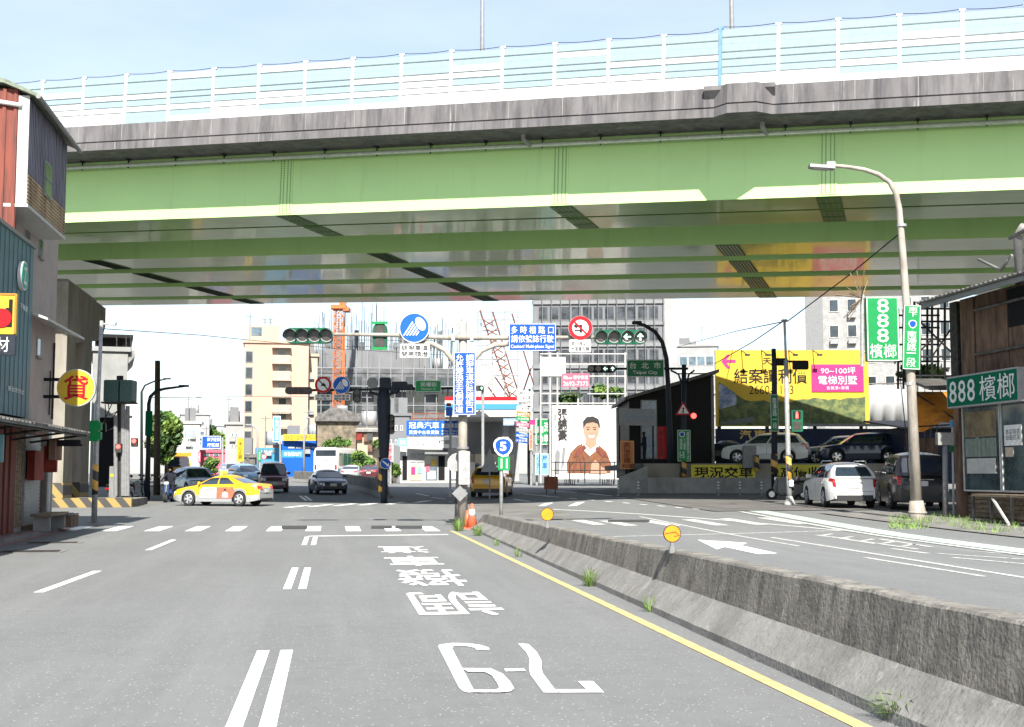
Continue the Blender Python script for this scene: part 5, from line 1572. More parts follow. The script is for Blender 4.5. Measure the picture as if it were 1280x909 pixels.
# glazed front
def pane(x0, x1, y0, y1):
    a0, a1 = sx(x0), sx(x1)
    b = MB(); w_ = .05
    b.bx(a0, a0 + w_, -.05, .02, zb, zt); b.bx(a1 - w_, a1, -.05, .02, zb, zt); b.bx(a0 + w_, a1 - w_, -.05, .02, zb, zb + w_); b.bx(a0 + w_, a1 - w_, -.05, .02, zt - w_, zt)
    o = b.build('window', M_OFFW, e)
    b = MB(); b.bx(a0 + w_, a1 - w_, -.02, -.005, zb + w_, zt - w_); b.build('pane', M_SHOPG, o)
    return o
pane(1205, 1252, 0, 0); pane(1253, 1302, 0, 0); pane(1303, 1380, 0, 0)
cu = MB()                                                            # drawn curtain seen through the pane
a0, a1 = sx(1208), sx(1247)
for k in range(15):
    x = a0 + (a1 - a0) * k / 15
    cu.bx(x, x + (a1 - a0) / 16, -.035 - .012 * (k % 2), -.028, sz(1228, 571), sz(1228, 548))
cu.build('curtain', mat('curtain_green_grey', (.16, .20, .17), .8), e)
b = MB(); b.bx(a0, a1, -.032, -.026, sz(1228, 546), sz(1228, 514)); b.build('stained_blind', mat('stained_blind', (.20, .15, .08), .8, var=.3, scale=2), e)
b = MB(); b.bx(sx(1210), sx(1246), -.056, -.036, sz(1228, 592), sz(1228, 573)); b.build('white_board', M_OFFW, e)
b = MB(); b.bx(sx(1257), sx(1279), -.035, -.024, sz(1268, 557), sz(1268, 531)); o = b.build('paper_notice', M_WHITE, e)
txt('本店現貨\n幼齒白灰', o, M_IRON, sx(1259), sx(1277), sz(1268, 550), sz(1268, 536), -.038, bold=.0)
b = MB(); b.bx(sx(1258), sx(1268), -.035, -.024, sz(1268, 571), sz(1268, 559)); b.build('paper_notice', M_CREAM, e)
# deck before the window
b = MB(); b.bx(sx(1212, .9), 6, -.9, -.1, zb - .12, zb - .05); o = b.build('deck', M_WOODP, e)
for px in (1214, 1236, 1262):
    b = MB(); x = sx(px, .85); b.bx(x - .035, x + .035, -.87, -.80, 0, zb - .12); b.build('leg', M_TIN, o)
b = MB(); b.tube([(sx(1238, .85), -.84, zb - .15), (sx(1258, 1.2), -1.2, .0)], .045, 6); b.build('strut', M_OFFW, o)
# sign of the shop
t = thing('shop_sign', 'long dark green shop sign with white numerals and characters over the glazed front', 'sign', (RX - .35, 38, g_shop), R(-90))
sg = Wall.__new__(Wall); sg.X, sg.Y, sg.z, sg.side, sg.e = RX - .35, 38.0, g_shop, -1, t
a, c = sg.p(1186, 511), sg.p(1274, 460)
z0, z1 = sg.p(1186, 511)[1], sg.p(1186, 472)[1]
b = MB(); b.rbox(((a[0] + c[0]) / 2, .1, (z0 + z1) / 2), (c[0] - a[0], .3, z1 - z0), .03); b.build('sign_box', M_LGREY, t)
b = MB(); b.bx(a[0] + .05, c[0] - .05, -.058, -.051, z0 + .05, z1 - .05); b.build('sign_face', M_DGREEN, t)
L_ = c[0] - a[0]
for k in range(3): txt('8', t, M_WHITE, a[0] + L_ * (.045 + .135 * k), a[0] + L_ * (.155 + .135 * k), z0 + .15, z1 - .15, -.066, bold=.006)
txt('檳榔', t, M_WHITE, a[0] + L_ * .49, a[0] + L_ * .96, z0 + .12, z1 - .12, -.066, bold=0)
# upper storey of brown panels and its tin roof
up = Wall('old_house', 'dark brown panelled upper house with a corrugated tin roof above the betel nut shop', 'house', RX + .4, 38.0, g_shop, side=-1)
e = up.e
hz0, hz1 = zt + .55, up.p(1200, 375)[1]
b = MB(); x = up.p(1187, 430)[0]; b.bx(x, x + .5, 0.02, 5, hz0, hz1); b.build('side_wall', M_IRON, e)
for k, (x0, x1) in enumerate(((1201, 1218), (1220, 1260), (1262, 1300), (1302, 1340))):
    b = MB(); b.bx(up.p(x0, 430)[0], up.p(x1, 430)[0], 0, .06, hz0, hz1); b.build('wall_panel', M_BROWN, e)
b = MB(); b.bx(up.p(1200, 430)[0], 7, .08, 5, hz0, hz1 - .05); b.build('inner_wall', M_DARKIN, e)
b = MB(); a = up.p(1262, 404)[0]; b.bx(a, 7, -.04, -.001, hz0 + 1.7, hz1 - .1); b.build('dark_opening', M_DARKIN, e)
b = MB()
for py in (444, 388): z = up.p(1220, py)[1]; b.tube([(up.p(1222, 430)[0], -.06, z), (7, -.06, z)], .045, 8)
b.build('rail', M_TIN, e)
rt = up.p(1145, 381, 1.2)[1]; rxl = up.p(1146, 381, 1.2)[0]
b = MB()
b.prism_yz([(-1.2, rt), (-1.2, rt + .05), (5, rt + 1.5), (5, rt + 1.4)], rxl, 8)
for k in range(44): b.prism_yz([(-1.23, rt + .045), (-1.23, rt + .085), (5, rt + 1.54), (5, rt + 1.5)], rxl + .27 * k, rxl + .27 * k + .10)
b.build('roof', M_TIN, e)
b = MB(); b.bx(rxl + .05, 8, -1.12, -1.05, rt - .16, rt - .005); b.build('eave_beam', M_GREY, e)
b = MB(); b.tube([(up.p(1252, 380)[0], .6, rt - .3), (up.p(1252, 380)[0], .6, rt + 1.75), (up.p(1252, 380)[0] + .35, .6, rt + 1.95)], .13, 12); b.build('flue', M_CONC2, e, True)
b = MB(); b.tube([(up.p(1256, 350)[0], .2, rt + 1.6), (8, .2, rt + 2.1)], .06, 8); b.build('duct', M_CONC2, e, True)
b = MB(); b.tube([(up.p(1213, 350)[0], .3, rt + 1.3), (up.p(1240, 350)[0], .3, rt + .75), (up.p(1254, 350)[0], .3, rt + 1.1)], .05, 8); b.build('bent_pipe', M_CONC2, e, True)
# open steel frame left of it
T = Th('scaffold', 'black open scaffold frame beside the brown upper house', 'scaffold', 1172, 478, 47)
b = MB()
for px in (1143, 1150, 1165, 1181, 1195):
    for off in (0, 2.0): b.tube([T.p(px, 482, off), T.p(px, 377, off)], .045, 6)
for py in (386, 402, 424, 446, 470):
    for off in (0, 2.0): b.tube([T.p(1141, py, off), T.p(1197, py, off)], .04, 6)
b.tube([T.p(1150, 402), T.p(1195, 446)], .035, 6); b.tube([T.p(1165, 446), T.p(1195, 402)], .035, 6); b.tube([T.p(1143, 446), T.p(1165, 424)], .035, 6)
b.build('frame', M_BLACK, T.e)
# orange tarpaulin on its frame
T = Th('awning', 'faded orange tarpaulin awning stretched beside the green shop sign', 'awning', 1150, 545, 46)
b = MB(); n = 10; q = []
for j in range(n + 1):
    for i in range(n + 1):
        u, v = i / n, j / n
        x = lerp(lerp(1118, 1150, v), lerp(1194, 1196, v), u); y = lerp(538, 488, v) + 5 * math.sin(u * 9) * (1 - v) - (6 * u * (1 - v))
        q.append(T.p(x, y, -1.8 + 2.6 * v - .1 * math.sin(math.pi * v)))
b.add(q, [(j * (n + 1) + i, j * (n + 1) + i + 1, (j + 1) * (n + 1) + i + 1, (j + 1) * (n + 1) + i) for j in range(n) for i in range(n)])
o = b.build('tarpaulin', M_TARP, T.e, True)
m_ = o.modifiers.new('solid', 'SOLIDIFY'); m_.thickness = .015
b = MB(); b.tube([T.p(1119, 536, -1.8), T.p(1194, 532, -1.8)], .03, 6); b.tube([T.p(1150, 488, .8), T.p(1176, 528, -1.7)], .03, 6); b.tube([T.p(1192, 640, -1.8), T.p(1192, 530, -1.8)], .04, 6); b.tube([T.p(1121, 640, -1.8), T.p(1121, 535, -1.8)], .03, 6); b.build('frame', M_IRON, T.e)
b = MB()
a, c = T.p(1144, 488), T.p(1188, 478)
b.prism_yz([(-1.6, a.z - .1), (-1.6, a.z), (1.0, a.z + .5), (1.0, a.z + .4)], a.x, c.x); b.build('tin_hood', M_TIN, T.e)

# tall street lamp in front
T = Th('street_lamp', 'tall weathered street lamp with a long curved arm in front of the shop', 'street lamp', 1147, 656, 39.0, ground=True)
b = MB(); pts = [T.p(*q) for q in ((1147, 656), (1145.5, 626))]
b.tube([T.p(1147, 656), T.p(1146.5, 640), T.p(1145.5, 626)], [.26, .255, .20], 16)
b.tube([T.p(1147, 642), T.p(1147, 639.5)], .275, 16); b.build('base', M_POLEW, T.e, True)
b = MB(); b.tube([T.p(1145.5, 627), T.p(1139, 480), T.p(1133, 380), T.p(1128, 310), T.p(1124, 262), T.p(1120, 242), T.p(1112, 228), T.p(1098, 218), T.p(1080, 212), T.p(1058, 208.5), T.p(1040, 207)], [.17, .14, .12, .105, .095, .09, .08, .075, .065, .06, .055], 14); b.build('pole', M_POLEW, T.e, True)
b = MB(); q = T.p(1027, 209); b.box(q, (.78, .32, .10), 0, 0, R(4)); q = T.p(1038, 205); b.rbox(q, (.28, .2, .12), .04); o = b.build('lamp_head', M_LGREY, T.e)
b = MB(); q = T.p(1025, 211); b.box((q.x, q.y, q.z - .02), (.5, .24, .02), 0, 0, R(4)); b.build('lens', M_OFFW, o)
b = MB()
for py in (282, 480, 560): q = T.p(1127 + (py - 282) * .055, py); b.tube([(q.x, q.y, q.z - .04), (q.x, q.y, q.z + .04)], .15, 12)
b.build('clamp_band', M_GALV, T.e)
S = Th('street_sign', 'narrow green road name sign with a small blue shield on the tall lamp post', 'street sign', 1138, 462, 38.8)
S.e.rotation_euler.y = R(2.5)
board(S, 1128, 381.5, 1147.5, 462, M_LGREEN, frame=.03)
ptext(S, '南下', 1132.5, 384, 1143, 396, M_WHITE, -.03, 0, True)
b = MB(); q = S.p(1138, 405); b.prism_xz(shield(q.x, q.z, .13, 0), -.034, -.03); o = b.build('shield', M_WHITE, S.e)
b = MB(); b.prism_xz(shield(q.x, q.z, .13, 0, .78), -.039, -.0345); b.build('shield_field', M_BLUE, o)
ptext(S, '南港路', 1132, 414, 1143.5, 439, M_WHITE, -.03, .005, True); ptext(S, '一段', 1132, 441, 1143.5, 459, M_WHITE, -.03, .005, True)
# the vertical green 888 sign
S = Th('vertical_sign', 'upright green box sign with three white eights and two characters', 'sign', 1101, 452, 43.5)
o, yy = board(S, 1083, 372, 1121, 452, M_LGREEN, 'sign_box', th=.3, frame=.04)
for k in range(3): ptext(S, '8', 1095, 374.5 + 18.5 * k, 1109, 391.5 + 18.5 * k, M_WHITE, yy, .004)
ptext(S, '檳榔', 1086, 430.5, 1118.5, 448, M_WHITE, yy, 0)
b = MB(); b.tube([S.p(1079, 458, .1), S.p(1079, 368, .1)], .07, 10); b.tube([S.p(1120, 392, .1), S.p(1146, 392, 2.5)], .04, 6); b.tube([S.p(1120, 446, .1), S.p(1146, 446, 2.5)], .04, 6); b.tube([S.p(1079, 385, .1), S.p(1090, 385, .1)], .04, 6); b.tube([S.p(1079, 440, .1), S.p(1090, 440, .1)], .04, 6); b.build('post', M_GALV, S.e)
b = MB()
random.seed(5)
for k in range(13):
    a = R(random.uniform(60, 240)); l_ = random.uniform(.5, 1.0); q = S.p(1078, 372, .05)
    b.tube([q, (q.x + l_ * math.cos(a), q.y + random.uniform(-.4, .4), q.z + l_ * math.sin(a))], .018, 4)
b.build('dry_twigs', M_WOODP, S.e)

# striped signal pole on the right corner
T = Th('signal_pole', 'slim pale pole with a striped sleeve and a red pedestrian light on the right corner', 'signal pole', 987, 633, 50.0, ground=True)
e = T.e
b = MB(); b.tube([(0, 0, 0), T.p(986, 600), T.p(984, 520), T.p(982.5, 450)], [.11, .10, .095, .09], 12); b.tube([T.p(982.5, 452), T.p(980.5, 400)], .05, 8); b.build('pole', M_GALV, e, True)
b = MB(); b.tube([(0, 0, 0), (0, 0, .12), (0, 0, .35)], [.26, .2, .11], 12); b.build('foot', M_OFFW, e, True)
b = MB(); b.tube([T.p(986.6, 601), T.p(985.6, 569)], .112, 12); b.build('hazard_sleeve', M_HAZP, e, True)
b = MB(); q = T.p(988, 604); b.rbox((q.x, q.y - .12, q.z), (.16, .14, .25), .03); b.build('push_button_box', M_WHITE, e)
b = MB(); a, c = T.p(988.5, 540), T.p(1002, 513); b.rbox(((a.x + c.x) / 2, -.12, (a.z + c.z) / 2), (c.x - a.x, .2, c.z - a.z), .06); o = b.build('pedestrian_signal', M_TLGREEN, e)
b = MB(); q = T.p(994.5, 519.5); b.bx(q.x - .15, q.x + .15, -.235, -.221, q.z - .15, q.z + .15); b.build('lens', M_BLACK, o)
b = MB(); b.bx(q.x - .05, q.x + .05, -.245, -.236, q.z - .12, q.z + .05); b.disc((q.x, q.z + .09), .04, -.245, -.236, 10); b.build('lit_figure', M_LEDR, o)
b = MB(); q = T.p(994.5, 532.5); b.bx(q.x - .15, q.x + .15, -.235, -.221, q.z - .15, q.z + .15); b.build('lens', M_LENSD, o)
b = MB(); q = T.p(980.5, 401); b.rbox(q, (.22, .15, .1), .03); b.build('cap', M_GREY, e)
# dark signal post with its street name sign
T = Th('signal_pole', 'black post with dark signal heads seen from behind before the yellow billboard', 'signal pole', 967, 612, 57.0)
b = MB(); b.tube([T.p(968, 618), T.p(968, 460), T.p(967, 436)], [.14, .12, .1], 10); b.tube([T.p(964, 456), T.p(976, 452), T.p(1008, 452)], .05, 8); b.build('pole', M_DKPOLE, T.e, True)
b = MB(); a, c = T.p(991, 462), T.p(1010, 451); b.rbox(((a.x + c.x) / 2, 0, (a.z + c.z) / 2), (c.x - a.x, .2, c.z - a.z), .05); a, c = T.p(970, 457), T.p(984, 448); b.rbox(((a.x + c.x) / 2, 0, (a.z + c.z) / 2), (c.x - a.x, .2, c.z - a.z), .05); b.build('traffic_signal', M_BLACK, T.e)
b = MB(); b.tube([T.p(968, 592), T.p(968, 568)], .155, 10); b.build('hazard_sleeve', M_HAZP, T.e, True)
S = Th('street_sign', 'dark green upright street name sign on the black post', 'street sign', 968, 540, 56.7)
board(S, 963.5, 493, 972.5, 539.5, M_SGREEN, frame=.025); ptext(S, '南港路一段', 965.8, 497, 970.4, 536, M_WHITE, -.03, 0, True)
# grey post with a box beside the shop
T = Th('meter_post', 'thick grey post carrying a weathered box beside the shop corner', 'meter post', 1182, 650, 40.5, ground=True)
b = MB(); b.tube([(0, 0, 0), T.p(1181.5, 556)], .085, 12); b.build('post', M_GREY, T.e, True)
b = MB(); a, c = T.p(1171, 556.5), T.p(1191, 541); b.rbox(((a.x + c.x) / 2, 0, (a.z + c.z) / 2), (c.x - a.x, .25, c.z - a.z), .03); b.build('box', M_CONC2, T.e)
T = Th('meter_post', 'thin pole with a blue cap and a small house number plate beside the shop', 'meter post', 1192, 640, 41.5, ground=True)
b = MB(); b.tube([(0, 0, 0), T.p(1190.5, 532)], .035, 8); b.build('post', M_OFFW, T.e)
b = MB(); q = T.p(1190.5, 530); b.tube([(q.x, q.y, q.z - .1), (q.x, q.y, q.z + .12)], .08, 10); b.build('cap', M_CYAN, T.e)
b = MB(); a, c = T.p(1186, 565), T.p(1198, 557); b.bx(a.x, c.x, -.08, -.06, a.z, c.z); b.build('plate', M_SGREEN, T.e)
b = MB(); a, c = T.p(1193, 564), T.p(1197.5, 557.8); b.bx(a.x, c.x, -.086, -.081, a.z, c.z); b.build('number', M_WHITE, T.e)

# ------------------------------------------------------------------ raised car lot
tag(sheet('parking_lot', M_LOT, fr(13.2, 34, 1.2), fr(43.5, 72, 1.5), 0.02), kind='structure')
T = Th('retaining_wall', 'pale concrete retaining wall with a ramped end below the raised car lot', 'wall', 880, 616, 64.0)
gb = gz(T.e.location.x, T.e.location.y); T.e.location.z = gb
T.inv = (Matrix.Translation(T.e.location) @ Matrix.Rotation(T.rz, 4, 'Z')).inverted()
zl = T.p(880, 597).z; zu = T.p(880, 580.5, 2).z
a = T.p(775, 600).x; c = T.p(812, 600).x; r_ = T.p(1125, 600).x
b = MB(); b.prism_xz([(c - .1, -.3), (c - .1, zl), (r_, zl), (r_, -.6)], 0, .35)
b.prism_xz([(a, -.3), (a, T.p(775, 597).z), (c - .101, T.p(812, 583).z), (c - .101, -.3)], .05, .9); b.build('lower_wall', M_CONC2, T.e)
zp = LOTZ - T.e.location.z
b = MB(); b.bx(c - .1, r_, 1.6, 2.0, -.3, zp - .01); b.bx(c - .1, r_, .351, 1.599, -.3, zl - .1); b.build('upper_wall', M_CONC, T.e)
b = MB(); b.bx(c - .5, r_ + 8, 2.001, 24, zp - .3, zp); b.build('lot_slab', M_LOT, T.e)
for x0, x1, body, lab in ((864, 944, '現況交車', 'long yellow banner with four black characters on the retaining wall'), (972, 1046, '高價收購', 'yellow banner with black characters partly hidden by the white parked car')):
    S = Th('banner', lab, 'banner', (x0 + x1) / 2, 600, 65.5)
    o, yy = board(S, x0, 581, x1, 600, mat('banner_yellow', (.52, .46, .03), .6, var=.08), 'cloth', th=.03, r=.02)
    ptext(S, body, x0 + 4, 583.5, x1 - 3, 597.5, M_BLACK, yy, .02)
# bollards before the wall
for k, (px, py) in enumerate(((798, 617), (773, 612), (898, 618.5), (925, 619.5), (952, 620.5))):
    T = Th('bollard', 'slim black and white flexible bollard on the shaded road before the retaining wall', 'bollard', px, py, 60.5, ground=True, group='flexible bollards along the retaining wall')
    b = MB(); b.tube([(0, 0, 0), (0, 0, .75)], .045, 8); b.tube([(0, 0, 0), (0, 0, .04)], .12, 8); b.build('post', M_GREY, T.e)
    b = MB()
    for z in (.34, .48, .62): b.tube([(0, 0, z), (0, 0, z + .06)], .049, 8)
    b.build('reflective_band', M_WHITE, T.e)
for px, py, lab in ((855, 588, 'short striped post on the wall left of the yellow banner'), (946, 581, 'striped post on the wall before the white car door')):
    T = Th('hazard_post', lab, 'post', px, py + 8, 64.9)
    b = MB(); b.tube([(0, 0, 0), T.p(px, py - 12)], .12, 10); b.build('post', M_HAZP, T.e, True)
    if px > 900:
        b = MB(); a, c = T.p(930, 585, .2), T.p(946, 557, .2); b.rbox(((a.x + c.x) / 2, .3, (a.z + c.z) / 2), (c.x - a.x, .3, c.z - a.z), .04); b.build('cabinet', M_GREY, T.e)

# showroom
T = Th('showroom', 'black car showroom with a sloping roof edge above the ramp wall', 'showroom', 836, 585, 71.0)
a, c = T.p(787, 590), T.p(893, 590); zl_, zr_ = T.p(787, 500).z, T.p(893, 467).z
b = MB(); b.prism_xz([(a.x, -.6), (a.x, zl_), (c.x, zr_), (c.x, -.6)], 0, 9); b.build('black_wall', M_BLACK, T.e)
b = MB(); b.prism_xz([(a.x - .3, zl_ - .05), (a.x - .3, zl_ + .12), (c.x + .2, zr_ + .18), (c.x + .2, zr_ + .0)], -.9, 9); b.build('roof', M_TIN, T.e)
b = MB(); p0, p1 = T.p(801, 574), T.p(821, 500); b.bx(p0.x, p1.x, -.05, -.001, p0.z, p1.z); o = b.build('window', M_GREY, T.e)
b = MB(); b.bx(p0.x + .08, p1.x - .05, -.056, -.051, p0.z + .08, p1.z - .05); b.build('pane', mat('bright_pane', (.34, .42, .50), .2), o)
b = MB(); p0 = T.p(890, 590); p1 = T.p(892, 470); b.bx(p0.x, p1.x, -.06, -.001, p0.z, p1.z); b.build('downpipe', M_GREY, T.e)
S = Th('shop_board', 'slanted pale grey sign board with faded blue characters before the showroom', 'sign', 797, 536, 68.5, rz=R(24))
a, c = S.p(775, 530), S.p(819, 530); z0, z1 = S.p(797, 532).z, S.p(797, 511).z
b = MB(); b.rbox((0, 0, (z0 + z1) / 2), (2.2, .06, z1 - z0), .02); b.build('sign_board', M_LGREY, S.e)
txt('信德車業', S.e, mat('faded_blue', (.22, .30, .40), .6), -.85, .85, z0 + .22, z1 - .22, -.04, bold=0)
b = MB(); b.tube([(-1.05, .1, z0 - 2.0), (-1.05, .1, z1)], .05, 8); b.tube([(1.0, .1, z0 - 2.0), (1.0, .1, z1)], .05, 8); b.build('post', M_IRON, S.e)

# yellow billboard on its dark base
T = Th('billboard', 'large yellow property billboard with red arrow, black characters and a wooded scene below', 'billboard', 990, 533, 80.0)
o, yy = board(T, 895, 438, 1084, 533, M_BBYEL, 'panel', th=.3, r=.02)
b = MB(); a, c = T.p(895, 533), T.p(1084, 438)
random.seed(9)
yv = yy - .006
W0, W1, Z0_ = a.x + .06, c.x - .06, a.z + .06
def tf(px, py): q = T.p(px, py); return (q.x, yv, q.z)
edge_ = [(898, 532), (898, 478), (905, 482), (916, 490), (921, 494), (930, 500)] + [(930 + 8 * i, 502 + random.uniform(-2, 2) - (3 if i > 8 else 0)) for i in range(1, 19)] + [(1081, 496), (1081, 532)]
b.poly([tf(*q) for q in edge_])
b.build('wooded_scene', mat('print_woods', (.035, .06, .02), .6, var=.4, scale=3.0, col2=(.13, .15, .04), lo=.42, hi=.62), T.e)
b = MB(); yv -= .004
b.poly([tf(*q) for q in ((898, 480), (907, 483), (920, 494), (920, 506), (898, 512))]); b.build('printed_houses', mat('print_houses', (.10, .14, .24), .6, var=.5, scale=1.5, col2=(.4, .45, .55)), T.e)
b = MB(); b.poly([tf(*q) for q in ((902, 528), (940, 521), (942, 527), (905, 532))]); b.build('printed_path', M_CITYG, T.e)
b = MB(); yv -= .003
b.poly([tf(*q) for q in ((901, 452), (908, 443.5), (913, 443.5), (907.5, 450), (919, 450), (919, 454), (907.5, 454), (913, 461), (908, 461))]); b.build('arrow', M_PINK, T.e)
yq = yv + .008
ptext(T, '天鑽', 953, 447, 974, 456, M_BLACK, yq, .02); ptext(T, '禾泰', 961, 443, 968, 445.5, M_BLACK, yq, 0)
ptext(T, '結案讓利價', 917, 461, 1008, 480, M_BLACK, yq, .012)
ptext(T, '2660-1133', 936, 482, 991, 493, M_BLACK, yq, -.006)
b = MB(); a, c = T.p(1014, 490), T.p(1078, 456); b.bx(a.x, c.x, yv - .05, yv - .03, a.z, c.z); o = b.build('pink_banner', M_PINK, T.e)
ptext(T, '90~100坪', 1025, 459.5, 1068, 468, M_WHITE, yv - .05, 0, parent=o); ptext(T, '電梯別墅', 1022, 470, 1070, 481, M_WHITE, yv - .05, .005, parent=o); ptext(T, '含裝潢+傢俱', 1032, 483, 1060, 487.5, M_WHITE, yv - .05, 0, parent=o)
b = MB()
for px in (900, 960, 1020, 1078): b.tube([T.p(px, 585, .3), T.p(px, 440, .3)], .12, 8)
b.build('post', M_IRON, T.e)
b = MB()
for px in (926, 951, 985, 1015): b.tube([T.p(px, 438, -.1), T.p(px + 4, 446, -1.2)], .03, 5); b.rbox(T.p(px + 4, 446, -1.2), (.3, .15, .12), .03)
b.build('spot_lamp', M_IRON, T.e)
T = Th('dealer_board', 'long dark blue fascia with gold characters under the yellow billboard', 'sign', 1000, 566, 78.5)
board(T, 895, 536, 1150, 592, M_NAVY, 'fascia', th=.2)
for ch, x0 in (('汽', 924), ('車', 942), ('買', 960), ('賣', 978)): ptext(T, ch, x0, 537.5, x0 + 15, 549, M_GOLD, -.10, .02)
b = MB(); q = T.p(1063, 532); b.bx(T.p(1000, 532).x, T.p(1145, 532).x, -.4, .1, q.z - .05, q.z + .1); b.build('rail', M_GREY, T.e)
T = Th('canvas_wall', 'plain pale grey canvas hoarding between the yellow billboard and the lamp post', 'hoarding', 1115, 535, 86)
b = MB(); n = 12; q = []
for j in range(2):
    for i in range(n + 1): q.append(T.p(1084 + 62 * i / n, 533 - 52 * j, .15 * math.sin(i * 1.9) * (1 - .6 * j)))
b.add(q, [(i, i + 1, n + 2 + i, n + 1 + i) for i in range(n)]); o = b.build('canvas', M_CITYL, T.e, True); m_ = o.modifiers.new('solid', 'SOLIDIFY'); m_.thickness = .02
b = MB(); b.tube([T.p(1083, 592), T.p(1083, 478)], .06, 6); b.tube([T.p(1147, 592), T.p(1147, 478)], .06, 6); b.tube([T.p(1082, 480), T.p(1148, 479)], .05, 6); b.build('frame', M_TIN, T.e)

T = Th('shed', 'dark tin shed added to cover the bright wall behind the black minivan under the tarpaulin', 'shed', 1165, 600, 66)  # added shed: dark fill over the bright wall seen behind the minivan
b = MB(); a, c = T.p(1131, 605), T.p(1215, 534); b.bx(a.x, c.x, 0, 6, a.z, c.z); b.build('wall', M_NAVY, T.e)
b = MB(); b.prism_yz([(-.8, c.z - .1), (-.8, c.z - .02), (6.4, c.z + .6), (6.4, c.z + .5)], a.x - .3, c.x + .3); b.build('roof', M_TIN, T.e)
b = MB()
for k in range(5): b.bx(a.x + 1.0 * k, a.x + 1.0 * k + .05, -.02, -.001, a.z, c.z - .2)
b.build('batten', M_IRON, T.e)
b = MB(); q0, q1 = T.p(1150, 600), T.p(1172, 548); b.bx(q0.x, q1.x, -.05, -.021, q0.z, q1.z); b.build('door', M_BROWN, T.e)
# ------------------------------------------------------------------ background: buildings, signs, plants
def block(name, label, cat, x0, y0, x1, d, depth, wall, cols=0, rows=0, win=(.5, .5), top=.6, base=None, glass=None, roof=True, band=None, group=None, x_in=.6, turn=1.0, clutter=True, frame=None):
    """Building whose front fills columns x0..x1 of the photograph from y0 down to the ground, d metres away."""
    T = Th(name, label, cat, (x0 + x1) / 2, 592, d, rz=-math.atan(((x0 + x1) / 2 - 640) / F) * turn, ground=True, group=group)
    a, c = T.p(x0, 592), T.p(x1, y0)
    w_, h_ = c.x - a.x, c.z
    b = MB(); b.bx(a.x, c.x, 0, depth, -.5, h_); b.build('wall', wall, T.e)
    if roof:
        b = MB(); b.bx(a.x - .2, c.x + .2, -.2, depth + .2, h_ + .002, h_ + .35); b.build('parapet', wall, T.e)
    rnd = random.Random(int(x0 * 7 + y0))
    if depth > 8 and clutter:
        for k in range(2):
            b = MB(); x = lerp(a.x + 1, c.x - 1, rnd.random()); r_ = rnd.uniform(.5, .9); z = h_ + .35
            if rnd.random() < .5: b.tube([(x, 3, z), (x, 3, z + 1.5)], r_, 12); b.build('water_tank', M_LGREY, T.e, True)
            else: b.bx(x - r_, x + r_, 2, 4, z, z + rnd.uniform(1, 2)); b.build('roof_hut', M_CITYG, T.e)
        b = MB(); x = lerp(a.x, c.x, rnd.random()); b.tube([(x, 1, h_), (x, 1, h_ + 3.5)], .05, 4); b.tube([(x - .5, 1, h_ + 3.2), (x + .5, 1, h_ + 3.2)], .04, 4); b.build('aerial', M_GREY, T.e)
    cw, rh = (w_ - 2 * x_in) / max(1, cols), (h_ - top - 3.0) / max(1, rows)
    for r_ in range(rows):
        for k in range(cols):
            x, z = a.x + x_in + cw * (k + .5), 3.0 + rh * (r_ + .5)
            b = MB(); b.bx(x - cw * win[0] / 2, x + cw * win[0] / 2, -.06, -.002, z - rh * win[1] / 2, z + rh * win[1] / 2); o = b.build('window', frame or M_OFFW, T.e)
            b = MB(); b.bx(x - cw * win[0] / 2 + .08, x + cw * win[0] / 2 - .08, -.075, -.061, z - rh * win[1] / 2 + .08, z + rh * win[1] / 2 - .08); b.build('pane', glass or M_GLASSB, o)
            if rnd.random() < .3 and not band:
                b = MB(); b.bx(x - .35, x + .35, -.4, -.08, z - rh * win[1] / 2 - .6, z - rh * win[1] / 2 - .1); b.build('air_conditioner', M_LGREY, T.e)
        if band:
            b = MB(); z = 3.0 + rh * r_; b.bx(a.x - .15, c.x + .15, -.25, -.001, z - .25, z + .2); b.build('ledge', band, T.e)
    return T, a.x, c.x, h_

# beige apartment block
T, x0, x1, h = block('apartment_block', 'tall beige apartment block with recessed balconies and a roof house', 'apartment block', 303, 430, 386, 150, 16, M_BEIGE, roof=True)
b = MB(); a, c = T.p(310, 430), T.p(349, 406); b.bx(a.x, c.x, 1, 9, h + .3, c.z); b.build('roof_house', M_BEIGE, T.e)
b = MB(); q = T.p(314, 412); b.bx(q.x, q.x + 1.2, .94, .999, q.z - .6, q.z + .4); b.build('window', M_GLASSB, T.e)
for py in (445, 465, 486, 507, 526, 545):
    z = T.p(305, py).z
    b = MB(); b.bx(x0 + .1, x0 + 1.0, -.05, -.001, z - .8, z + .6); o = b.build('window', M_GREY, T.e)
    b = MB(); b.bx(x0 + .2, x0 + .9, -.06, -.051, z - .7, z + .5); b.build('pane', M_GLASSD, o)
    q0, q1 = T.p(341, py), T.p(363, py)
    b = MB(); b.bx(q0.x, q1.x, -.9, -.001, z - .95, z + .1); o = b.build('balcony', M_CREAM, T.e)
    b = MB(); b.bx(q0.x, q1.x, -.03, -.001, z + .101, z + .95); b.build('recess', mat('balcony_recess', (.30, .24, .19), .8), o)
    b = MB(); b.bx(q0.x + .7, q0.x + 1.5, -.05, -.031, z + .15, z + .85); b.build('pane', M_GLASSD, o)
    b = MB(); b.bx(q0.x - .1, q1.x + .1, -.95, -.001, z + .951, z + 1.15); b.build('canopy', M_CREAM, o)
b = MB()
for px in (331, 338): b.tube([T.p(px, 407, 3), T.p(px, 394, 3)], .05, 4); b.tube([T.p(px - 3, 396, 3), T.p(px + 3, 396, 3)], .05, 4); b.tube([T.p(px - 2, 399, 3), T.p(px + 2, 399, 3)], .05, 4)
b.build('aerial', M_GREY, T.e)
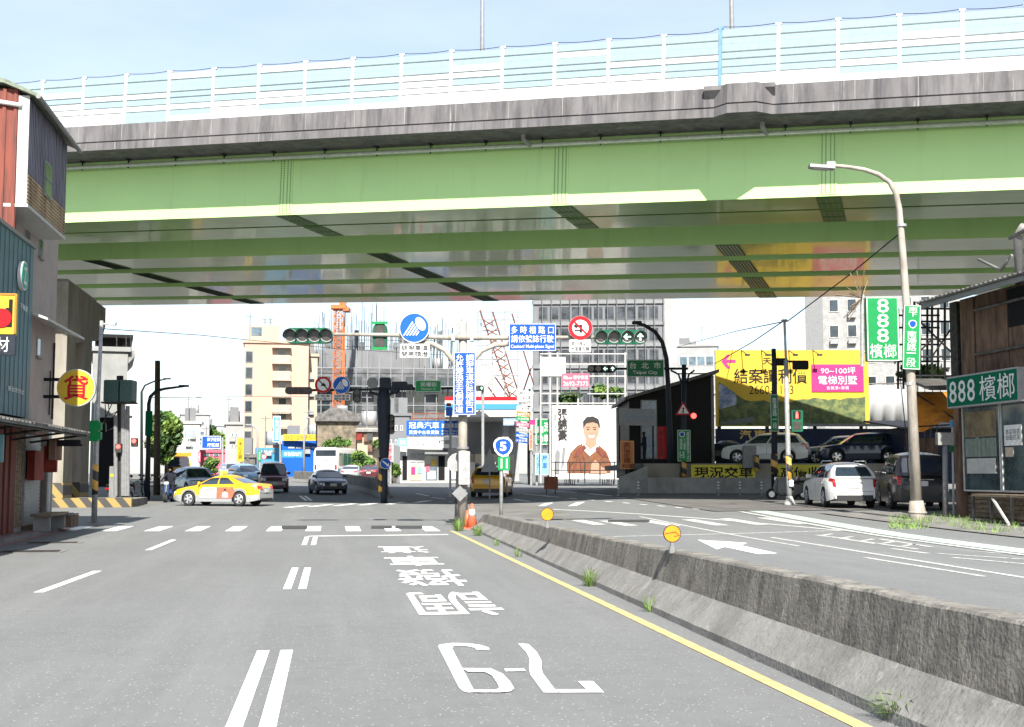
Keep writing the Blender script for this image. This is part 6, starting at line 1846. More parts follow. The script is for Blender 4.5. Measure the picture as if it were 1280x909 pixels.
T, x0, x1, h = block('apartment_block', 'cream stepped wing with dark windows beside the beige apartment block', 'apartment block', 380, 446, 397, 154, 14, M_CREAM, 1, 5, (.5, .45))

# building site wrapped in net
T, x0, x1, h = block('building_site', 'wide grey building under construction wrapped in net and scaffolding', 'building site', 386, 462, 588, 190, 20, M_CITYD, roof=False)
b = MB()
for i in range(15):
    x = lerp(x0, x1, i / 14); b.tube([(x, -.8, 0), (x, -.8, h + random.uniform(1, 6))], .07, 4)
for z in fr(2, h, 2.6): b.tube([(x0, -.8, z), (x1, -.8, z)], .06, 4)
b.build('scaffold', M_LGREY, T.e)['kind'] = 'stuff'
b = MB(); b.bx(x0, x1, -2.4, -.9, h * .82, h * .82 + .15)
for i in range(30): x = lerp(x0, x1, i / 29); b.tube([(x, -.9, h * .82 - .9), (x, -2.4, h * .82 + .9)], .04, 4)
b.build('catch_platform', M_GREY, T.e)
b = MB(); random.seed(21)
for i in range(170):
    x = random.uniform(x0, x1); hh = random.uniform(1.5, 8) * (1.3 if x < (x0 + x1) / 2 else 1); b.tube([(x, random.uniform(0, 10), h), (x, random.uniform(0, 10), h + hh)], .05, 4)
b.build('reinforcement_rod', M_GREY, T.e)['kind'] = 'stuff'
b = MB(); b.bx(x0 + 1, x1 - 6, 2, 18, h, h + 3.0); b.build('concrete_floor', M_CITYG, T.e)
b = MB()
for i in range(22):
    x = lerp(x0 + 2, x1 - 4, i / 21); b.tube([(x, 3, h), (x, 3, h + 5.6)], .06, 4)
    if i < 21 and i % 4 != 3: b.bx(x + .1, lerp(x0 + 2, x1 - 4, (i + 1) / 21) - .1, 3.2, 3.3, h + 3.05, h + 4.3 + .9 * (i % 3))
for z in (3.6, 4.6, 5.5): b.tube([(x0 + 2, 3, h + z), (x1 - 4, 3, h + z)], .05, 4)
b.build('upper_scaffold', M_CITYD, T.e)
for k, px in enumerate((400, 440, 480, 520, 560)):
    b = MB(); q = T.p(px, 470); b.bx(q.x - 1.5, q.x + 1.5, -.06, -.001, h - 6.5, h - 1.2); b.build('opening', M_GLASSD, T.e)
# crane
T = Th('tower_crane', 'orange lattice mast of a tower crane before the netted building', 'crane', 422, 560, 172, ground=True)
a, c = T.p(415.5, 560), T.p(429, 386)
b = MB(); X_, Z_ = (a.x, c.x), c.z
for x in X_:
    for y in (0, 1.9): b.tube([(x, y, 0), (x, y, Z_)], .085, 5)
nz_ = 22
for i in range(nz_):
    z0_, z1_ = Z_ * i / nz_, Z_ * (i + 1) / nz_
    b.tube([(X_[0], 0, z0_), (X_[1], 0, z1_)], .055, 4); b.tube([(X_[1], 0, z0_), (X_[0], 0, z1_)], .055, 4); b.tube([(X_[0], 0, z1_), (X_[1], 0, z1_)], .05, 4)
b.build('mast', M_CRANE, T.e)
b = MB(); b.bx(X_[0] - .4, X_[1] + .4, -.4, 2.3, Z_, Z_ + .5); q = T.p(436, 389); b.bx(X_[1], q.x, -.3, 2, Z_ - .3, Z_ + .2); b.build('slewing_platform', M_CRANE, T.e)
b = MB(); b.tube([(X_[0] + 1, 1, Z_ + .5), (X_[0] + 3, 9, Z_ + 22)], .5, 6); b.build('jib', M_CRANE, T.e)

# tall grey building on the right of the site
T, x0, x1, h = block('office_tower', 'tall grey tower block in scaffolding behind the junction', 'tower block', 667, 345, 829, 175, 18, M_CITYG, 11, 8, clutter=False, frame=M_CITYG, win=(.90, .62), band=mat('tower_band', (.17, .178, .185), .7), glass=mat('tower_glass', (.06, .068, .08), .2, var=.5, scale=.5))
b = MB()
for i in range(15): x = lerp(x0, x1, i / 14); b.tube([(x, -.9, 0), (x, -.9, h)], .05, 4)
b.build('scaffold_pole', M_GREY, T.e)
b = MB(); q = T.p(848, 592); b.bx(x1 + .001, q.x, .5, 17, 0, h - .5); b.build('side_wing', M_CITYL, T.e)
T, x0, x1, h = block('office_block', 'low white and blue banded office block behind the black showroom roof', 'office block', 846, 433, 897, 210, 16, M_CITYL, 4, 5, (.95, .45), band=M_OFFW)
T, x0, x1, h = block('apartment_block', 'white tiled apartment block with dark windows beyond the vertical green sign', 'apartment block', 1027, 352, 1200, 118, 8, mat('white_tile', (.27, .27, .268), .7, var=.12, scale=2), 7, 6, (.55, .5), band=None, glass=M_GLASSD)
b = MB(); b.bx(x0 - 1.2, x0 + .4, -.3, 6, 0, h); b.build('corner_shaft', M_GREY, T.e)

# low buildings far left
block('office_block', 'pale grey flat roofed block far up the left road', 'office block', 224, 519, 262, 230, 14, M_CITYL, 3, 4, (.6, .4))
block('shop_house', 'white shop house with aqua sign boards beside the leafy tree', 'shop house', 226, 530, 250, 165, 12, M_OFFW, 2, 3, (.75, .5))
block('shop_house', 'pale shop house with a sloping dark red roof edge beside the beige block', 'shop house', 281, 531, 304, 160, 12, M_CITYL, 2, 2, (.7, .35))
block('apartment_block', 'hazy pale block far behind the blue direction sign', 'apartment block', 250, 533, 284, 330, 14, mat('far_pale', (.26, .29, .30), .8), 4, 4, (.5, .4))
block('shop_house', 'low rose fronted shop under the blue direction sign', 'shop house', 246, 566, 282, 170, 10, M_ROSE, 2, 1, (.6, .4))
block('shop_house', 'row house with blue shop front beside the beige apartment block', 'shop house', 318, 560, 352, 138, 9, M_CYAN, 3, 1, (.7, .5), roof=False)
block('shop_house', 'dark roofed low shop left of the blue shop front', 'shop house', 300, 572, 319, 137, 9, M_TIN, 1, 1, (.7, .4))
block('shop_house', 'low shop with white window bays under the long yellow phone number banner', 'shop house', 352, 551, 415, 142, 9, M_LBLUE, 5, 1, (.8, .45), roof=False)
block('warehouse', 'grey stained warehouse behind the bridge on the left', 'warehouse', 255, 548, 282, 250, 14, M_CITYG, 2, 2, (.6, .5))
# grey building with roof terrace behind the transformer
T, x0, x1, h = block('concrete_house', 'bare grey concrete house with a black roof shelter behind the transformer', 'house', 112, 440, 160, 96, 12, mat('plain_render', (.24, .245, .24), .85, var=.12, scale=.4), clutter=False)
b = MB(); a, c = T.p(118, 440), T.p(167, 417); b.bx(a.x, c.x, 1, 9, c.z - .25, c.z); b.bx(a.x, c.x - .8, 2, 9, h, c.z - .25); b.build('roof_shelter', M_BLACK, T.e)
b = MB()
for px in (126, 146, 158, 164): b.tube([T.p(px, 440, .9), T.p(px, 417, .9)], .05, 6)
b.build('shelter_post', M_IRON, T.e)
b = MB(); a, c = T.p(152, 463), T.p(169, 438); b.prism_xz([(a.x, a.z), (a.x, c.z), (c.x, c.z), (c.x, a.z + 1.1)], .2, 10); b.build('balcony', M_CONC2, T.e)
b = MB(); a, c = T.p(120, 620), T.p(160, 522); b.bx(a.x, c.x, -.3, -.001, a.z, c.z); b.build('garage_opening', M_DARKIN, T.e)
b = MB(); b.bx(a.x - .2, c.x + .3, -1.0, -.301, c.z - .05, c.z + .1); b.build('garage_canopy', M_LGREY, T.e)

# transformer pole, cabinet, lamp and poles on the left
T = Th('transformer_pole', 'pole with two dark green transformer boxes and grey conduits left of the road', 'utility pole', 152, 622, 62, ground=True)
b = MB(); b.tube([(0, 0, 0), T.p(150, 470)], .16, 10); b.build('pole', M_IRON, T.e)
for x0, x1 in ((134, 153), (154, 170)):
    b = MB(); a, c = T.p(x0, 503), T.p(x1, 476); b.rbox(((a.x + c.x) / 2, -.2, (a.z + c.z) / 2), (c.x - a.x, .8, c.z - a.z), .06); b.build('transformer', mat('transformer_green', (.02, .07, .065), .5), T.e)
b = MB(); a, c = T.p(131, 505), T.p(170, 503); b.bx(a.x, c.x, -.6, .3, a.z, c.z); b.build('platform', M_IRON, T.e)
b = MB()
for px, top in ((156, 495), (159, 512), (162, 508), (147, 520)): b.tube([T.p(px, 620, -.3), T.p(px, top, -.3)], .10, 8)
b.build('conduit', M_GREY, T.e)
b = MB()
for k, (px, py) in enumerate(((142, 540), (146, 520), (138, 530))): b.tube([T.p(134 + 4 * k, 506, -.3), T.p(px - 6, py, -.4), T.p(px + 4, py - 6, -.3), T.p(150, 512, -.2)], .025, 5)
b.build('cable', M_CABLE, T.e)
for px, py, lab in ((152.5, 560, 'left'), (172, 553, 'right')):
    b = MB(); a, c = T.p(px - 4, py + 6, -.5), T.p(px + 4, py - 5, -.5); b.rbox(((a.x + c.x) / 2, -.5, (a.z + c.z) / 2), (c.x - a.x, .2, c.z - a.z), .05); o = b.build('pedestrian_signal', M_IRON, T.e)
    b = MB(); q = T.p(px, py, -.5); b.disc((q.x, q.z + .05), .10, -.62, -.605, 14); b.build('lit_lamp', M_LEDR, o)
T = Th('control_cabinet', 'grey roadside control cabinet with a small yellow label', 'cabinet', 146, 624, 62.6, ground=True)
b = MB(); a, c = T.p(138, 618), T.p(153, 583); b.rbox(((a.x + c.x) / 2, 0, (c.z) / 2), (c.x - a.x, .5, c.z), .03); b.build('body', M_GREY, T.e)
b = MB(); a, c = T.p(139.5, 596), T.p(148, 592.5); b.bx(a.x, c.x, -.262, -.252, a.z, c.z); b.build('label_plate', M_YEL, T.e)
T = Th('street_lamp', 'dark curved street lamp beside the leafy tree on the left', 'street lamp', 184, 620, 66, ground=True)
b = MB(); b.tube([(0, 0, 0), T.p(185.5, 560), T.p(186, 505), T.p(188, 496), T.p(195, 489), T.p(206, 486), T.p(234, 482.5)], [.14, .12, .10, .09, .08, .07, .05], 10); b.build('pole', M_DKPOLE, T.e, True)
b = MB(); b.rbox(T.p(230, 482.5), (.5, .25, .1), .04); b.build('lamp_head', M_DKPOLE, T.e)
b = MB(); a, c = T.p(182.5, 545), T.p(191.5, 514); b.bx(a.x, c.x, -.2, -.1, a.z, c.z); b.build('sign_back', M_DGREEN, T.e)
T = Th('utility_pole', 'weathered brown utility pole in front of the leafy tree', 'utility pole', 196, 620, 74, ground=True)
b = MB(); b.tube([(0, 0, 0), T.p(197, 451)], [.2, .15], 10); b.build('pole', M_BARK, T.e, True)
T = Th('street_lamp', 'pale curved street lamp far behind the utility pole', 'street lamp', 177, 612, 90, ground=True)
b = MB(); b.tube([(0, 0, 0), T.p(177, 490), T.p(181, 482), T.p(192, 477), T.p(212, 473)], [.12, .09, .07, .06, .05], 8); b.build('pole', M_LGREY, T.e, True)
b = MB(); b.rbox(T.p(209, 473.5), (.5, .2, .1), .04); b.build('lamp_head', M_LGREY, T.e)
for px, d, lab, c0, c1 in ((322, 130, 'thin lamp post before the beige block, left of the blue upright sign', (311, 531), 531), (380, 130, 'thin lamp post before the beige block, right of the blue upright sign', (384, 522), 524)):
    T = Th('street_lamp', lab, 'street lamp', px, 596, d, ground=True)
    b = MB(); s = -1 if c0[0] < px else 1
    b.tube([(0, 0, 0), T.p(px, 545), T.p(px + s * .5, 538), T.p(px + s * 4, 533), T.p(*c0)], [.12, .10, .09, .07, .06], 8); b.build('pole', M_LGREY, T.e, True)
    b = MB(); b.rbox(T.p(*c0), (.6, .25, .12), .04); b.build('lamp_head', M_LGREY, T.e)

def simple_sign(name, label, cat, x0, y0, x1, y1, d, m, lines=(), mt=None, frame=None, post=None, group=None, bold=.01, vert=False):
    S = Th(name, label, cat, (x0 + x1) / 2, y1, d, group=group)
    o, yy = board(S, x0, y0, x1, y1, m, frame=frame, th=.1)
    for body, a0, b0, a1, b1 in lines: ptext(S, body, a0, b0, a1, b1, mt or M_WHITE, yy, bold, vert)
    if post:
        b = MB()
        for px in post: q = S.p(px, 592, .15); b.tube([(q.x, .12, gz(*((S.e.matrix_basis @ q).to_2d())) - S.e.location.z), S.p(px, y0 + 2, .12)], .09, 8)
        b.build('post', M_GALV, S.e)
    return S
simple_sign('direction_sign', 'blue road direction sign with white characters over the left road', 'road sign', 252, 545, 276.5, 561, 135, M_BLUE, (('南港經貿', 259, 547, 275, 552), ('展覽館', 259, 554, 274, 559)), frame=.06, post=(278,))
simple_sign('vertical_sign', 'yellow upright sign with black characters at the corner of the beige block', 'sign', 296, 548, 305, 577, 120, M_YEL, (('禾心火鍋', 298, 552, 303, 574),), M_BLACK, post=(304,), vert=True)
simple_sign('vertical_sign', 'blue upright sign with white characters on the beige apartment block', 'sign', 341, 520, 351, 553, 136, M_CYAN, (('三寶汽車百貨', 343, 522, 349, 550),), frame=.08, vert=True, post=(350,))
simple_sign('banner', 'long yellow banner with a phone number before the beige block', 'banner', 354, 543, 414, 551, 141, M_YEL, (('02-2995-0201', 357, 544.3, 412, 549.7),), M_ORANGE)
simple_sign('shop_board', 'wide cyan shop board beside the parked bus', 'sign', 352, 563, 379, 572, 137, M_CYAN, (('彩色輪胎行', 355, 565, 377, 570),))
simple_sign('shop_board', 'aqua shop board on the white shop house beside the tree', 'sign', 231, 538, 243, 546, 160, M_AQUA, (('藥局', 233, 539.5, 241, 544.5),))
simple_sign('vertical_sign', 'rose upright shop sign beside the small trees on the left road', 'sign', 247, 565, 251, 578, 140, M_ROSE, (('水電行', 248, 566, 250.3, 577),), vert=True, post=(249,))
simple_sign('vertical_sign', 'green upright street sign before the blue shop front', 'sign', 322.5, 564, 326.5, 576, 122, M_LGREEN, (('環河街', 323.5, 565, 325.7, 575),), vert=True, post=(324.5,))
S_ = standalone_disc('round_sign', 'small round red and white sign before the blue shop front', 'sign', 330, 571, 120, .26, M_WHITE, (.7, M_RED))
b = MB(); q = S_.p(330, 594); b.tube([(0, .08, q.z - .6), (0, .08, .2)], .04, 6); b.build('post', M_GALV, S_.e)

# dealer's kiosk
T, x0, x1, h = block('dealer_shop', 'white car dealer shop under a large blue sign behind the junction', 'shop', 500, 548, 577, 108, 8, M_OFFW, roof=False)
for k, (a0, a1, m_, nm) in enumerate(((532, 547, M_GLASSB, 'shop_window'), (548, 556, M_DARKIN, 'doorway'), (503, 509, M_DARKIN, 'doorway'), (562, 574, M_GLASSB, 'shop_window'))):
    a, c = T.p(a0, 594), T.p(a1, 570); b = MB(); b.bx(a.x, c.x, -.06, -.001, .25, c.z); o = b.build(nm, m_, T.e)
    if nm == 'shop_window': b = MB(); b.bx(a.x + .15, c.x - .15, -.075, -.061, .3, c.z * .45); b.build('poster', M_OFFW, o)
b = MB(); a, c = T.p(531, 568), T.p(560, 565); b.prism_yz([(-1.2, a.z), (-1.2, a.z + .1), (0, c.z + .2), (0, c.z + .1)], a.x, c.x); b.build('awning', M_GREY, T.e)
b = MB(); a, c = T.p(512, 595), T.p(528, 582); b.bx(a.x, c.x, -.05, -.001, .2, c.z); b.build('poster', M_CREAM, T.e)
b = MB(); a, c = T.p(513, 578), T.p(520, 567); b.bx(a.x, c.x, -.05, -.001, a.z, c.z); a, c = T.p(521, 578), T.p(530, 567); b.bx(a.x, c.x, -.05, -.001, a.z, c.z); b.build('notice_board', M_LGREY, T.e)
for x0, y0, x1, y1, m_ in ((533, 581, 537, 590, M_ROSE), (540, 575, 545, 582, M_YEL), (564, 574, 568, 580, M_LGREEN), (569, 582, 573, 590, M_ORANGE), (522, 584, 527, 592, M_AQUA), (514, 584, 519, 593, M_PINK)):
    b = MB(); a, c = T.p(x0, y1), T.p(x1, y0); b.bx(a.x, c.x, -.10, -.078, a.z, c.z); b.build('poster', m_, T.e)
simple_sign('shop_sign', 'large blue dealer sign with white characters on the white shop', 'sign', 508, 526, 575, 544.5, 107, M_LBLUE, (('冠典汽車', 511, 527.5, 549, 536), ('買賣中古車貸款', 511, 538, 549, 543), ('0926-759626', 552, 537.5, 573, 540), ('0932-526111', 552, 541, 573, 543.5), ('誠信專業', 552, 529, 573, 535.5)))
simple_sign('shop_sign', 'white shop sign with black characters and green leaves below the blue dealer sign', 'sign', 509, 546.5, 572, 560, 106.8, M_WHITE, (('北山', 520, 550.5, 532, 557), ('檳榔', 548, 550, 562, 555.5)), M_BLACK)
simple_sign('shop_sign', 'small pale blue sign at the left end of the white shop sign', 'sign', 498, 548, 508.5, 558, 106.6, M_AQUA, (('停車', 500, 550, 507, 556),))
T = Th('roof_frame', 'rust brown railing on the roof of the white dealer shop', 'railing', 545, 526, 109)
b = MB()
for py in (517, 523): b.tube([T.p(516, py), T.p(577, py)], .05, 5)
for px in (516, 532, 548, 564, 576): b.tube([T.p(px, 530), T.p(px, 516)], .05, 5)
b.build('rail', M_RUST, T.e)
simple_sign('vertical_sign', 'pink upright sign with red characters left of the white dealer shop', 'sign', 484, 554, 492, 577, 104, mat('sign_pale_pink', (.62, .33, .36), .5), (('洗車打蠟', 486, 556, 490, 575),), M_RED, vert=True, post=(488,))

# old houses on the slope behind the bus
T, x0, x1, h = block('old_house', 'mottled stone and tin slum house above the bus', 'house', 396, 527, 447, 138, 10, mat('mottled_wall', (.20, .165, .12), .9, var=.4, scale=1.2, col2=(.07, .06, .045), lo=.4, hi=.6), roof=False)
b = MB(); b.prism_xz([(x0 - .3, h), (x0 - .3, h + .4), ((x0 + x1) / 2 - .5, h + 1.6), (x1 + .3, h + .8), (x1 + .3, h)], -.5, 10); b.build('roof', M_TIN, T.e)
T, x0, x1, h = block('old_house', 'brown and cream old row house with red balcony boards right of the bus', 'house', 446, 535, 478, 132, 10, M_CREAM, roof=False)
for px, py, m_ in ((449, 545, M_DRED), (458, 547, M_BROWN), (452, 560, M_BEIGE), (463, 560, M_BROWN), (462, 546, M_GLASSD)):
    b = MB(); a, c = T.p(px - 3.5, py + 5), T.p(px + 4, py - 4); b.bx(a.x, c.x, -.4 if m_ is not M_GLASSD else -.45, -.001, a.z, c.z); b.build('balcony_board' if m_ is not M_GLASSD else 'window', m_, T.e)
b = MB(); a, c = T.p(444, 540), T.p(480, 533); b.bx(a.x, c.x, -.6, 10, a.z, a.z + .3); b.build('roof_slab', M_CONC2, T.e)
block('shop_house', 'grey stained row house right of the dark far mast', 'house', 478, 520, 512, 150, 12, M_CITYG, 3, 2, (.5, .4))

# petrol station canopy
T = Th('petrol_station', 'petrol station with a white canopy striped in red and blue', 'petrol station', 605, 594, 104, ground=True)
a, c = T.p(556, 530), T.p(652, 496)
zs = [T.p(600, py).z for py in (521, 512, 505, 501, 496)]
b = MB(); b.bx(a.x, c.x, 0, 12, zs[0], zs[1]); b.build('canopy', M_OFFW, T.e)
b = MB(); b.bx(a.x, c.x, -.05, 12.05, zs[1], zs[2]); b.build('blue_stripe', M_CYAN, T.e)
b = MB(); b.bx(a.x, c.x, -.05, 12.05, zs[2] + .001, zs[3]); b.build('white_stripe', M_WHITE, T.e)
b = MB(); b.bx(a.x, c.x, -.05, 12.05, zs[3] + .001, zs[4]); b.build('red_stripe', M_RED, T.e)
for px, off in ((575, 2), (632, 2), (575, 10), (632, 10)):
    b = MB(); q = T.p(px, 594, off); b.bx(q.x - .25, q.x + .25, off - .25, off + .25, 0, zs[0]); b.build('column', M_LGREY, T.e)
for px in (585, 612):
    b = MB(); q = T.p(px, 594, 4); b.rbox((q.x, 4, .9), (.9, .6, 1.8), .08); b.build('fuel_pump', M_OFFW, T.e)
b = MB(); q0, q1 = T.p(566, 594, 12), T.p(650, 594, 12); b.bx(q0.x, q1.x, 11.5, 14, 0, zs[0]); o = b.build('kiosk', M_CITYL, T.e)
for px in (578, 596, 614, 632):
    b = MB(); q = T.p(px, 580, 12); b.bx(q.x - .7, q.x + .7, 11.42, 11.499, .8, 2.6); b.build('window', M_GLASSB, o)
simple_sign('shop_board', 'blue grey board hanging under the petrol station canopy', 'sign', 629, 523, 648, 532, 103.5, mat('sign_slate', (.20, .28, .42), .5), (('自助加油', 631, 525, 646, 530.5),))
# stack of small advert boards on one pole
T = Th('sign_stack_pole', 'pole carrying a tall stack of small coloured business boards', 'sign pole', 661, 596, 101, ground=True)
b = MB(); b.tube([(0, 0, 0), T.p(662, 486)], .09, 8); b.tube([T.p(660, 596), T.p(660, 490)], .06, 8); b.build('pole', M_IRON, T.e)
bd = [(M_WHITE, 491.5), (M_WHITE, 498), (M_OFFW, 504), (M_WHITE, 511), (M_ORANGE, 518), (M_LGREEN, 524), (M_ROSE, 531), (M_GREY, 538), (M_LBLUE, 544.5), (M_BLUE, 551)]
for k, (m_, py) in enumerate(bd):
    b = MB(); q = T.p(656.5 - k * .5, py, -.2); b.box(q, (1.25 - .03 * k, .06, .34), 0, 0, R(8)); o = b.build('business_board', m_, T.e)
    tx = txt('汽車修護' if k % 2 else '輪胎行', o, M_BLACK if m_ in (M_WHITE, M_OFFW) else M_WHITE, q.x - .45, q.x + .45, q.z - .10, q.z + .10, q.y - .04, bold=0)
b = MB(); q = T.p(665, 528, -.2); b.box(q, (.5, .06, .4)); b.build('business_board', M_PINK, T.e)
simple_sign('vertical_sign', 'narrow cream upright sign with red characters beside the green wash sign', 'sign', 661.5, 536, 666, 563, 99.5, M_CREAM, (('汽車美容', 662.5, 538, 665, 561),), M_RED, vert=True, post=(664,))
simple_sign('shop_sign', 'green self service wash sign with white characters left of the portrait billboard', 'sign', 669.5, 523.5, 686.5, 556, 98.5, M_LGREEN, (('自', 672, 532, 679, 541), ('洗', 680, 528, 686, 540), ('助', 672, 544, 679, 553), ('車', 680, 543, 686, 553)), frame=.06, post=(671, 685), bold=.02)
simple_sign('shop_sign', 'light blue car shop sign with dark characters below the green wash sign', 'sign', 669, 567, 686, 594, 98, M_AQUA, (('小屋', 671, 569.5, 684, 577), ('汽車', 671, 578.5, 684, 586)), M_BLUE, frame=.05)

# portrait billboard
T = Th('billboard', 'large white portrait billboard of a smiling man in an orange jacket', 'billboard', 735, 600, 97.0)
o, yy = board(T, 690, 507, 779, 599, M_WHITE, 'panel', th=.25, r=.02)
lay = [yy - .004]
def flat(poly, m_, name='print'):
    b = MB(); b.poly([(T.p(x, y).x, lay[0], T.p(x, y).z) for x, y in poly]); lay[0] -= .003
    return b.build(name, m_, T.e)
def ell(cx, cy, rx, ry, a0=0, a1=360, st=15): return [(cx + rx * math.cos(R(a)), cy - ry * math.sin(R(a))) for a in range(a0, a1 + (0 if a1 - a0 == 360 else 1), st)]
flat([(709, 592), (708, 580), (713, 566), (722, 557), (735, 552), (748, 556), (758, 565), (764, 580), (763, 592)], M_JACKET, 'printed_jacket')
flat([(727, 560), (730, 549), (748, 549), (748, 561), (737, 570)], M_WHITE, 'printed_shirt')
flat([(733, 545), (745, 545), (746, 556), (738, 562), (731, 556)], M_SKIN, 'printed_neck')
flat(ell(739, 538, 9.8, 13.5), M_SKIN, 'printed_face')
flat([(729, 537), (728.5, 527), (733, 521.5), (741, 520.5), (748, 524), (750, 532), (749.2, 537), (747, 530), (741, 528), (733, 529.5), (730.5, 533)], M_HAIR, 'printed_hair')
for ex in (735, 743.2): flat(ell(ex, 537, 1.9, .7, st=30), M_HAIR, 'printed_eye'); flat([(ex - 2.4, 534.8), (ex + 2.4, 534.6), (ex + 2.2, 533.8), (ex - 2, 534)], M_HAIR, 'printed_brow')
flat([(738.6, 538), (740, 538), (741, 542.4), (738, 542.4)], mat('print_shade', (.42, .22, .15), .6), 'printed_nose')
flat([(735, 544.5), (743.5, 544.5), (741.5, 547.2), (737, 547.2)], M_WHITE, 'printed_smile'); 
flat([(737, 570), (738.4, 570), (737.5, 592), (736, 592)], M_BROWN, 'printed_zip'); flat([(716, 572), (722, 562), (730, 556), (733, 560), (722, 571)], M_RUSTR, 'printed_collar'); flat([(760, 572), (752, 562), (746, 558), (744, 562), (752, 571)], M_RUSTR, 'printed_collar')
for q in (((716, 590), (718, 590), (722, 574), (721, 573)), ((726, 591), (727.5, 591), (725, 572), (724, 574)), ((750, 575), (752, 574), (757, 566), (755, 567)), ((711, 584), (717, 578), (716, 576.5)), ((727, 566), (731, 574), (729.5, 575))): flat(list(q), M_RUSTR, 'printed_fold')
flat([(738, 592), (739, 580), (744, 575), (749, 580), (752, 584), (758, 587), (758, 592)], M_SKIN, 'printed_hand')
yy2 = lay[0] + .008
ptext(T, '張錦豪', 697, 511, 709, 551, M_HAIR, yy2, .02, True); ptext(T, '市議員參選人', 692, 513, 695.5, 540, M_GREY, yy2, 0, True); ptext(T, '信德信', 771.5, 523, 777, 573, mat('print_mauve', (.45, .20, .38), .6), yy2, .01, True)
ptext(T, '台北汐止服務處', 765, 509.5, 778, 512, M_GREY, yy2, 0)
flat([(693, 592), (694, 566), (697, 561), (700, 566), (699, 592)], M_GREY, 'printed_motif'); flat([(701, 588), (703, 560), (707, 560), (705, 580)], M_GREY, 'printed_motif')
b = MB(); lay[0] -= .002; a = T.p(713, 520); b.ring((a.x, a.z), .42, .46, lay[0], 24); b.build('printed_ring', M_LGREY, T.e)
b = MB()
for px in (688, 697, 723, 760, 782):
    b.tube([T.p(px, 604, .4), T.p(px, 440 if px in (688, 697, 782) else 470, .4)], .07, 6)
for py in (442, 455, 470, 492, 504): b.tube([T.p(675, py, .4), T.p(784, py, .4)], .055, 6)
b.tube([T.p(676, 604, .4), T.p(676, 444, .4)], .07, 6)
b.build('steel_frame', M_OFFW, T.e)
b = MB(); a, c = T.p(677, 470, .3), T.p(707, 446, .3); b.bx(a.x, c.x, .25, .3, a.z, c.z); b.build('blank_panel', M_WHITE, T.e)
simple_sign('shop_sign', 'rose pink sign with a white phone number on the steel frame above the portrait', 'sign', 702, 467, 736.5, 484, 96.5, M_ROSE, (('美Lux 國宇車業', 704, 469.5, 735, 474.5), ('2692-7373', 704, 477, 735, 482.5)))
T = Th('low_fence', 'low rail fence and kerb in front of the portrait billboard', 'fence', 735, 603, 95, ground=True)
b = MB()
for px in (694, 712, 731, 750, 768): b.tube([T.p(px, 605), T.p(px, 577)], .05, 5)
b.tube([T.p(690, 578), T.p(770, 578)], .04, 5); b.tube([T.p(690, 588), T.p(770, 588)], .04, 5); b.build('rail', M_IRON, T.e)
# rusty trusses of the dismantled roof hoarding
T = Th('steel_hoarding', 'rusty skeleton of a large roof hoarding behind the petrol station', 'hoarding frame', 640, 520, 112)
b = MB()
for x0, y0, x1, y1 in ((600, 388, 640, 500), (616, 390, 652, 500), (640, 392, 668, 478), (664, 460, 650, 500), (618, 470, 640, 500), (600, 470, 622, 498)): b.tube([T.p(x0, y0), T.p(x1, y1, 3)], .07, 5)
for i in range(9): y = 400 + 11 * i; b.tube([T.p(604 + 3.6 * i, y), T.p(618 + 3.6 * i, y + 8)], .05, 4); b.tube([T.p(618 + 3.4 * i, y), T.p(604 + 3.8 * i, y + 9)], .05, 4)
b.build('truss', M_RUST, T.e)
b = MB()
for px in (597, 601, 615, 631, 647): b.tube([T.p(px, 500, 1), T.p(px, 386, 1)], .06, 5)
for py in (388, 398, 412, 430, 448, 468): b.tube([T.p(596, py, 1), T.p(650, py, 1)], .05, 5)
b.build('panel_grid', M_LGREY, T.e)
T = Th('dish_sign', 'round pale disc sign on a post behind the tall blue sign', 'sign', 604, 600, 100)
b = MB(); q = T.p(603.5, 470); b.disc((q.x, q.z), .98, -.05, .05, 32); b.build('disc', M_LGREY, T.e)
b = MB(); b.disc((q.x, q.z), .70, -.06, -.051, 32); b.build('face', M_WHITE, T.e)
b = MB(); b.tube([T.p(603.5, 602, .1), T.p(603.5, 455, .1)], .11, 8); b.build('post', M_GALV, T.e)
o = signal_head(T, 594, 482.5, 605, 489, 2, -.2, lit={1: 'up'}, case=M_BLACK, visor=False)
T = Th('warning_triangle', 'grey back of a triangular road sign behind the route marker', 'road sign', 612, 590, 62)
b = MB(); b.prism_xz([(-.42, 0), (.42, 0), (0, T.p(612, 560).z)], -.02, .02); b.build('plate', M_GREY, T.e)
b = MB(); b.tube([(0, .06, -1.3), (0, .06, .8)], .045, 6); b.build('post', M_GREY, T.e)
T = Th('rusty_board', 'small rusty steel board standing on the road edge beyond the route marker', 'board', 688, 612, 66, ground=True)
b = MB(); a, c = T.p(680, 613), T.p(697.5, 597); b.rbox(((a.x + c.x) / 2, 0, (a.z + c.z) / 2 + .05), (c.x - a.x, .05, c.z - a.z), .02); b.build('panel', M_RUST, T.e)
b = MB(); b.tube([(-.2, .04, 0), (-.2, .04, .5)], .03, 6); b.tube([(.25, .04, 0), (.25, .04, .5)], .03, 6); b.build('post', M_IRON, T.e)
T = Th('traffic_camera', 'blue and red box of a roadside camera above the white shop', 'camera', 563, 520, 60)
b = MB(); a, c = T.p(557.5, 520), T.p(565.5, 509); b.rbox(((a.x + c.x) / 2, 0, (a.z + c.z) / 2), (c.x - a.x, .3, c.z - a.z), .04); b.build('box', M_LBLUE, T.e)
b = MB(); a, c = T.p(558, 508), T.p(564, 504); b.rbox(((a.x + c.x) / 2, 0, (a.z + c.z) / 2), (c.x - a.x, .3, c.z - a.z), .03); b.build('beacon', M_DRED, T.e)
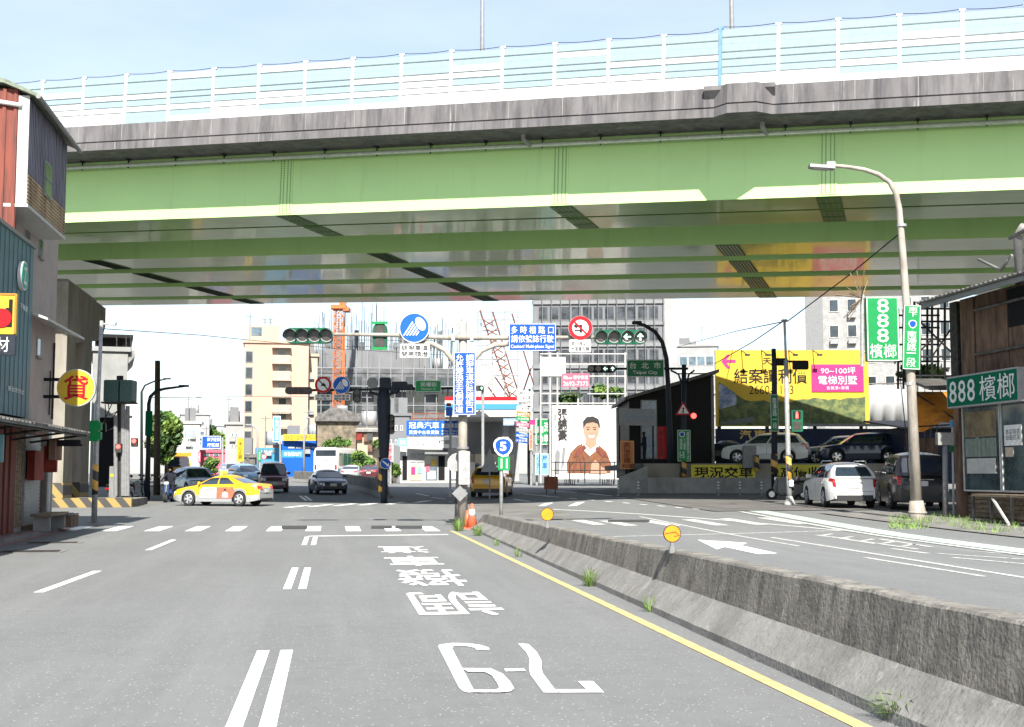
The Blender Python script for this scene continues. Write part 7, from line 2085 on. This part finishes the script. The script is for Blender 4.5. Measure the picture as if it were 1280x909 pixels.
b = MB(); q = T.p(562, 621); b.tube([(.0, .1, q.z), (.0, .1, .4)], .06, 6); b.build('post', M_GREY, T.e)

# power cables across the sky
for pts, lab in ((((128, 411, 66), (250, 419, 80), (420, 436, 110), (560, 444, 150)), 'thin cable that crosses the sky from the left house to the building site'),
                 (((190, 497, 72), (300, 496, 110), (410, 496, 150)), 'thin level cable in front of the beige apartment block'),
                 (((980, 401, 50), (940, 428, 58), (893, 455, 69)), 'cable from the striped pole top down to the showroom roof'),
                 (((980, 402, 50), (920, 414, 80), (846, 434, 120)), 'cable from the striped pole top towards the tower block'),
                 (((1127, 290, 39.2), (1060, 345, 46), (984, 402, 50)), 'cable from the tall lamp post down to the striped pole')):
    P_ = [at(*q) for q in pts]
    t = thing('power_cable', lab, 'cable', P_[0])
    q_ = []
    for i in range(len(P_) - 1):
        for k in range(6): q_.append(P_[i].lerp(P_[i + 1], k / 6) - P_[0])
    q_.append(P_[-1] - P_[0])
    b = MB(); b.tube(q_, .022, 5); b.build('wire', M_CABLE, t)

# ------------------------------------------------------------------ plants
def leaves(n, shape, size, seed, clumps=24, up=.25):
    """Many small leaf faces gathered in clumps inside an ellipsoid (cx, cy, cz, rx, ry, rz)."""
    rnd = random.Random(seed)
    cx, cy, cz, rx, ry, rz = shape
    cl = []
    for _ in range(clumps):
        a, z = rnd.uniform(0, 2 * math.pi), rnd.uniform(-1, 1)
        r_ = rnd.uniform(.35, .95); h_ = math.sqrt(1 - z * z)
        cl.append((cx + rx * r_ * h_ * math.cos(a), cy + ry * r_ * h_ * math.sin(a), cz + rz * r_ * z, rnd.uniform(.22, .42), rnd.choice((0, 0, 1, 2))))
    b = MB()
    for i in range(n):
        c = rnd.choice(cl)
        v = Vector((rnd.gauss(0, 1), rnd.gauss(0, 1), rnd.gauss(0, .8))).normalized() * rnd.uniform(.6, 1.0)
        p = Vector((c[0] + v.x * c[3] * rx, c[1] + v.y * c[3] * ry, c[2] + v.z * c[3] * rz))
        nrm = Vector((rnd.gauss(0, 1), rnd.gauss(0, 1), rnd.gauss(up * 2, 1))).normalized()
        t1 = nrm.orthogonal().normalized(); t2 = nrm.cross(t1)
        s = size * rnd.uniform(.6, 1.3)
        b.k = c[4]
        b.poly([p - t1 * s, p - t2 * s * .5, p + t1 * s, p + t2 * s * .5])
    return b
LM = [M_LEAF, M_LEAFL, M_LEAFD]
def tree(label, px, py, d, x0, y0, x1, y1, seed, n=4500, size=.12, name='tree', trunk=True, group=None):
    T = Th(name, label, 'tree' if trunk else 'bush', px, py, d, ground=True, group=group)
    a, c = T.p(x0, y1), T.p(x1, y0)
    cx, cz, rx, rz = (a.x + c.x) / 2, (a.z + c.z) / 2, (c.x - a.x) / 2, (c.z - a.z) / 2
    leaves(n, (cx, 0, cz, rx * .85, rx * .8, rz * .85), size, seed, 30).build('crown' if trunk else 'foliage', LM, T.e, fix=False)
    if trunk:
        b = MB(); b.tube([(0, 0, 0), (cx * .3, 0, cz * .45), (cx * .8, 0, cz * .8), (cx, 0, cz + rz * .3)], [.035 * cz + .05, .03 * cz + .03, .08, .03], 8)
        rnd = random.Random(seed)
        for k in range(7):
            an = rnd.uniform(0, 6.28); b.tube([(cx * .6, 0, cz * rnd.uniform(.5, .8)), (cx + rx * .6 * math.cos(an), rx * .6 * math.sin(an), cz + rz * rnd.uniform(-.2, .5))], [.06, .015], 6)
        b.build('trunk', M_BARK, T.e, True)
    else:
        b = MB()
        for k in range(6): b.tube([(cx + rx * (.1 * k - .3), 0, 0), (cx + rx * (.25 * k - .6), 0, cz)], [.04, .015], 5)
        b.build('stem', M_BARK, T.e)
    return T
tree('leafy green tree behind the utility pole on the left', 208, 606, 99, 176, 511, 238, 586, 1, 7500, .22)
tree('small round green tree beside the rose upright sign', 262, 596, 130, 251, 570, 277, 594, 2, 2200, .18)
tree('low green bush beside the rear of the white bus', 448, 596, 126, 432, 562, 470, 592, 3, 3500, .18, 'bush', False)
tree('small weedy bush at the foot of the pink upright sign', 492, 600, 106, 484, 577, 502, 599, 4, 1200, .14, 'bush', False)
tree('dark hazy trees far up the left road', 262, 590, 240, 240, 532, 285, 570, 6, 3000, .45)
tree('broad leafed plant growing on the steel frame above the portrait', 745, 604, 100, 735, 478, 786, 502, 7, 1500, .2, 'climbing_plant', False)
tree('yellowish climbing plant above the left part of the portrait', 706, 604, 100.5, 690, 490, 736, 506, 8, 900, .2, 'climbing_plant', False)
tree('creeper hanging on the mottled stone house above the bus', 425, 596, 136, 400, 545, 440, 566, 12, 1500, .2, 'climbing_plant', False)
tree('bright climbing plant under the black scaffold frame', 1150, 600, 52, 1108, 452, 1192, 480, 9, 2200, .13, 'climbing_plant', False)
tree('small green shrub on the balcony of the brown row house', 470, 596, 131, 464, 548, 478, 562, 10, 500, .15, 'bush', False)

def tuft(label, p, n, h, seed, spread=.16, group='weeds along the concrete barrier'):
    t = thing('weed', label, 'weed', p, 0, group)
    rnd = random.Random(seed); b = MB()
    for i in range(n):
        a = rnd.uniform(0, 6.28); r_ = rnd.uniform(0, spread * .4); l_ = h * rnd.uniform(.4, 1.1); o = rnd.uniform(.2, 1.0) * spread
        x, y = r_ * math.cos(a), r_ * math.sin(a); ux, uy = math.cos(a), math.sin(a); w_ = .003 + .004 * h
        m_ = (x + ux * o * .4, y + uy * o * .4, l_ * .75); e_ = (x + ux * o, y + uy * o, l_ * rnd.uniform(.7, 1.0))
        b.add([(x - uy * w_, y + ux * w_, 0), (x + uy * w_, y - ux * w_, 0), (m_[0] + uy * w_, m_[1] - ux * w_, m_[2]), (m_[0] - uy * w_, m_[1] + ux * w_, m_[2]), e_], [(0, 1, 2, 3), (3, 2, 4)])
    b.build('blades', M_GRASS, t, fix=False); 
    return t
for k, (px, py, n, h, sp2, lab) in enumerate(((1126, 901, 170, .22, .2, 'bushy weed at the barrier foot nearest to us'), (930, 806, 50, .10, .1, 'small weed in a crack second along the barrier'), (812, 765, 60, .24, .14, 'thin pale weed at the barrier foot before the near reflector'),
        (737, 733, 110, .34, .16, 'upright bright weed at the barrier foot halfway along'), (648, 696, 50, .22, .13, 'small weed at the barrier foot near its far end'), (620, 682, 50, .22, .12, 'little weed next to the far end of the barrier'), (597, 670, 110, .40, .22, 'green weed between the barrier end and the cone'), (573, 664, 160, .50, .28, 'tall weed clump at the foot of the signal mast'))):
    tuft(lab, atg(px, py), int(n * .7), h * .85, 30 + k, sp2 * 1.3)
# grass on the verge of the right side
b = MB(); rnd = random.Random(77)
for i in range(1300):
    px = rnd.uniform(1112, 1282); py = rnd.uniform(640, 668) if px > 1165 else rnd.uniform(647, 662)
    if px > 1160 and py > 640 + (px - 1160) * .2 + 14: continue
    p = atg(px, py); l_ = rnd.uniform(.04, .22); a = rnd.uniform(0, 6.28); w_ = .012
    b.add([(p.x - w_, p.y, p.z), (p.x + w_, p.y, p.z), (p.x + .12 * math.cos(a), p.y + .12 * math.sin(a), p.z + l_)], [(0, 1, 2)])
tag(b.build('verge_grass', M_LEAFD if False else M_GRASS, fix=False), 'rough green grass on the verge before the shop', 'grass', kind='stuff')
bpy.data.objects.remove(_fo)
